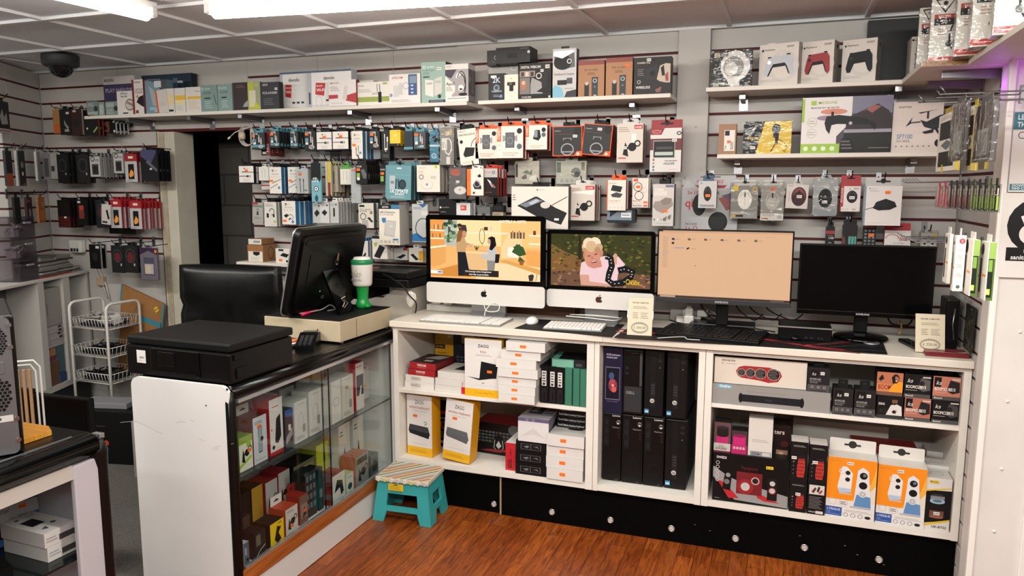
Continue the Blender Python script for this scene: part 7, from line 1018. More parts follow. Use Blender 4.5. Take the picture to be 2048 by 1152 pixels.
for i in range(7):
    for j in range(3): b.box(-L * .4 + i * L * .11, -L * .4 + i * L * .11 + .01, -.014 + j * .011, -.006 + j * .011, .0178, .0195, '3a3a3e')
b.build('buttons', t)
f, r_ = at(1851, 712, 'z', WT), at(1938, 716, 'z', WT)
for i, l in enumerate(('flat dark red packet lying at the worktop end, lower one', 'flat dark red packet lying at the worktop end, upper one')):
    b = MB(); b.box(f.x + .004 * i, XR - .012, f.y + .002, f.y + .1, WT + .0005 + .0085 * i, WT + .0085 + .0085 * i, mt('6d1620', .3)); b.face((f.x + .004 * i, f.y + .002, WT + .0091 + .0085 * i), (1, 0, 0), (0, 1, 0), .17, .098, [('t', 'Laptop Security Lock', .06, .62, .12, 'b98a90', '', .6), ('r', .04, .08, .96, .16, 'a89a98'), ('p', 'b9b5b3', [.66, .2, .94, .3, .96, .6, .8, .36]), ('o', .7, .5, .06, .01, 'b98a90')]); put('cable_lock_packet', 'packet', l, b)
x0, x1 = sX(1890, -.33, 1.05), sX(1917, -.33, 1.05)
t = thing('router', 'upright black router box beside the cream price card', 'router', ((x0 + x1) / 2, -.33, WT + .001)); h = sZ(599, x0, -.33) - WT
b = MB(); b.box(-(x1 - x0) / 2, (x1 - x0) / 2, 0, .14, 0, h, mt('0b0b0d', .35), .006); b.build('case', t)
b = MB(); b.tube([(.006, -.004, h * .82), (.0, -.01, h * .5), (.008, -.008, h * .2)], .003, STEEL, 6); b.lathe([(.008, -.003), (.008, .003), (.004, .003)], STEEL, 12, (.006, -.004)); b.build('cable_lock', t)
t = thing('plastic_bag', 'creased clear bag with dark goods leaning at worktop end', 'plastic bag', (XR - .022, -.47, WT + .02))
random.seed(5); bm = bmesh.new(); bmesh.ops.create_grid(bm, x_segments=10, y_segments=14, size=.5)
for v in bm.verts: v.co = Vector((random.uniform(-.006, .006) - .01 * v.co.y, v.co.x * .16, (v.co.y + .5) * .22))
b = MB(); b.bm(bm, FILM); b.build('film', t)
b = MB(); b.box(.006, .012, -.07, .07, .01, .19, mt('2b2a22', .5)); b.build('contents', t)
# things behind the screens
x0, x1 = sX(1016, -.1, 1), sX(1152, -.1, 1); b = MB(); b.box(x0, x1, -.12, -.03, WT + .0005, WT + .055, mt('5a3418', .5, noise=.15, scale=12)); put('wooden_box', 'box', 'low brown wooden box behind the two white computers', b)
def strip(px, y, label, L=.3):
    x0 = sX(px, y, WT); t = thing('power_strip', label, 'power strip', (x0, y, WT + .0005)); b = MB(); b.box(0, L, 0, .055, 0, .036, mt('d6d2cb', .4), .004); b.build('body', t)
    for k in range(2):
        b = MB(); b.box(.03 + .07 * k, .08 + .07 * k, .004, .05, .0362, .068, mt('dedad3', .4), .006); b.tube([(.055 + .07 * k, .03, .068), (.06 + .07 * k, .05, .08), (.1 + .08 * k, .06, .05), (.2, .07, .02)], .003, mt('cfcbc4', .4), 6); b.build('plug', t)
    return t
strip(853, -.2, 'white power strip with plugs beside the beige printer')
strip(1352, -.1, 'white power strip with a stacked adapter behind the wide monitor', .12)
t = thing('plug_adapter', 'white travel adapter standing on the power strip behind the monitor', 'plug adapter', (sX(1378, -.14, WT + .04), -.14, WT + .001)); b = MB(); b.box(-.024, .024, -.02, .02, 0, .05, mt('d9d5ce', .4), .008); b.build('lower_block', t); b = MB(); b.box(-.02, .02, -.018, .018, .0505, .085, mt('e0dcd5', .4), .008); b.build('upper_block', t); b = MB(); b.box(-.012, .012, -.012, .012, .0855, .1, mt('d2cec7', .4), .004); b.build('plug', t)
def cable(label, pts, r=.0028, c='141416', n=8):
    """a loose cable through pixel points (px, py, y) hung in space"""
    P_ = [at(a, c_, 'y', y) for a, c_, y in pts]; out = []
    for i in range(len(P_) - 1):
        p0, p1, p2, p3 = P_[max(i - 1, 0)], P_[i], P_[i + 1], P_[min(i + 2, len(P_) - 1)]
        for k in range(n):
            s = k / n; out.append(.5 * ((2 * p1) + (p2 - p0) * s + (2 * p0 - 5 * p1 + 4 * p2 - p3) * s * s + (3 * p1 - p0 - 3 * p2 + p3) * s ** 3))
    out.append(P_[-1]); b = MB(); b.tube(out, r, c, 6); return put('loose_cable', 'cable', label, b)
WC = mt('d6d3cd', .4)
cable('white cable loop hanging before the larger computer stand', [(968, 610, -.34), (974, 622, -.36), (995, 622, -.35), (998, 610, -.34), (985, 606, -.34), (972, 620, -.38), (969, 631, -.42)], .0024, WC)
cable('white cable lying behind the smaller computer stand', [(1132, 632, -.28), (1180, 636, -.3), (1230, 641, -.3), (1245, 634, -.2)], .003, WC)
cable('thick pale cable lying beside the smaller computer foot', [(1140, 629, -.25), (1190, 631, -.32), (1240, 636, -.28)], .003, WC)
for i, (a, l) in enumerate(((1400, 'nearest the monitor neck'), (1470, 'drooping beside the neck'), (1497, 'second beside the neck'), (1530, 'reaching towards mini computer'))):
    cable('thin black cable under the wide monitor, ' + l, [(a, 606, -.1), (a + 10, 622, -.11), (a + 30 + 8 * i, 640, -.13), (a + 46 + 10 * i, 628, -.1)], .003)
cable('tangled black cable behind the gaming keyboard', [(1340, 640, -.2), (1370, 648, -.22), (1440, 650, -.2), (1500, 656, -.22), (1550, 664, -.24)], .004)
cable('thin white cable resting on the mat edge below the keyboard', [(1290, 679, -.53), (1330, 675, -.53), (1368, 674, -.53), (1374, 678, -.53), (1400, 680, -.53)], .0016, WC)
cable('beige cable end hanging under the dark monitor', [(1800, 640, -.12), (1803, 655, -.12), (1798, 668, -.12)], .004, mt('a8843f', .5))
cable('black loop of cable behind the dark monitor', [(1775, 634, -.1), (1785, 648, -.1), (1815, 650, -.1), (1826, 636, -.1)], .004)
# ================================================================ on and behind the glass display cabinet
DT = DH + .0006; BLK = mt('0c0c0d', .35)
# black inkjet printer seen from its rear corner
t = thing('inkjet_printer', 'black inkjet printer with a white sticker on the display cabinet', 'printer', (-2.128, -1.5, DT), R(-1))
W2, D2, H2 = .252, .185, .155
b = MB(); b.box(-W2, W2, -D2, D2, .004, H2 - .035, BLK, .008); b.box(-W2 + .02, W2 - .02, -D2 + .02, D2 - .02, 0, .006, BLK); b.build('body', t)
b = MB(); b.box(-W2 + .004, W2 - .002, -D2 + .004, D2 + .01, H2 - .033, H2, mt('131314', .5, noise=.1, scale=60), .008); b.build('scanner_lid', t)
b = MB(); b.box(-W2 + .13, W2 - .14, -D2 - .006, -D2 + .004, .02, H2 - .04, mt('08080a', .3), .003); b.box(-W2 + .17, -W2 + .25, -D2 - .009, -D2 - .004, .05, H2 - .05, BLK, .003); b.box(-W2 + .14, W2 - .15, -D2 - .009, -D2 - .005, .022, .03, mt('1c1c1e', .3)); b.build('rear_door', t)
b = MB(); b.box(W2 - .001, W2 + .006, -D2 + .03, -D2 + .09, .02, .06, BLK, .004); b.box(W2 - .001, W2 + .006, -D2 + .02, -D2 + .08, .09, .115, BLK, .004); b.build('side_grip', t)
b = MB(); b.face((-W2 + .057, -D2 - .0005, .052), (1, 0, 0), (0, 0, 1), .045, .05, [('r', 0, 0, 1, 1, 'd6d3cf'), ('r', .3, .36, .78, .5, '8a8784'), ('s', 2, .12, .12, .6, .26, 'b5b1ad')], off=.0008); b.build('sticker', t)
# cash drawer, terminal and loose things
t = thing('cash_drawer', 'beige metal cash drawer on the far end of the display cabinet', 'cash drawer', (-2.12, -.67, DT), R(-2)); BE = mt('b5a78c', .45, noise=.04, scale=20)
b = MB(); b.box(-.218, .218, -.232, .232, .008, .105, BE, .003); b.box(.2185, .2195, -.1, -.096, .01, .1, '7a6c54'); b.build('case', t)
b = MB(); b.box(-.214, .214, -.226, .226, .1055, .109, mt('121213', .6), .001); b.build('top_mat', t)
for x in (-.19, .2):
    for y in (-.2, .2): b = MB(); b.cyl((x, y, 0), (x, y, .009), .011, 'a89a80'); b.build('foot', t)
zt = DT + .1096
t = thing('all_in_one_terminal', 'black touch screen terminal turned away, leaning on the cash drawer', 'computer', (-2.2, -.66, zt + .012), 0)
lean = Matrix.Rotation(R(13), 4, 'Y'); sh = .425; sl = .3
b = MB(lean); b.prism(rrect(-sl, sl, 0, sh, .035), 0, .03, BLK, 'x'); b.v = [Vector((v.x, v.y, v.z)) for v in b.v]; b.prism(rrect(-sl + .03, sl - .03, .03, sh - .03, .03), .03, .042, BLK, 'x'); b.box(.042, .0445, -sl + .05, sl - .05, sh - .075, sh - .05, mt('18181a', .5)); b.box(.0425, .045, -.2, -.19, .14, .3, mt('1c1c1f', .4)); b.build('rear_shell', t)
b = MB(lean); b.prism(rrect(-sl - .003, sl + .003, -.003, sh + .003, .037), -.006, .0, SILVER, 'x'); b.build('silver_rim', t)
b = MB(lean); b.face((.0424, .0, .2), (0, 1, 0), (0, 0, 1), .06, .1, [('e', .5, .5, .4, '232325', .3), ('p', '8a6a48', [.45, .6, .75, .5, .7, .9, .5, .95]), ('e', .6, .36, .1, 'c9c7c4', .05)], off=.003); b.face((.0424, -.1, .06), (0, 1, 0), (0, 0, 1), .08, .06, [('e', .3, .8, .06, 'c9c7c4'), ('s', 2, .5, .1, .9, .4, '7a7a7d')], off=.003); b.build('badge', t)
b = MB(); b.prism([(.07, .19), (.085, .195), (.20, -.01), (.185, -.012)], -.06, .075, mt('09090a', .08), 'x'); b.v = [Vector((v.y if 0 else v.x, v.y, v.z)) for v in b.v]
b = MB(); b.add([(.07, -.07, .2), (.07, .06, .2), (.19, .02, -.009), (.19, -.11, -.009), (.082, -.07, .205), (.082, .06, .205), (.202, .02, -.009), (.202, -.11, -.009)], [(0, 1, 2, 3), (7, 6, 5, 4), (0, 4, 5, 1), (1, 5, 6, 2), (2, 6, 7, 3), (3, 7, 4, 0)], mt('08080a', .06)); b.face((.2025, -.09, .01), (-.03, .97, 0), (-.5, .1, .86), .09, .07, [('l', 'a9a5a0', .06, [.1, .2, .5, .5, .3, .8, .8, .9]), ('l', '8d8a86', .04, [.2, .1, .8, .4, .5, .7])], off=.004); b.build('easel_stand', t)
p = at(578, 626, 'z', zt)
def pen(label, a, c, z, col, body=None):
    p, q = at(*a, 'z', z), at(*c, 'z', z); d = (q - p).normalized(); t = thing('pen', label, 'pen', tuple(p)); L = (q - p).length; r = .0065
    b = MB(); b.cyl(d * .012, d * L, r, mt(col, .35), n=10); b.cyl(d * .0, d * .012, .001, BLK, r * .9, n=10); b.build('barrel', t); return t
pen('bright pink pen lying on the cash drawer below the terminal', (599, 631), (634, 620), zt + .007, 'e0245e')
pen('orange pen lying across the silver dish and card reader', (578, 684), (612, 675), DT + .032, 'f06a1c')
p = at(583, 692, 'z', DT); b = MB(); b.lathe([(0, 0), (.038, 0), (.05, .012), (.052, .024), (.049, .025), (.036, .01), (0, .008)], SILVER, 28); put('metal_dish', 'dish', 'round silver dish beside the card reader', b).location = (p.x, p.y, DT)
p = at(617, 692, 'z', DT); t = thing('card_reader', 'black card payment reader beside the silver dish', 'card reader', (p.x, p.y, DT), R(24)); Mx = Matrix.Rotation(R(-10), 4, 'X')
b = MB(); b.prism([(-.09, .0), (.08, 0), (.085, .05), (.03, .058), (-.09, .018)], -.042, .042, BLK, 'x'); b.build('body', t)
b = MB()
for i in range(3):
    for j in range(4): b.box(-.03 + i * .021, -.015 + i * .021, -.078 + j * .02, -.066 + j * .02, .02 + j * .0068, .031 + j * .0068, '3a3a3d')
b.build('keypad', t); b = MB(); b.box(-.032, .032, .035, .075, .055, .0595, mt('1d2226', .1)); b.build('display', t)
t = thing('tumbler', 'white topped tumbler with green boot shaped base on the cash drawer', 'tumbler', (sX(725, -.53, zt + .1), -.53, zt + .0006))
GR = mt('138a3c', .25)
b = MB(); b.lathe([(0, .0), (.03, 0), (.034, .008), (.036, .022), (.03, .035), (.028, .06), (.031, .09), (.034, .112)], GR, 28); b.box(-.012, .05, -.03, .012, .002, .026, GR, .012); b.build('boot_base', t)
b = MB(); b.lathe([(.03, .112), (.044, .114), (.05, .125), (.056, .235), (.056, .24), (0, .24)], mt('d9d6d0', .35), 32); b.build('cup', t)
b = MB(); b.lathe([(.0565, .226), (.0572, .238), (.0565, .244), (.05, .25), (0, .252)], mt('1f7a4a', .3), 32); b.lathe([(.045, .2505), (.04, .262), (0, .264)], mt('dcd9d3', .35), 24); b.build('lid', t)
b = MB(); b.face((-.035, -.0605, .14), (1, 0, 0), (0, 0, 1), .075, .08, [('p', 'cfcf9a', [.4, .5, .5, .8, .62, .5]), ('o', .2, .5, .09, .02, '4a4a44'), ('o', .5, .48, .12, .02, '6a6a3a'), ('o', .8, .5, .09, .02, '4a4a44'), ('l', '4a4a44', .015, [.36, .55, .5, .85, .64, .55]), ('t', 'BOOT ON THE', .5, .3, .06, '5d5b57', 'bc', .8), ('s', 2, .1, .06, .9, .2, '8a8784')], off=.0005); b.build('printed_logo', t)
cable('thin black cord hanging from the terminal down to the orange pen', [(632, 636, -.85), (638, 652, -.88), (628, 668, -.95), (612, 676, -1.0)], .002)
cable('white cable curled on the cash drawer by the terminal stand', [(597, 627, -.86), (640, 620, -.72), (660, 610, -.66), (670, 618, -.66), (655, 622, -.68), (672, 624, -.66)], .003, 'a8a49e')
# beige laser printer with a black scanner on top, on a low table behind the drawer
t = thing('side_table', 'low grey table carrying the beige printer behind the cash drawer', 'table', (-2.05, -.235, 0))
b = MB(); b.box(-.2, .19, -.2, .2, .72, .745, mt('77736c', .5)); b.build('tabletop', t)
for x in (-.18, .17):
    for y in (-.18, .18): b = MB(); b.box(x - .02, x + .02, y - .02, y + .02, .005, .72, mt('5d5954', .5)); b.build('leg', t)
t = thing('laser_printer', 'beige laser printer on the low table beside the worktop', 'printer', (-2.05, -.26, .746)); BG = mt('b3aca0', .5)
b = MB(); b.box(-.19, .18, -.17, .19, 0, .2, BG, .012); b.prism([(-.17, .2), (.19, .2), (.19, .35), (.1, .35), (-.02, .27)], -.02, .18, BG, 'y'); b.prism([(-.17, .19), (.06, .2), (.06, .25), (-.17, .22)], -.17, .0, mt('a8a195', .5), 'y'); b.build('body', t)
b = MB(); b.box(-.15, .1, -.175, -.165, .02, .07, mt('9a9387', .5), .003); b.build('paper_tray', t)
b = MB()
for k in range(6): b.box(.1805, .1815, -.1, -.06, .03 + .012 * k, .036 + .012 * k, '3a3732')
b.build('side_vent', t)
t = thing('flatbed_scanner', 'black flatbed scanner resting on top of the beige printer', 'scanner', (-2.035, -.22, 1.108))
b = MB(); b.box(-.2, .2, -.15, .15, 0, .045, mt('0d0d0e', .4), .006); b.build('body', t); b = MB(); b.box(-.202, .202, -.152, .152, .047, .085, mt('101011', .35), .006); b.build('lid', t)
b = MB(); b.box(-.16, -.06, -.14, .12, -.075, -.002, mt('141415', .5), .004); b.build('stand', t)
b = MB(); b.prism([(-.1, -.02), (.06, -.03), (.05, .01), (-.06, .03)], 0, .001, mt('b05a4a', .5), 'z'); o = put('paper_note', 'paper', 'reddish paper note lying on the black scanner', b); o.location = (-2.13, -.24, 1.1945)
cable('black cord draped over the beige printer to the worktop', [(765, 548, -.4), (782, 556, -.4), (806, 572, -.4), (818, 590, -.4), (832, 606, -.4), (831, 626, -.4)], .004)
t = thing('plastic_bag', 'white crumpled bag hanging beside the beige printer', 'plastic bag', tuple(at(822, 598, 'y', -.36))); b = MB(); bm = bmesh.new(); bmesh.ops.create_icosphere(bm, subdivisions=2, radius=1); random.seed(9)
for v in bm.verts: v.co = Vector((v.co.x * .03, v.co.y * .02, v.co.z * .05)) * random.uniform(.7, 1.1)
b.bm(bm, mt('c9c4bb', .5)); b.build('film', t)
# office chair behind the cabinet
t = thing('office_chair', 'black leather office chair behind the display cabinet', 'chair', (-2.735, -.62, .005), R(8)); LE = mt('101010', .34, noise=.1, scale=30, bump=.06)
def cushion(nx, nz, w, h, dpt, f):
    bm = bmesh.new(); bmesh.ops.create_cube(bm, size=1); bmesh.ops.subdivide_edges(bm, edges=bm.edges[:], cuts=15, use_grid_fill=True)
    for v in bm.verts:
        x, y, z = v.co * 2; k = max(0, 1 - abs(x) ** 4) * max(0, 1 - abs(z) ** 4)
        v.co = f(x * w / 2 * (1 - .05 * max(0, abs(z) - .6)), y * dpt / 2 * (.35 + .65 * k), z * h / 2, x, z)
    return bm
b = MB(); b.bm(cushion(1, 1, .58, .7, .13, lambda x, y, z, u, v: Vector((x * (1 - .06 * (v < 0) * -v), y + .05 * u * u * -1 + (.02 * math.sin(u * 19) * max(0, .26 - v) if v < .2 else 0) + (.022 if abs(v - .3 - .1 * u * u) < .05 else 0), z + .87))), LE, True); b.build('backrest', t)
b = MB(); b.bm(cushion(1, 1, .55, .52, .12, lambda x, y, z, u, v: Vector((x, z - .22, y + .47))), LE, True); b.build('seat', t)
for s in (-1, 1): b = MB(); b.tube([(s * .3, .02, .5), (s * .33, .0, .68), (s * .33, -.25, .7), (s * .3, -.33, .5)], .022, BLK, 8); b.build('armrest', t)
b = MB(); b.cyl((0, -.2, .1), (0, -.2, .42), .03, BLK); b.build('gas_lift', t)
for k in range(5): a = k * 1.2566; b = MB(); b.tube([(0, -.2, .1), (.28 * math.cos(a), -.2 + .28 * math.sin(a), .065)], [.03, .02], BLK, 8); b.cyl((.28 * math.cos(a) - .012, -.2 + .28 * math.sin(a), .028), (.28 * math.cos(a) + .012, -.2 + .28 * math.sin(a), .028), .027, BLK); b.build('base_leg', t)
# ================================================================ goods inside the display cabinet; fronts face the glass
def disp(label, y0, y1, xf, z, h, d, fc, G=(), side=None, top=None, tab=None, st=None, name='accessory_box', cat='accessory box', gs=(), film=None):
    """a box with its front towards the glass, between two distances along the cabinet"""
    w = y1 - y0; side = side or fc; top = top or side; b = MB(); b.box(-w / 2, w / 2, 0, d, 0, h, None, mats=[mt(fc), mt(side), mt(side), mt(side), mt(top), mt(side)]); b.face((-w / 2, 0, 0), (1, 0, 0), (0, 0, 1), w, h, G)
    if gs: b.face((-w / 2, d, 0), (0, -1, 0), (0, 0, 1), d, h, gs)
    o = b.build(name, None, (xf, (y0 + y1) / 2, z), (0, 0, R(90))); tag(o, label, cat)
    if st: sticker(o, (-w / 2 + st[0] * w, -.0009, st[1] * h), (1, 0, 0), (0, 0, 1), st[2])
    if tab: t = MB(); t.prism(rrect(-w * .45, w * .45, h, h + .04, .006), d * .9, d * .9 + .002, tab); t.face((-w * .45, d * .9 - .0003, h), (1, 0, 0), (0, 0, 1), w * .9, .04, [('r', .3, .4, .7, .55, '2a2826'), ('e', .5, .55, .07, '2a2826')]); t.build('hang_tab', o)
    if film: t = MB(); t.box(-w / 2 - .002, w / 2 + .002, -.002, d + .002, 0, h + .002, FILM); t.build('clear_wrapper', o)
    return o
DB = .1706; DS = DZ + .0006; XF = DX1 - .035
mtw = mount(.5, .5, .4); wl = [('s', 2, .1, .84, .7, .92, '6d6a68'), ('s', 1, .1, .06, .9, .1, '9a9693')]
out = [('o', .5, .5, .2, .02, '8d8a88', .4), ('r', .62, .2, .84, .4, '8d8a88'), ('s', 3, .1, .05, .8, .15, '8a8784'), ('s', 1, .3, .9, .8, .94, '9a9693')]
Y = lambda px, x, z: sY(px, x, z)
up = [(479, 507, .135, 'c9cbbd', [('r', 0, .8, 1, 1, '7f9a2f'), ('r', .55, .66, .9, .82, '8fae3c'), ('p', '9ab043', [0, .1, .9, .3, .9, .4, 0, .2])] + mtw, 'green banded white mount box against the end panel', '5f7a28', 0, (.6, .5, 'f2701c')),
 (508, 536, .19, 'b9bcc2', phone(.5, .5, .14) + [('e', .62, .5, .12, '1b1b1d')] + wl, 'grey phone mount box with pictured handset, upper glass shelf', '5e1a1c', 'c3c0bc', (.3, .76, 'f2701c')),
 (541, 568, .235, 'c9c6c3', [('r', 0, 0, 1, .06, 'a81c28'), ('p', '232326', [.36, .22, .5, .64, .8, .7, .84, .3, .6, .18]), ('e', .24, .14, .1, '2a2a2d'), ('s', 1, .2, .84, .7, .88, 'a8403a'), ('e', .14, .46, .05, 'a81c28')], 'tall white box with deep red side, upper glass shelf', 'a01a26', '2a2a2c', None),
 (571, 588, .165, '3d4148', [('p', '2f4f86', [0, .84, 1, .76, 1, 1, 0, 1]), ('p', '8d9095', [.1, .3, .9, .5, .9, .3, .1, .1]), ('r', .4, .44, .7, .6, 'c9c6c3')], 'dark blue topped box between white boxes on the glass shelf', '33363c', 0, None),
 (590, 616, .18, 'c5c3c0', out, 'first white outline drawing box on the glass shelf', 'bdbab6', 0, None), (619, 645, .2, 'c9c7c3', out, 'second white outline drawing box on the glass shelf', 'b5b2ae', 0, None), (648, 662, .2, 'b9b6b2', [], 'slim plain white box behind the door edge', 'aaa7a3', 0, None), (664, 683, .2, 'c9c6c0', [('o', .5, .5, .35, .05, '9a9793', .3)], 'white arched picture box past the door edge', 'c3c0bb', 0, None), (685, 708, .2, 'c6c2bb', out, 'white box with faint orange sticker past the door edge', 'bdb9b2', 0, (.3, .7, 'c98a5c'))]
for a, c, h, fc, g, l, sd, tb, st in up: disp(l, Y(a, XF - .02, DS + .05), Y(c, XF - .02, DS + .05) - .004, XF - .02, DS, h, .09, fc, g, side=sd, tab=tb or None, st=st)
for i, (a, c, h, x) in enumerate(((482, 515, .17, .15), (518, 556, .19, .16), (560, 590, .2, .16), (594, 622, .2, .17), (626, 650, .21, .17))): disp(f'{ORD[i]} plain white box of the rear row on the glass shelf', Y(a, XF - x, DS + .1), Y(c, XF - x, DS + .1) - .005, XF - x, DS, h, .1, 'b9b6b2', [], side='a9a6a2', top='c5c2be')
disp('brown kraft box standing behind the white boxes, far end', -.94, -.83, XF - .2, DS, .19, .12, '7d5634', [('s', 1, .4, .8, .8, .86, '5a3d24')], top='946b45', st=(.7, .5, 'f2701c'))
disp('tall red and white torch box, far end of the glass shelf', -.76, -.685, XF - .03, DS, .235, .06, 'c9c4c0', [('r', .08, .3, .94, .74, '3a3a3d'), ('p', 'd6d2ce', [.4, .3, .6, .5, .7, .5, .6, .26]), ('s', 1, .1, .9, .8, .94, 'a8403a')], side='a81c26', top='8a1a20')
disp('white and yellow box lying at the back, far end', -1.2, -.95, XF - .28, DS, .25, .1, 'bdb9b4', [('r', 0, .1, 1, .3, 'd9a019')], side='8a847c')
disp('pale carton at the far corner of the glass shelf', -.66, -.52, XF - .1, DS, .16, .12, 'b9b5b0', [('r', 0, .6, .5, .66, 'd9a019')], st=(.6, .4, 'f2701c'))
lo = [(489, 500, .1, '4e5a68', [('r', .1, .5, .5, .8, '8a96a3'), ('e', .6, .3, .2, '1b1b1f')], 'small slate box at the glass beside the end panel', 'a9b0b8', 0, 0, None),
 (487, 503, .16, '4a3430', [('e', .5, .4, .24, '231a18', .2), ('p', '1a1413', [.2, .2, .5, .7, .8, .5])], 'brown box standing behind the small slate box', '2f2321', 0, .07, None),
 (511, 533, .11, '2b2b2b', [('r', .1, .5, .5, .9, '5a594c'), ('l', 'c9c6c1', .05, [.05, .1, .5, .3, .95, .4])], 'dark box with coiled white cable picture at the glass', '1c1c1d', 0, 0, None),
 (541, 569, .105, 'e0bd14', [('p', '1c1b1a', [.3, .3, .5, .8, .8, .7, .6, .5, .8, .2, .5, .1]), ('t', 'hub', .6, .86, .09, '1c1b1a', 'b')], 'yellow box with black phone stand picture at the glass', '19181a', 0, 0, None),
 (572, 597, .125, 'c3c0bd', mtw + wl, 'white mount box with orange red top at the glass', 'a83a1c', 'd3d0cc', 0, (.34, .3, 'f2701c')),
 (600, 617, .13, '6a5148', [('r', .1, .2, .9, .7, '8a7468'), ('p', '3a2c28', [.3, .2, .6, .6, .8, .3])], 'dark red topped box beside the orange topped mount box', '8a1c18', '7a1a16', .02, (.4, .4, 'f2701c')),
 (612, 635, .21, '2d3436', [('r', .1 + .3 * i, .2 + .2 * j, .3 + .3 * i, .32 + .2 * j, '59656a') for i in range(3) for j in range(4)], 'tall dark green multi picture box near the door edge', '1c2425', 0, .03, None),
 (638, 648, .2, '17191a', [('r', .2, .3, .8, .5, '6a6d6e')], 'narrow black box right at the door edge'.replace('right ', ''), '101112', 0, .03, None),
 (664, 691, .14, 'c9c6c2', [('p', '17171a', [.2, .4, .4, .8, .8, .7, .9, .3, .7, .2, .6, .5])], 'white tablet holder box with red top past the door edge', '8a1c1c', 0, 0, None),
 (693, 708, .105, 'c6c6bd', [('e', .5, .4, .3, '1b1b1e', .26), ('s', 1, .2, .8, .8, .9, '7d7a77')], 'short pale green box beside the tablet holder box', 'a9b28a', 0, 0, None),
 (712, 738, .16, '8d9092', [('r', .1, .74, .9, .92, '232326')] + mount(.5, .45, .4), 'orange topped grey box wrapped in streaked film', 'b5551f', 0, 0, None),
 (742, 757, .12, '5a6068', [('e', .5, .5, .4, '2f3338', .4)], 'blue grey blister packet by the far end panel', '4a5058', 0, 0, None)]
for a, c, h, fc, g, l, sd, tb, x, st in lo: disp(l, Y(a, XF - x, DB + .05), Y(c, XF - x, DB + .05) - .004, XF - x, DB, h, .085 if x == 0 else .07, fc, g, side=sd, tab=tb or None, st=st, film='film' in l or 'blister' in l)
bk2 = [(-1.67, -1.52, .22, 'b9b5b2', mtw, 'white mount box with maroon side in the back row', '4f1519'), (-1.5, -1.4, .2, '232325', [], 'plain black box in the back row', '151516'), (-1.39, -1.32, .2, 'b5892a', [], 'yellow edged dark box in the middle of the back row', '2a2826'), (-1.3, -1.22, .19, 'b9b5b2', mtw, 'first red sided white box of the back row', '8a1820'), (-1.21, -1.13, .2, 'bdb9b5', mtw, 'second red sided white box of the back row', '8a1820'), (-1.1, -.93, .19, '6a6650', [('r', .1, .5, .9, .9, '8d8a5a')], 'olive box under the black tray in the back row', '1d1d1b'), (-.92, -.82, .23, 'c3c533', [], 'bright lime box in the back row', '8f9128')]
for a, c, h, fc, g, l, sd in bk2: disp(l, a, c, XF - .16, DB, h, .1, fc, g, side=sd)
for i, (a, c, l) in enumerate(((-.8, -.7, 'first white and yellow cable box, lower far corner'), (-.67, -.57, 'second white and yellow cable box, lower far corner'))):
    disp(l, a, c, XF - .11, DB, .3, .1, 'c9c4bd', [('r', 0, 0, 1, .34, 'dfae4a'), ('o', .4, .3, .22, .04, '2a2420', .14), ('p', '2a2420', [.4, .4, .5, .6, .6, .4]), ('s', 2, .1, .78, .4, .9, '6d4a42')], side='bdb8b0', tab='b5aea3' if i == 0 else None)
# ================================================================ the corner beyond the doorway: film and case packets on hooks
ov = [('o', .5, .62, .36, .04, '4a4a4d', .42), ('e', .5, .6, .22, '1f1f22', .3), ('e', .78, .32, .06, '8d8d90', .09)]
ovr = ov[:1] + [('e', .5, .58, .24, '5a1a20', .3), ('e', .78, .3, .06, '9d9da0', .09)]
gl = [('r', .04, .04, .96, .96, 'a9a7a5'), ('o', .3, .84, .18, .06, '2a2a2d'), ('r', .2, .12, .8, .62, '55534f'), ('r', .26, .16, .74, .56, '2f2e2f'), ('s', 2, .5, .74, .9, .84, '3a3a3c')]
rd = [('r', 0, 0, 1, .74, 'a9a7a9'), ('r', .3, .84, .7, .92, 'd3c3c3'), ('r', .26, .1, .74, .64, '141417'), ('p', 'd98a2e', [.3, .26, .5, .46, .7, .34, .66, .22, .4, .16]), ('s', 2, .1, .03, .6, .07, '5a5859')]
fp, fc_ = 'film_packet', 'phone accessory packet'
dr = lambda name, items: [hang(where=f'{ORD[i]} hook from far corner, {name}', **it) for i, it in enumerate(items)]
dr('shelf end row', [
 P('kraft and orange packet', fc_, fp, 108, 121, 219, 267, 1, '9a7040', [('r', 0, 0, 1, .38, 'b55a2a')], y=-.2),
 P('black packet with headset picture', fc_, fp, 122, 143, 218, 270, 3, '2a2a2c', [('r', .6, .8, .9, .88, 'b9b7b4'), ('p', '7a7a7c', [.4, .6, .6, .4, .8, .3, .7, .2, .4, .4]), ('r', .4, .12, .8, .22, '8a8884')], pitch=.04),
 P('maroon dark packet', fc_, fp, 144, 166, 218, 270, 2, '3d2426', [('r', .2, .88, .5, .96, 'b99a9a'), ('e', .5, .45, .3, '2a2a2b')], side='8a847e', pitch=.05),
 P('black packet with green stripe', fc_, fp, 170, 198, 236, 271, 3, '232122', [('p', '7f9a4a', [.6, .2, .9, .5, .96, .44, .66, .14]), ('e', .2, .4, .06, 'b9b7b5')], side='6a2420', pitch=.03),
 P('dark orange framed packet', fc_, fp, 199, 221, 241, 267, 2, '3a2a24', [('r', .1, .1, .9, .9, '5d3a2a'), ('p', '1f1a18', [.2, .3, .6, .6, .8, .3])], y=-.15),
 P('black packet with white edged backs', fc_, fp, 222, 232, 245, 267, 4, '1e1e20', [('e', .7, .2, .2, 'b9b7b5')], side='a9a7a5', pitch=.03, y=-.15)])
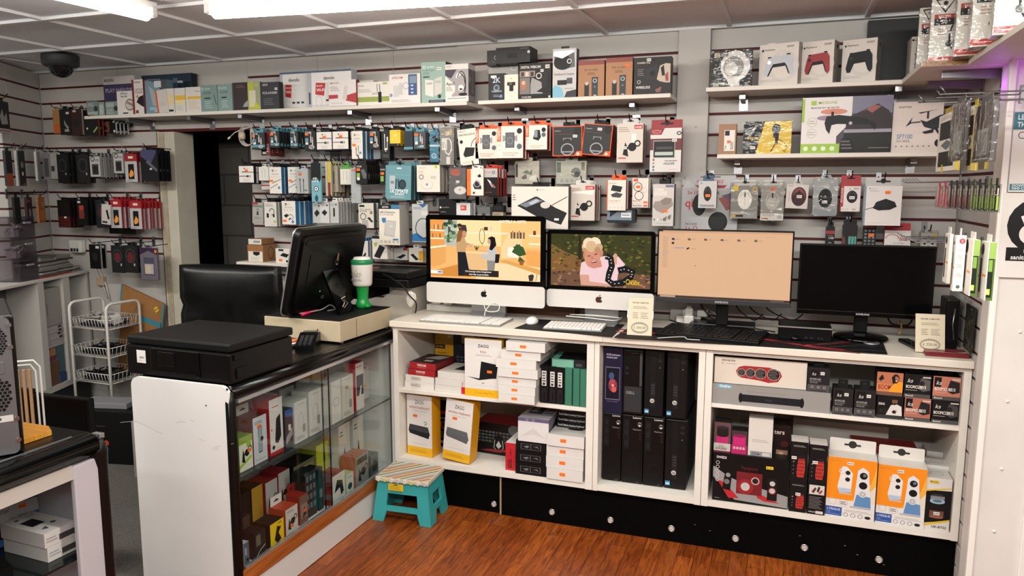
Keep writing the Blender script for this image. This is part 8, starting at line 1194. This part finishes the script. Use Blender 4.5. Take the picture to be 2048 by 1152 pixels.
dr('upper film row', [
 P('grey clear packet', fc_, fp, 88, 102, 306, 359, 2, '6d6c6b', [('r', .2, .1, .8, .8, '4a4a4a')], pitch=.04),
 P('pale grey packet', fc_, fp, 103, 116, 306, 358, 1, '8a8987', [('r', .1, .3, .6, .5, '3a3a3a')]),
 P('black packet with oval ring', fc_, fp, 117, 138, 309, 366, 5, '232325', ov, pitch=.03),
 P('black packet with oval ring', fc_, fp, 156, 180, 309, 366, 2, '29292b', ov, pitch=.03),
 P('white framed glass film packet', fc_, fp, 181, 203, 311, 355, 6, '3a3a3b', gl, side='8a8a88', pitch=.03, bsh=None),
 P('white framed glass film packet', fc_, fp, 228, 249, 305, 348, 3, '3a3a3b', gl, side='8f8f8d', pitch=.03),
 P('red topped film packet', fc_, fp, 252, 276, 308, 364, 3, '8a1a20', rd, side='5d1418', pitch=.03),
 P('dark packet with violet slanted print', fc_, fp, 284, 318, 300, 362, 4, '212126', [('p', '3a3a5c', [0, .8, .6, .56, .9, .9, .9, 1, 0, 1]), ('p', '55555e', [.3, .6, .9, .3, .96, .36, .4, .68]), ('r', .5, .36, .64, .42, 'b9b7b9')], pitch=.03)])
dr('red film row', [
 P('black and dark red packet', fc_, fp, 118, 142, 400, 455, 4, '1c1c1e', [('r', 0, 0, 1, .4, '4a1a14'), ('r', .5, .34, .7, .4, 'c9c7c4')], side='2a1a18', pitch=.03),
 P('black packet with red glow', fc_, fp, 156, 176, 399, 451, 5, '1a1a1c', [('r', .2, .26, .7, .78, '6d2a26'), ('r', .3, .6, .66, .76, 'a83a2e'), ('r', .1, .86, .4, .94, 'b9b7b4')], pitch=.03),
 P('dark packet with oval ring', fc_, fp, 194, 220, 400, 456, 2, '2a2a2d', ovr, pitch=.03),
 P('tilted white packet with black stick', fc_, fp, 206, 223, 409, 449, 1, 'b9b4ae', [('p', '1b1b1d', [.5, .7, .7, .76, .96, .3, .76, .26]), ('r', .1, .06, .7, .16, '3a3836')], y=-.23, roll=5),
 P('red topped film packet', fc_, fp, 223, 245, 399, 456, 5, '971a20', rd, side='8f1a1e', pitch=.03),
 P('red topped film packet', fc_, fp, 262, 285, 402, 458, 6, '971a20', rd, side='8a181c', pitch=.03)])
dr('lowest row', [
 P('tall black boxed film', fc_, fp, 181, 203, 489, 538, 2, '141415', [('e', .5, .5, .26, '2a2724', .3), ('r', .6, .84, .9, .94, 'b9b7b4')], side='7a7876', pitch=.04),
 P('black packet with red oval', fc_, fp, 225, 249, 491, 546, 1, '2a2a2c', ovr, y=-.2),
 P('black packet with red oval', fc_, fp, 250, 276, 491, 546, 2, '2a2a2c', ovr, y=-.2, pitch=.03),
 P('clear purple topped phone case packet', fc_, fp, 283, 317, 496, 560, 1, '6a6470', [('p', '3a1f4a', [0, .78, .5, .92, 1, .78, 1, 1, 0, 1]), ('r', .2, .14, .8, .7, '4a465a'), ('r', .24, .18, .76, .5, 'b5aab5'), ('r', .3, .2, .6, .46, 'c9bda0'), ('e', .92, .9, .08, 'e8752a')], film=True, y=-.2)])
hang('wide black packet', fc_, fp, 219, 269, 455, 468, 1, 'the slot behind the red film packets', '1b1a1b', [('r', .4, .4, .6, .6, '3a3a3a')], y=-.1, hk=False)
t = thing('timer_socket', 'white plug in socket timer on the wall under the hooks', 'socket', tuple(at(161, 492, 'y', -.004)))
b = MB(); b.box(-.055, .055, -.05, 0, -.045, .045, mt('c3c0bb', .4), .012); b.build('case', t); b = MB(); b.face((-.045, -.0505, -.04), (1, 0, 0), (0, 0, 1), .09, .035, [('r', .1, .2, .35, .8, '2a2a2b'), ('r', .42, .2, .62, .8, '2a2a2b'), ('r', .7, .2, .9, .8, '2a2a2b')]); b.build('socket_holes', t)
# packets on the angled wall
def wallpt(px, py, off): d = ray(px, py); p0 = Vector((XL, 0, 0)) + LN * off; return EYE + d * ((p0 - EYE).dot(LN) / d.dot(LN))
def lpack(label, px, pt, pb, off, w, fc, G=(), side=None, n=1, name=fp, d=.014):
    a, c = wallpt(px, pt, off), wallpt(px, pb, off); h = a.z - c.z; side = side or fc
    b = MB(); b.box(-w / 2, w / 2, 0, d, 0, h, None, mats=[mt(fc)] + [mt(side)] * 5); b.face((-w / 2, 0, 0), (1, 0, 0), (0, 0, 1), w, h, G)
    o = b.build(name, None, tuple(c), (0, 0, LA + math.pi)); tag(o, label, fc_); t = MB(); t.box(-w * .2, w * .2, d * .4, d * .6, h, h + .02, mt(side)); t.build('hang_tab', o)
    q = Vector((c.x, c.y, a.z)) - LN * off; hook(0, -off - .02, 0, 'prong on the angled wall holding the ' + label.split(',')[0].replace(' on the angled wall', ''), Matrix.Translation(q + Vector((0, 0, .02))) @ Matrix.Rotation(LA + math.pi, 4, 'Z')); return o
lpack('white edged black headset packet high on the angled wall', 8, 203, 266, .1, .16, '2a2a2b', [('r', 0, 0, .14, 1, '8a8886'), ('r', 0, 0, 1, .14, 'a39f9b'), ('r', 0, .06, 1, .09, '8a2226'), ('p', '8d8b88', [.3, .5, .5, .76, .6, .5, .8, .66, .86, .3, .4, .26])])
lpack('dark packet with orange corner, second row on the angled wall', 22, 302, 372, .2, .07, '26262a', [('r', 0, 0, 1, .36, '8a3a22')])
lpack('grey black picture packet, second row on the angled wall', 46, 302, 372, .16, .1, '343436', [('r', 0, 0, .16, 1, '8a8886'), ('e', .6, .6, .2, '6a6a6c'), ('r', .5, .3, .7, .4, 'c9c7c4'), ('p', '7a3a24', [.3, 0, 1, 0, .8, .1])], side='8f8d8a')
lpack('pale edged packet, second row beside the far corner', 80, 304, 362, .1, .05, '77767a', [('r', 0, 0, .3, 1, 'a3a19e')], side='a3a19e')
lpack('plain black packet, third row on the angled wall', 38, 394, 447, .14, .07, '17171a')
lpack('dark red packet with figure, third row on the angled wall', 62, 394, 447, .13, .07, '3a2022', [('e', .5, .4, .2, '77706c', .4), ('r', .1, .8, .6, .9, '6d3032')])
lpack('orange brown packet, third row beside the far corner', 86, 394, 445, .12, .09, '8a5426', [('r', .1, .1, .9, .5, 'a8622a'), ('r', .5, .6, .9, .8, '9a7038')])
# ---------------------------------------------------------------- low white unit, drawer tower, old laptop parts
ua = R(109.6); UF = Vector((-4.492, -.02, 0)); ux = Vector((math.cos(ua), math.sin(ua), 0)); L = .95; un = Vector((math.sin(ua), -math.cos(ua), 0))
MU = Matrix.Translation(UF - ux * L) @ Matrix.Rotation(ua, 4, 'Z'); UW = mt('aeaaa5', .5)
t = thing('storage_unit', 'low open white storage unit against the angled wall', 'storage unit'); t.matrix_world = MU
for nm, x0, x1 in (('side_panel', 0, .02), ('divider', .40, .46), ('divider', .66, .73), ('side_panel', .93, .95)): b = MB(); b.box(x0, x1, 0, .24, .36, 1.045, UW); b.build(nm, t)
b = MB(); b.box(-.01, .95, -.004, .24, 1.045, 1.062, mt('b9b5af', .5), .002); b.build('top_board', t)
b = MB(); b.box(0, .95, 0, .24, .33, .365, UW); b.build('base_shelf', t)
b = MB(); b.box(.02, .93, .2, .21, .365, 1.045, mt('5d5b59', .7)); b.build('back_panel', t)
b = MB(); b.box(.02, .93, .03, .22, .01, .33, mt('3a3837', .7)); b.build('plinth', t)
def ub(label, u, y, z, w, d, h, fc, G=(), name='carton', cat='box', rz=0, side=None):
    b = MB(); b.box(-w / 2, w / 2, 0, d, 0, h, None, mats=[mt(fc, .6)] + [mt(side or fc, .6)] * 5); b.face((-w / 2, 0, 0), (1, 0, 0), (0, 0, 1), w, h, G); o = b.build(name); o.matrix_world = MU @ Matrix.Translation((u, y, z)) @ Matrix.Rotation(R(rz), 4, 'Z'); return tag(o, label, cat)
ub('big grey white carton filling the top of the storage unit', .56, .02, .75, .19, .16, .24, '8a8782', [('r', .2, .3, .24, .6, '5a5855')], rz=0)
for i in range(6): ub(f'flat white boxed item, {ORD[i]} from below under the big grey carton', .56 + .004 * (i % 3), .015 + .004 * (i % 2), .612 + .0225 * i, .17, .15, .0215, '9a9792', [('r', .7, .2, .9, .8, '2a2a2b')] if i > 1 else [])
ub('small brown carton in the storage unit', .5, .012, .56, .09, .12, .045, '8f6a48'); ub('teal crate beside the small brown carton in the unit', .605, .02, .43, .09, .12, .178, '3f5860'); ub('dark pink packet under the small brown carton', .5, .015, .525, .09, .12, .034, '6d2a44'); ub('tall brown carton at the base of the storage unit', .52, .012, .366, .1, .13, .157, '5d4030', side='77756f')
ub('blue folder leaning at the base of the storage unit', .61, .012, .366, .08, .03, .06, '233f6a', rz=4)
def pile(desc, u, y, n, w, d, base, j):
    z = 1.0625
    for i in range(n):
        h = .008 + .006 * ((i * 5) % 3) / 2; c = base if i == 0 else ('77736e', '55534f', '8a8681', '3a3938', '6a6661')[i % 5]
        ub(f'old laptop part, {ORD[i]} from below in the {desc}', u + random.uniform(-j, j), y + random.uniform(-.008, .008), z, w * random.uniform(.86, 1), d, h, c, name='laptop_part', cat='laptop part', rz=random.uniform(-6, 6)); z += h + .0004
pile('pile beside the drawer tower', .55, .02, 12, .17, .15, '9a2a2a', .01); pile('pile nearer the far corner', .74, .03, 11, .2, .15, '9a2a2a', .02); pile('small low pile by the corner', .89, .04, 3, .1, .1, '8a8884', .004)
t = thing('drawer_tower', 'smoky plastic drawer tower with white cables on the storage unit', 'drawer tower'); t.matrix_world = MU @ Matrix.Translation((.38, .03, 1.0625))
b = MB(); b.box(-.09, .085, .0, .16, .385, .392, SMOKE); b.box(-.09, -.086, 0, .16, 0, .39, SMOKE); b.box(.081, .085, 0, .16, 0, .39, SMOKE); b.build('frame', t)
for k in range(3):
    b = MB(); z = .004 + .128 * k; b.box(-.082, .078, -.006, -.002, z, z + .12, SMOKE); b.box(-.082, .078, -.002, .15, z, z + .004, SMOKE); dd = b.build('drawer', t)
    b = MB(); b.box(-.03, .03, -.016, -.006, z + .09, z + .1, mt('8a8590', .3)); b.build('handle', dd)
for k, l in enumerate(('top', 'middle')):
    b = MB(); random.seed(20 + k); pts = [(random.uniform(-.06, .06), random.uniform(.02, .11), .03 + random.uniform(0, .06)) for _ in range(16)]; b.tube(pts, .006, mt('b5b2ad', .4), 6); b.box(-.05, .0, .04, .1, .008, .05, mt('a9a6a2', .4)); o = b.build('white_cable'); o.matrix_world = t.matrix_world @ Matrix.Translation((0, 0, .262 - .128 * k)); tag(o, f'tangled white cable in the {l} drawer of the smoky tower', 'cable')
# wire trolley
t = thing('wire_trolley', 'white three tier wire basket trolley full of cables', 'trolley', (-4.115, -.235, 0)); WT2 = mt('c9c6c1', .4); X_, Y_ = .155, .13
for s, x in ((0, -X_), (1, X_)):
    b = MB(); b.tube([(x, -Y_, .02), (x, -Y_, .86)] + [(x, -Y_ + .04 - .04 * math.cos(R(a)), .86 + .04 * math.sin(R(a))) for a in (30, 60, 90)] + [(x, Y_ - .04 + .04 * math.sin(R(a)), .86 + .04 * math.cos(R(a))) for a in (0, 30, 60)] + [(x, Y_, .86), (x, Y_, .02)], .009, WT2, 8); b.build('end_frame', t)
for z in (.74, .56, .39):
    b = MB(); 
    for zz_ in (z, z + .06): b.tube([(-X_, -Y_, zz_), (X_, -Y_, zz_), (X_, Y_, zz_), (-X_, Y_, zz_)], .003, WT2, 5, True)
    for k in range(13): x = -X_ + 2 * X_ * k / 12; b.tube([(x, -Y_, z + .06), (x, -Y_ + .012, z), (x, Y_ - .012, z), (x, Y_, z + .06)], .0018, WT2, 4)
    for k in range(9): y = -Y_ + 2 * Y_ * k / 8; b.tube([(-X_, y, z + .06), (-X_ + .012, y, z), (X_ - .012, y, z), (X_, y, z + .06)], .0018, WT2, 4)
    b.build('basket', t)
for k, (z, c, l) in enumerate(((.745, 'a9a6a2', 'grey cables heaped in the top trolley basket'), (.565, '1b1b1d', 'black cables lying in the middle trolley basket'), (.395, '19191b', 'black cables and parts in the lowest trolley basket'))):
    b = MB(); random.seed(40 + k); b.box(-.12, .1, -.09, .09, z + .004, z + .02, mt('232325', .5))
    for q in range(5): b.tube([(random.uniform(-.13, .13), random.uniform(-.11, .11), z + .02 + random.uniform(0, .07 if k == 0 else .04)) for _ in range(7)], .004, mt(c if q < 4 else '3a3a3c', .45), 5)
    tag(b.build('loose_cable', None, (-4.115, -.235, 0)), l, 'cable', None)
for x, y, rz, l in ((-4.06, -.27, .3, 'pale adapter block standing in the top trolley basket'), (-4.0, -.25, -.4, 'second pale adapter block, nearest the trolley end')):
    b = MB(); b.box(-.025, .025, -.03, .03, 0, .06, mt('b9b6b1', .5), .006); tag(b.build('power_adapter', None, (x, y, .766), (.3, .2, rz)), l, 'adapter')
# flattened carton, trunking and clutter by the door frame
q = [at(a, c, 'y', -.07) for a, c in ((243, 568), (328, 608), (320, 690), (318, 760), (236, 740))]
t = thing('flattened_carton', 'brown flattened carton edged with teal tape leaning by the door frame', 'carton'); b = MB(); b.prism([(v.x, v.z) for v in q], -.07, -.055, KRAFT); b.build('board', t)
b = MB(); TP = mt('3f7f8f', .4)
def band(p, r_, s): a, c = at(*p, 'y', -.0715), at(*r_, 'y', -.0715); n = Vector((-(c - a).z, 0, (c - a).x)).normalized() * s; b.poly([a - n, c - n, c + n, a + n], TP)
band((327, 608), (319, 690), .008); band((244, 568), (241, 600), .006); band((277, 634), (322, 652), .018); b.build('tape', t)
sticker(t, tuple(at(312, 626, 'y', -.0725)), (.85, 0, .5), (-.5, 0, .85), 'd9b51c', .035, .035)
b = MB(); b.tube([at(190, 536, 'y', -.01), at(204, 566, 'y', -.01), at(215, 595, 'y', -.01)], .006, mt('b5b2ad', .5), 6); b.tube([at(197, 536, 'y', -.01), at(211, 566, 'y', -.01), at(220, 600, 'y', -.01)], .006, mt('b5b2ad', .5), 6); p = at(204, 562, 'y', -.01); b.box(p.x - .03, p.x + .03, -.03, -.003, p.z - .03, p.z + .03, mt('b39c82', .5), .004); tag(b.build('cable_trunking'), 'pale cable trunking with a small junction box below the socket timer', 'cable trunking')
def clutter(name, cat, label, c, x, y, w, d, z, h, rz=0, col='111112', G=()):
    b = MB(); b.box(-w / 2, w / 2, 0, d, 0, h, mt(col, .5), .004); b.face((-w / 2, -.0003, 0), (1, 0, 0), (0, 0, 1), w, h, G); return tag(b.build(name, None, (x, y, z), (0, 0, R(rz))), label, cat)
clutter('storage_box', 'box', 'black box with orange mark on the carpet before the trolley', 0, -3.72, -.66, .42, .26, .005, .32, 12, '121213', [('e', .55, .4, .04, 'a8432a'), ('s', 1, .4, .7, .55, .74, '4a3a36')])
clutter('tray', 'tray', 'grey metal tray lying on the black box', 0, -3.75, -.62, .3, .14, .326, .035, 14, '77767a')
clutter('storage_box', 'box', 'small red and white box on the carpet behind the display cabinet', 0, -3.32, -.76, .12, .1, .005, .33, 6, '8f8b8a', [('r', .5, 0, 1, 1, '8a1a26'), ('s', 4, .6, .2, .9, .8, 'b9a3a5')])
clutter('storage_box', 'box', 'dark teal box next to the red and white box', 0, -3.16, -.74, .14, .1, .005, .3, 4, '24302f')
t = thing('monitor', 'big black monitor standing behind the near display counter', 'monitor', (-2.86, -1.72, .005), R(3))
b = MB(); b.box(-.31, .29, 0, .03, .42, .79, mt('0a0a0b', .3), .004); b.box(-.3, .0, -.002, .02, .79, .808, mt('121213', .4), .003); b.build('housing', t)
b = MB(); b.face((-.3, -.0005, .44), (1, 0, 0), (0, 0, 1), .575, .34, [('r', 0, 0, 1, 1, mt('060607', .15))]); b.build('screen', t)
b = MB(); b.box(-.04, .04, .01, .05, .02, .5, BLK); b.box(-.15, .15, -.06, .16, 0, .02, BLK); b.build('stand', t)
# ---------------------------------------------------------------- computer case, board and goods on the near display counter
t = thing('computer_case', 'silver backed computer case with honeycomb vents on the near counter', 'computer case', (-2.0, -2.523, .9075), R(56)); GM = mt('77787a', .42, .7)
b = MB(); b.box(-.1, .1, .004, .4, 0, .385, mt('0b0b0c', .35), .006); b.build('case', t)
b = MB(); b.prism(rrect(-.098, .09, .003, .382, .016), -.002, .004, GM); hx = []
def hexes(u0, u1, v0, v1, r):
    v = v0; k = 0
    while v < v1:
        u = u0 + (r * .87 if k % 2 else 0)
        while u < u1:
            cx, cz = (u0 + u1) / 2, (v0 + v1) / 2
            if ((u - cx) / (u1 - u0) * 2) ** 2 + ((v - cz) / (v1 - v0) * 2) ** 2 < 1.1: b.poly([(u + r * .8 * math.sin(R(60 * i)), -.0024, v + r * .8 * math.cos(R(60 * i))) for i in range(5, -1, -1)], '0a0a0b')
            u += r * 1.74
        v += r * 1.5; k += 1
hexes(-.02, .08, .27, .37, .0045); hexes(-.02, .08, .12, .225, .0062); b.box(-.06, .07, -.004, -.002, .228, .262, GM, .001); b.face((-.09, -.0026, .095), (1, 0, 0), (0, 0, 1), .17, .018, [('r', 0, 0, 1, 1, 'c3c0bc'), ('r', .5, .3, .84, .7, '4a4846')]); b.build('rear_panel', t)
b = MB(); b.box(.02, .034, -.008, -.002, .012, .08, GM, .001)
for k in range(4): b.box(-.09, .012, -.004, -.002, .014 + .019 * k, .026 + .019 * k, mt('8d8e90', .35, .7))
b.build('slot_cover', t)
for z in (.3, .1, .04, .36): b = MB(); b.cyl((.088, -.006, z), (.088, 0, z), .006, CHROME, n=12); b.build('thumb_screw', t)
q = [at(a, c, 'z', .92) for a, c in ((46, 880), (103, 861), (97, 852), (40, 843))]; b = MB(); b.prism([(v.x, v.y) for v in q], .9065, .92, grained('bamboo', 'b87a24', 'd99a38', (8, 40, 8)), 'z'); put('wooden_board', 'board', 'bamboo board lying on the black top of the near counter', b)
t = thing('file_rack', 'wooden slat rack in a white wire frame standing behind the computer case', 'rack', (at(8, 640, 'y', -1.95).x, -1.95, .005), R(44)); b = MB()
for k in range(7): b.box(-.05 + .018 * k, -.04 + .018 * k, 0, .012, .3, .955, mt('a5805a', .6))
b.build('slat', t); b = MB(); b.tube([(.085, -.005, .0), (.085, -.005, .95), (.07, -.005, .975), (-.06, -.005, .975), (-.07, -.005, .95), (-.07, -.005, 0)], .004, WT2, 6); b.tube([(.1, -.005, .0), (.1, -.005, .965), (.08, -.005, .99), (-.06, -.005, .99), (-.085, -.005, .965), (-.085, -.005, 0)], .004, WT2, 6); b.build('wire_frame', t)
zs = .5455; p = at(100, 1128, 'z', zs)
for i in range(2):
    b = MB(); w_, d_, h_ = .1, .19, .045; b.box(-w_ / 2, w_ / 2, 0, d_, 0, h_, mt('c9c5c1', .5), .001); b.face((-w_ / 2, -.0003, 0), (1, 0, 0), (0, 0, 1), w_, h_, [('r', .45, .2, .95, .6, '4a4846'), ('s', 2, .05, .3, .4, .7, '9a9692')]); b.face((w_ / 2 + .0003, 0, 0), (0, 1, 0), (0, 0, 1), d_, h_, [('r', .1, .3, .3, .8, '2a2a2b'), ('s', 2, .4, .3, .9, .7, 'a9a5a1')])
    if i: b.face((-w_ / 2, 0, h_ + .0003), (1, 0, 0), (0, 1, 0), w_, d_, [('p', '232325', [.2, .4, .6, .4, .6, .7, .2, .7]), ('e', .7, .3, .08, '3a3a3c'), ('p', '4a4a4c', [.2, .2, .4, .26, .36, .14]), ('s', 2, .6, .8, .9, .9, '8a8784'), ('e', .3, .84, .06, '3a3a3c')])
    tag(b.build('adapter_box', None, (-1.972, -2.328 - .006 * i, zs + .0455 * i), (0, 0, R(88))), ('lower' if i == 0 else 'upper') + ' white adapter kit box in the near display counter', 'box')
p = at(28, 1098, 'z', zs); b = MB(); b.box(-.075, .075, 0, .02, 0, .155, mt('b9b6b4', .5)); b.face((-.075, 0, 0), (1, 0, 0), (0, 0, 1), .15, .155, [('r', 0, .78, 1, 1, '2f5a9a'), ('r', 0, 0, 1, .3, '2f5a9a'), ('r', .62, .3, 1, .52, '2f5a9a'), ('t', 'X9', .68, .34, .14, 'c9d6e6', 'b'), ('p', '1b1b1e', [.1, .4, .5, .5, .7, .46, .66, .2, .2, .14]), ('t', 'crucial', .1, .64, .09, '4a5a6a', 'i', .4)]); o = b.build('drive_box', None, (-2.178, -2.325, zs + .004), (R(-6), 0, R(74))); tag(o, 'blue and white drive box with orange sticker in the near counter', 'box'); sticker(o, (.02, -.0009, .1), (1, 0, 0), (0, 0, 1))
t = MB(); t.prism(rrect(-.074, .074, .155, .185, .008), .009, .011, '2f5a9a'); t.face((-.074, .0088, .155), (1, 0, 0), (0, 0, 1), .148, .03, [('r', .36, .3, .64, .5, '17171a')]); t.build('hang_tab', o)
p = at(30, 1150, 'z', zs); b = MB(); b.box(-.09, .09, 0, .1, 0, .03, mt('101012', .35)); b.face((-.09, 0, .0303), (1, 0, 0), (0, 1, 0), .18, .1, [('t', 'RV500', .3, .6, .22, 'c9c7c4', 'b', .5), ('r', .1, .2, .3, .4, 'b9b7b4'), ('r', .4, .1, .7, .3, '2f5a7a')]); tag(b.build('drive_box', None, (-2.03, -2.55, zs), (0, 0, R(70))), 'flat black drive box in front of the white kit boxes', 'box')
# ---------------------------------------------------------------- folding step stool
c4 = [at(a, c, 'z', 0) for a, c in ((745, 1040), (862, 1056), (905, 1020))]; u = (c4[1] - c4[0]); W_ = u.length; D_ = .235; H_ = .225
t = thing('step_stool', 'teal folding step stool with a striped top on the wood floor', 'step stool', tuple((c4[0] + c4[1]) / 2), math.atan2(u.y, u.x)); TQ = mt('35a0a2', .45)
def trap(w0, w1, z0, z1, fr):
    return [(-w0 / 2, z0), (-w0 / 2 + .058, z0), (-w0 / 2 + .075, z0 + .055), (w0 / 2 - .075, z0 + .055), (w0 / 2 - .058, z0), (w0 / 2, z0), (w1 / 2, z1), (-w1 / 2, z1)]
def legframe(w0, w1, y0, y1, nm, ax):
    b = MB(); n = [] ; hz = H_ - .02; o_ = trap(w0, w1, .001, hz, 0); h_ = [(-w0 * .27, .08), (w0 * .27, .08), (w0 * .25, .145), (-w0 * .25, .145)]
    lo_ = o_[:6] + [(w0 / 2 - (w0 - w1) / 2 * .4, .08), (-w0 / 2 + (w0 - w1) / 2 * .4, .08)]
    hi_ = [(-w0 / 2 + (w0 - w1) / 2 * .7, .145), (w0 / 2 - (w0 - w1) / 2 * .7, .145), (w1 / 2, hz), (-w1 / 2, hz)]
    le_ = [(-w0 / 2 + (w0 - w1) / 2 * .4, .08), h_[0], h_[3], (-w0 / 2 + (w0 - w1) / 2 * .7, .145)]; ri_ = [(-x, z) for x, z in reversed(le_)]
    for pl_ in (lo_, hi_, le_, ri_): b.prism(pl_, y0, y0 + .014, TQ, ax)
    k = (y1 - y0) / hz; b.v = [Vector((v.x, v.y + k * v.z, v.z)) if ax == 'y' else Vector((v.x + k * v.z, v.y, v.z)) for v in b.v]
    if ax == 'x': b.v = [Vector((v.x, v.y + D_ / 2, v.z)) for v in b.v]
    b.build(nm, t)
legframe(W_, W_ - .05, 0, .02, 'front_leg_frame', 'y'); legframe(W_, W_ - .05, D_ - .014, D_ - .034, 'rear_leg_frame', 'y'); legframe(D_ - .03, D_ - .07, W_ / 2 - .014, W_ / 2 - .039, 'side_leg_frame', 'x'); legframe(D_ - .03, D_ - .07, -W_ / 2, -W_ / 2 + .025, 'side_leg_frame', 'x')
b = MB(); wt_ = W_ - .03; b.box(-wt_ / 2, wt_ / 2, .008, D_ - .008, H_ - .022, H_, mt('c9c2b0', .5), .004); st_ = ('9a2f3a', 'd6c46a', '3f6f70', 'd9d3c6', '8fa3a0', 'b5485a', 'd3b94a')
for k in range(26):
    x0 = -wt_ / 2 - .2 + k * .02; pts = []; lo_, hi_ = max(.01, (-wt_ / 2 + .004 - x0) / .95), min(D_ - .01, (wt_ / 2 - .012 - x0) / .95)
    if hi_ - lo_ > .01: pts = [(x0 + lo_ * .95, lo_), (x0 + hi_ * .95, hi_)]
    if pts: b.poly([(pts[0][0], pts[0][1], H_ + .0006), (pts[0][0] + .011, pts[0][1], H_ + .0006), (pts[1][0] + .011, pts[1][1], H_ + .0006), (pts[1][0], pts[1][1], H_ + .0006)], st_[k % 7])
for k in range(8): x = -wt_ / 2 + .018 + k * (wt_ - .036) / 7; b.cyl((x, .004, H_ - .012), (x, .012, H_ - .012), .0095, mt(('d9d3c6', 'd6c46a', 'd9d3c6', 'c9b9c0')[k % 4], .5), n=12)
b.build('striped_top', t)
b = MB(); b.face((-.07, .0125, H_ - .062), (1, 0, 0), (0, .09, 1), .08, .034, [('r', 0, 0, 1, 1, 'd9b51c'), ('s', 4, .1, .1, .9, .7, 'a88a2a'), ('r', .35, .8, .62, .92, '2a2620')], off=.006); b.build('warning_sticker', t)
# ---------------------------------------------------------------- notices on the white post, things past it
def notice(name, label, pt, pb, px0, G, fc='d9d5cf', y=-.8125):
    x0 = sX(px0, y, 1.4); z0, z1 = sZ(pb, .8, y), sZ(pt, .8, y); x1 = .905; b = MB(); b.box(x0, x1, y, y + .0012, z0, z1, mt(fc, .5)); b.face((x0, y, z0), (1, 0, 0), (0, 0, 1), x1 - x0, z1 - z0, G); return tag(b.build(name), label, 'notice')
notice('paper_notice', 'teal headed health notice on the white post', 218, 384, 2004, [('r', 0, .76, 1, .97, '2f6f7d'), ('t', "LET'S HELP STOP", .06, .88, .06, 'dfe6e6', 'b', .86), ('t', 'THE SPREAD', .06, .79, .06, 'dfe6e6', 'b', .62), ('o', .16, .69, .07, .015, '3a4a4c'), ('t', 'Scan this QR', .3, .69, .035, '35393a', '', .5), ('t', 'NHS COVID-19', .3, .645, .035, '35393a', '', .54), ('r', .02, .02, 1, .1, '2f6f7d'), ('t', 'DOWNLOAD THE', .06, .065, .03, 'dfe6e6', 'b', .6), ('t', 'NHS COVID-19 APP', .06, .03, .03, 'dfe6e6', 'b', .7)])
hand = lambda x, y, s, c: [('e', x, y, .13 * s, c)] + [('l', c, .055 * s, [x + .02 * i * s, y, x + (.06 * i - .1) * s, y + .17 * s - abs(i - 2) * .02]) for i in range(5)]
notice('paper_notice', 'black circle hand sanitiser notice on the white post', 386, 556, 1996, [('e', .62, .62, .5, '141416'), ('o', .62, .62, .52, .02, '141416')] + hand(.5, .52, 1.5, 'dedad5') + hand(.8, .55, 1.3, 'dedad5') + [('r', .12, .2, 1, .36, '141416'), ('t', 'Use hand', .4, .29, .05, 'e3dfda', 'b', .5), ('t', 'sanitiser', .2, .22, .05, 'e3dfda', 'b', .62)], y=-.8135)
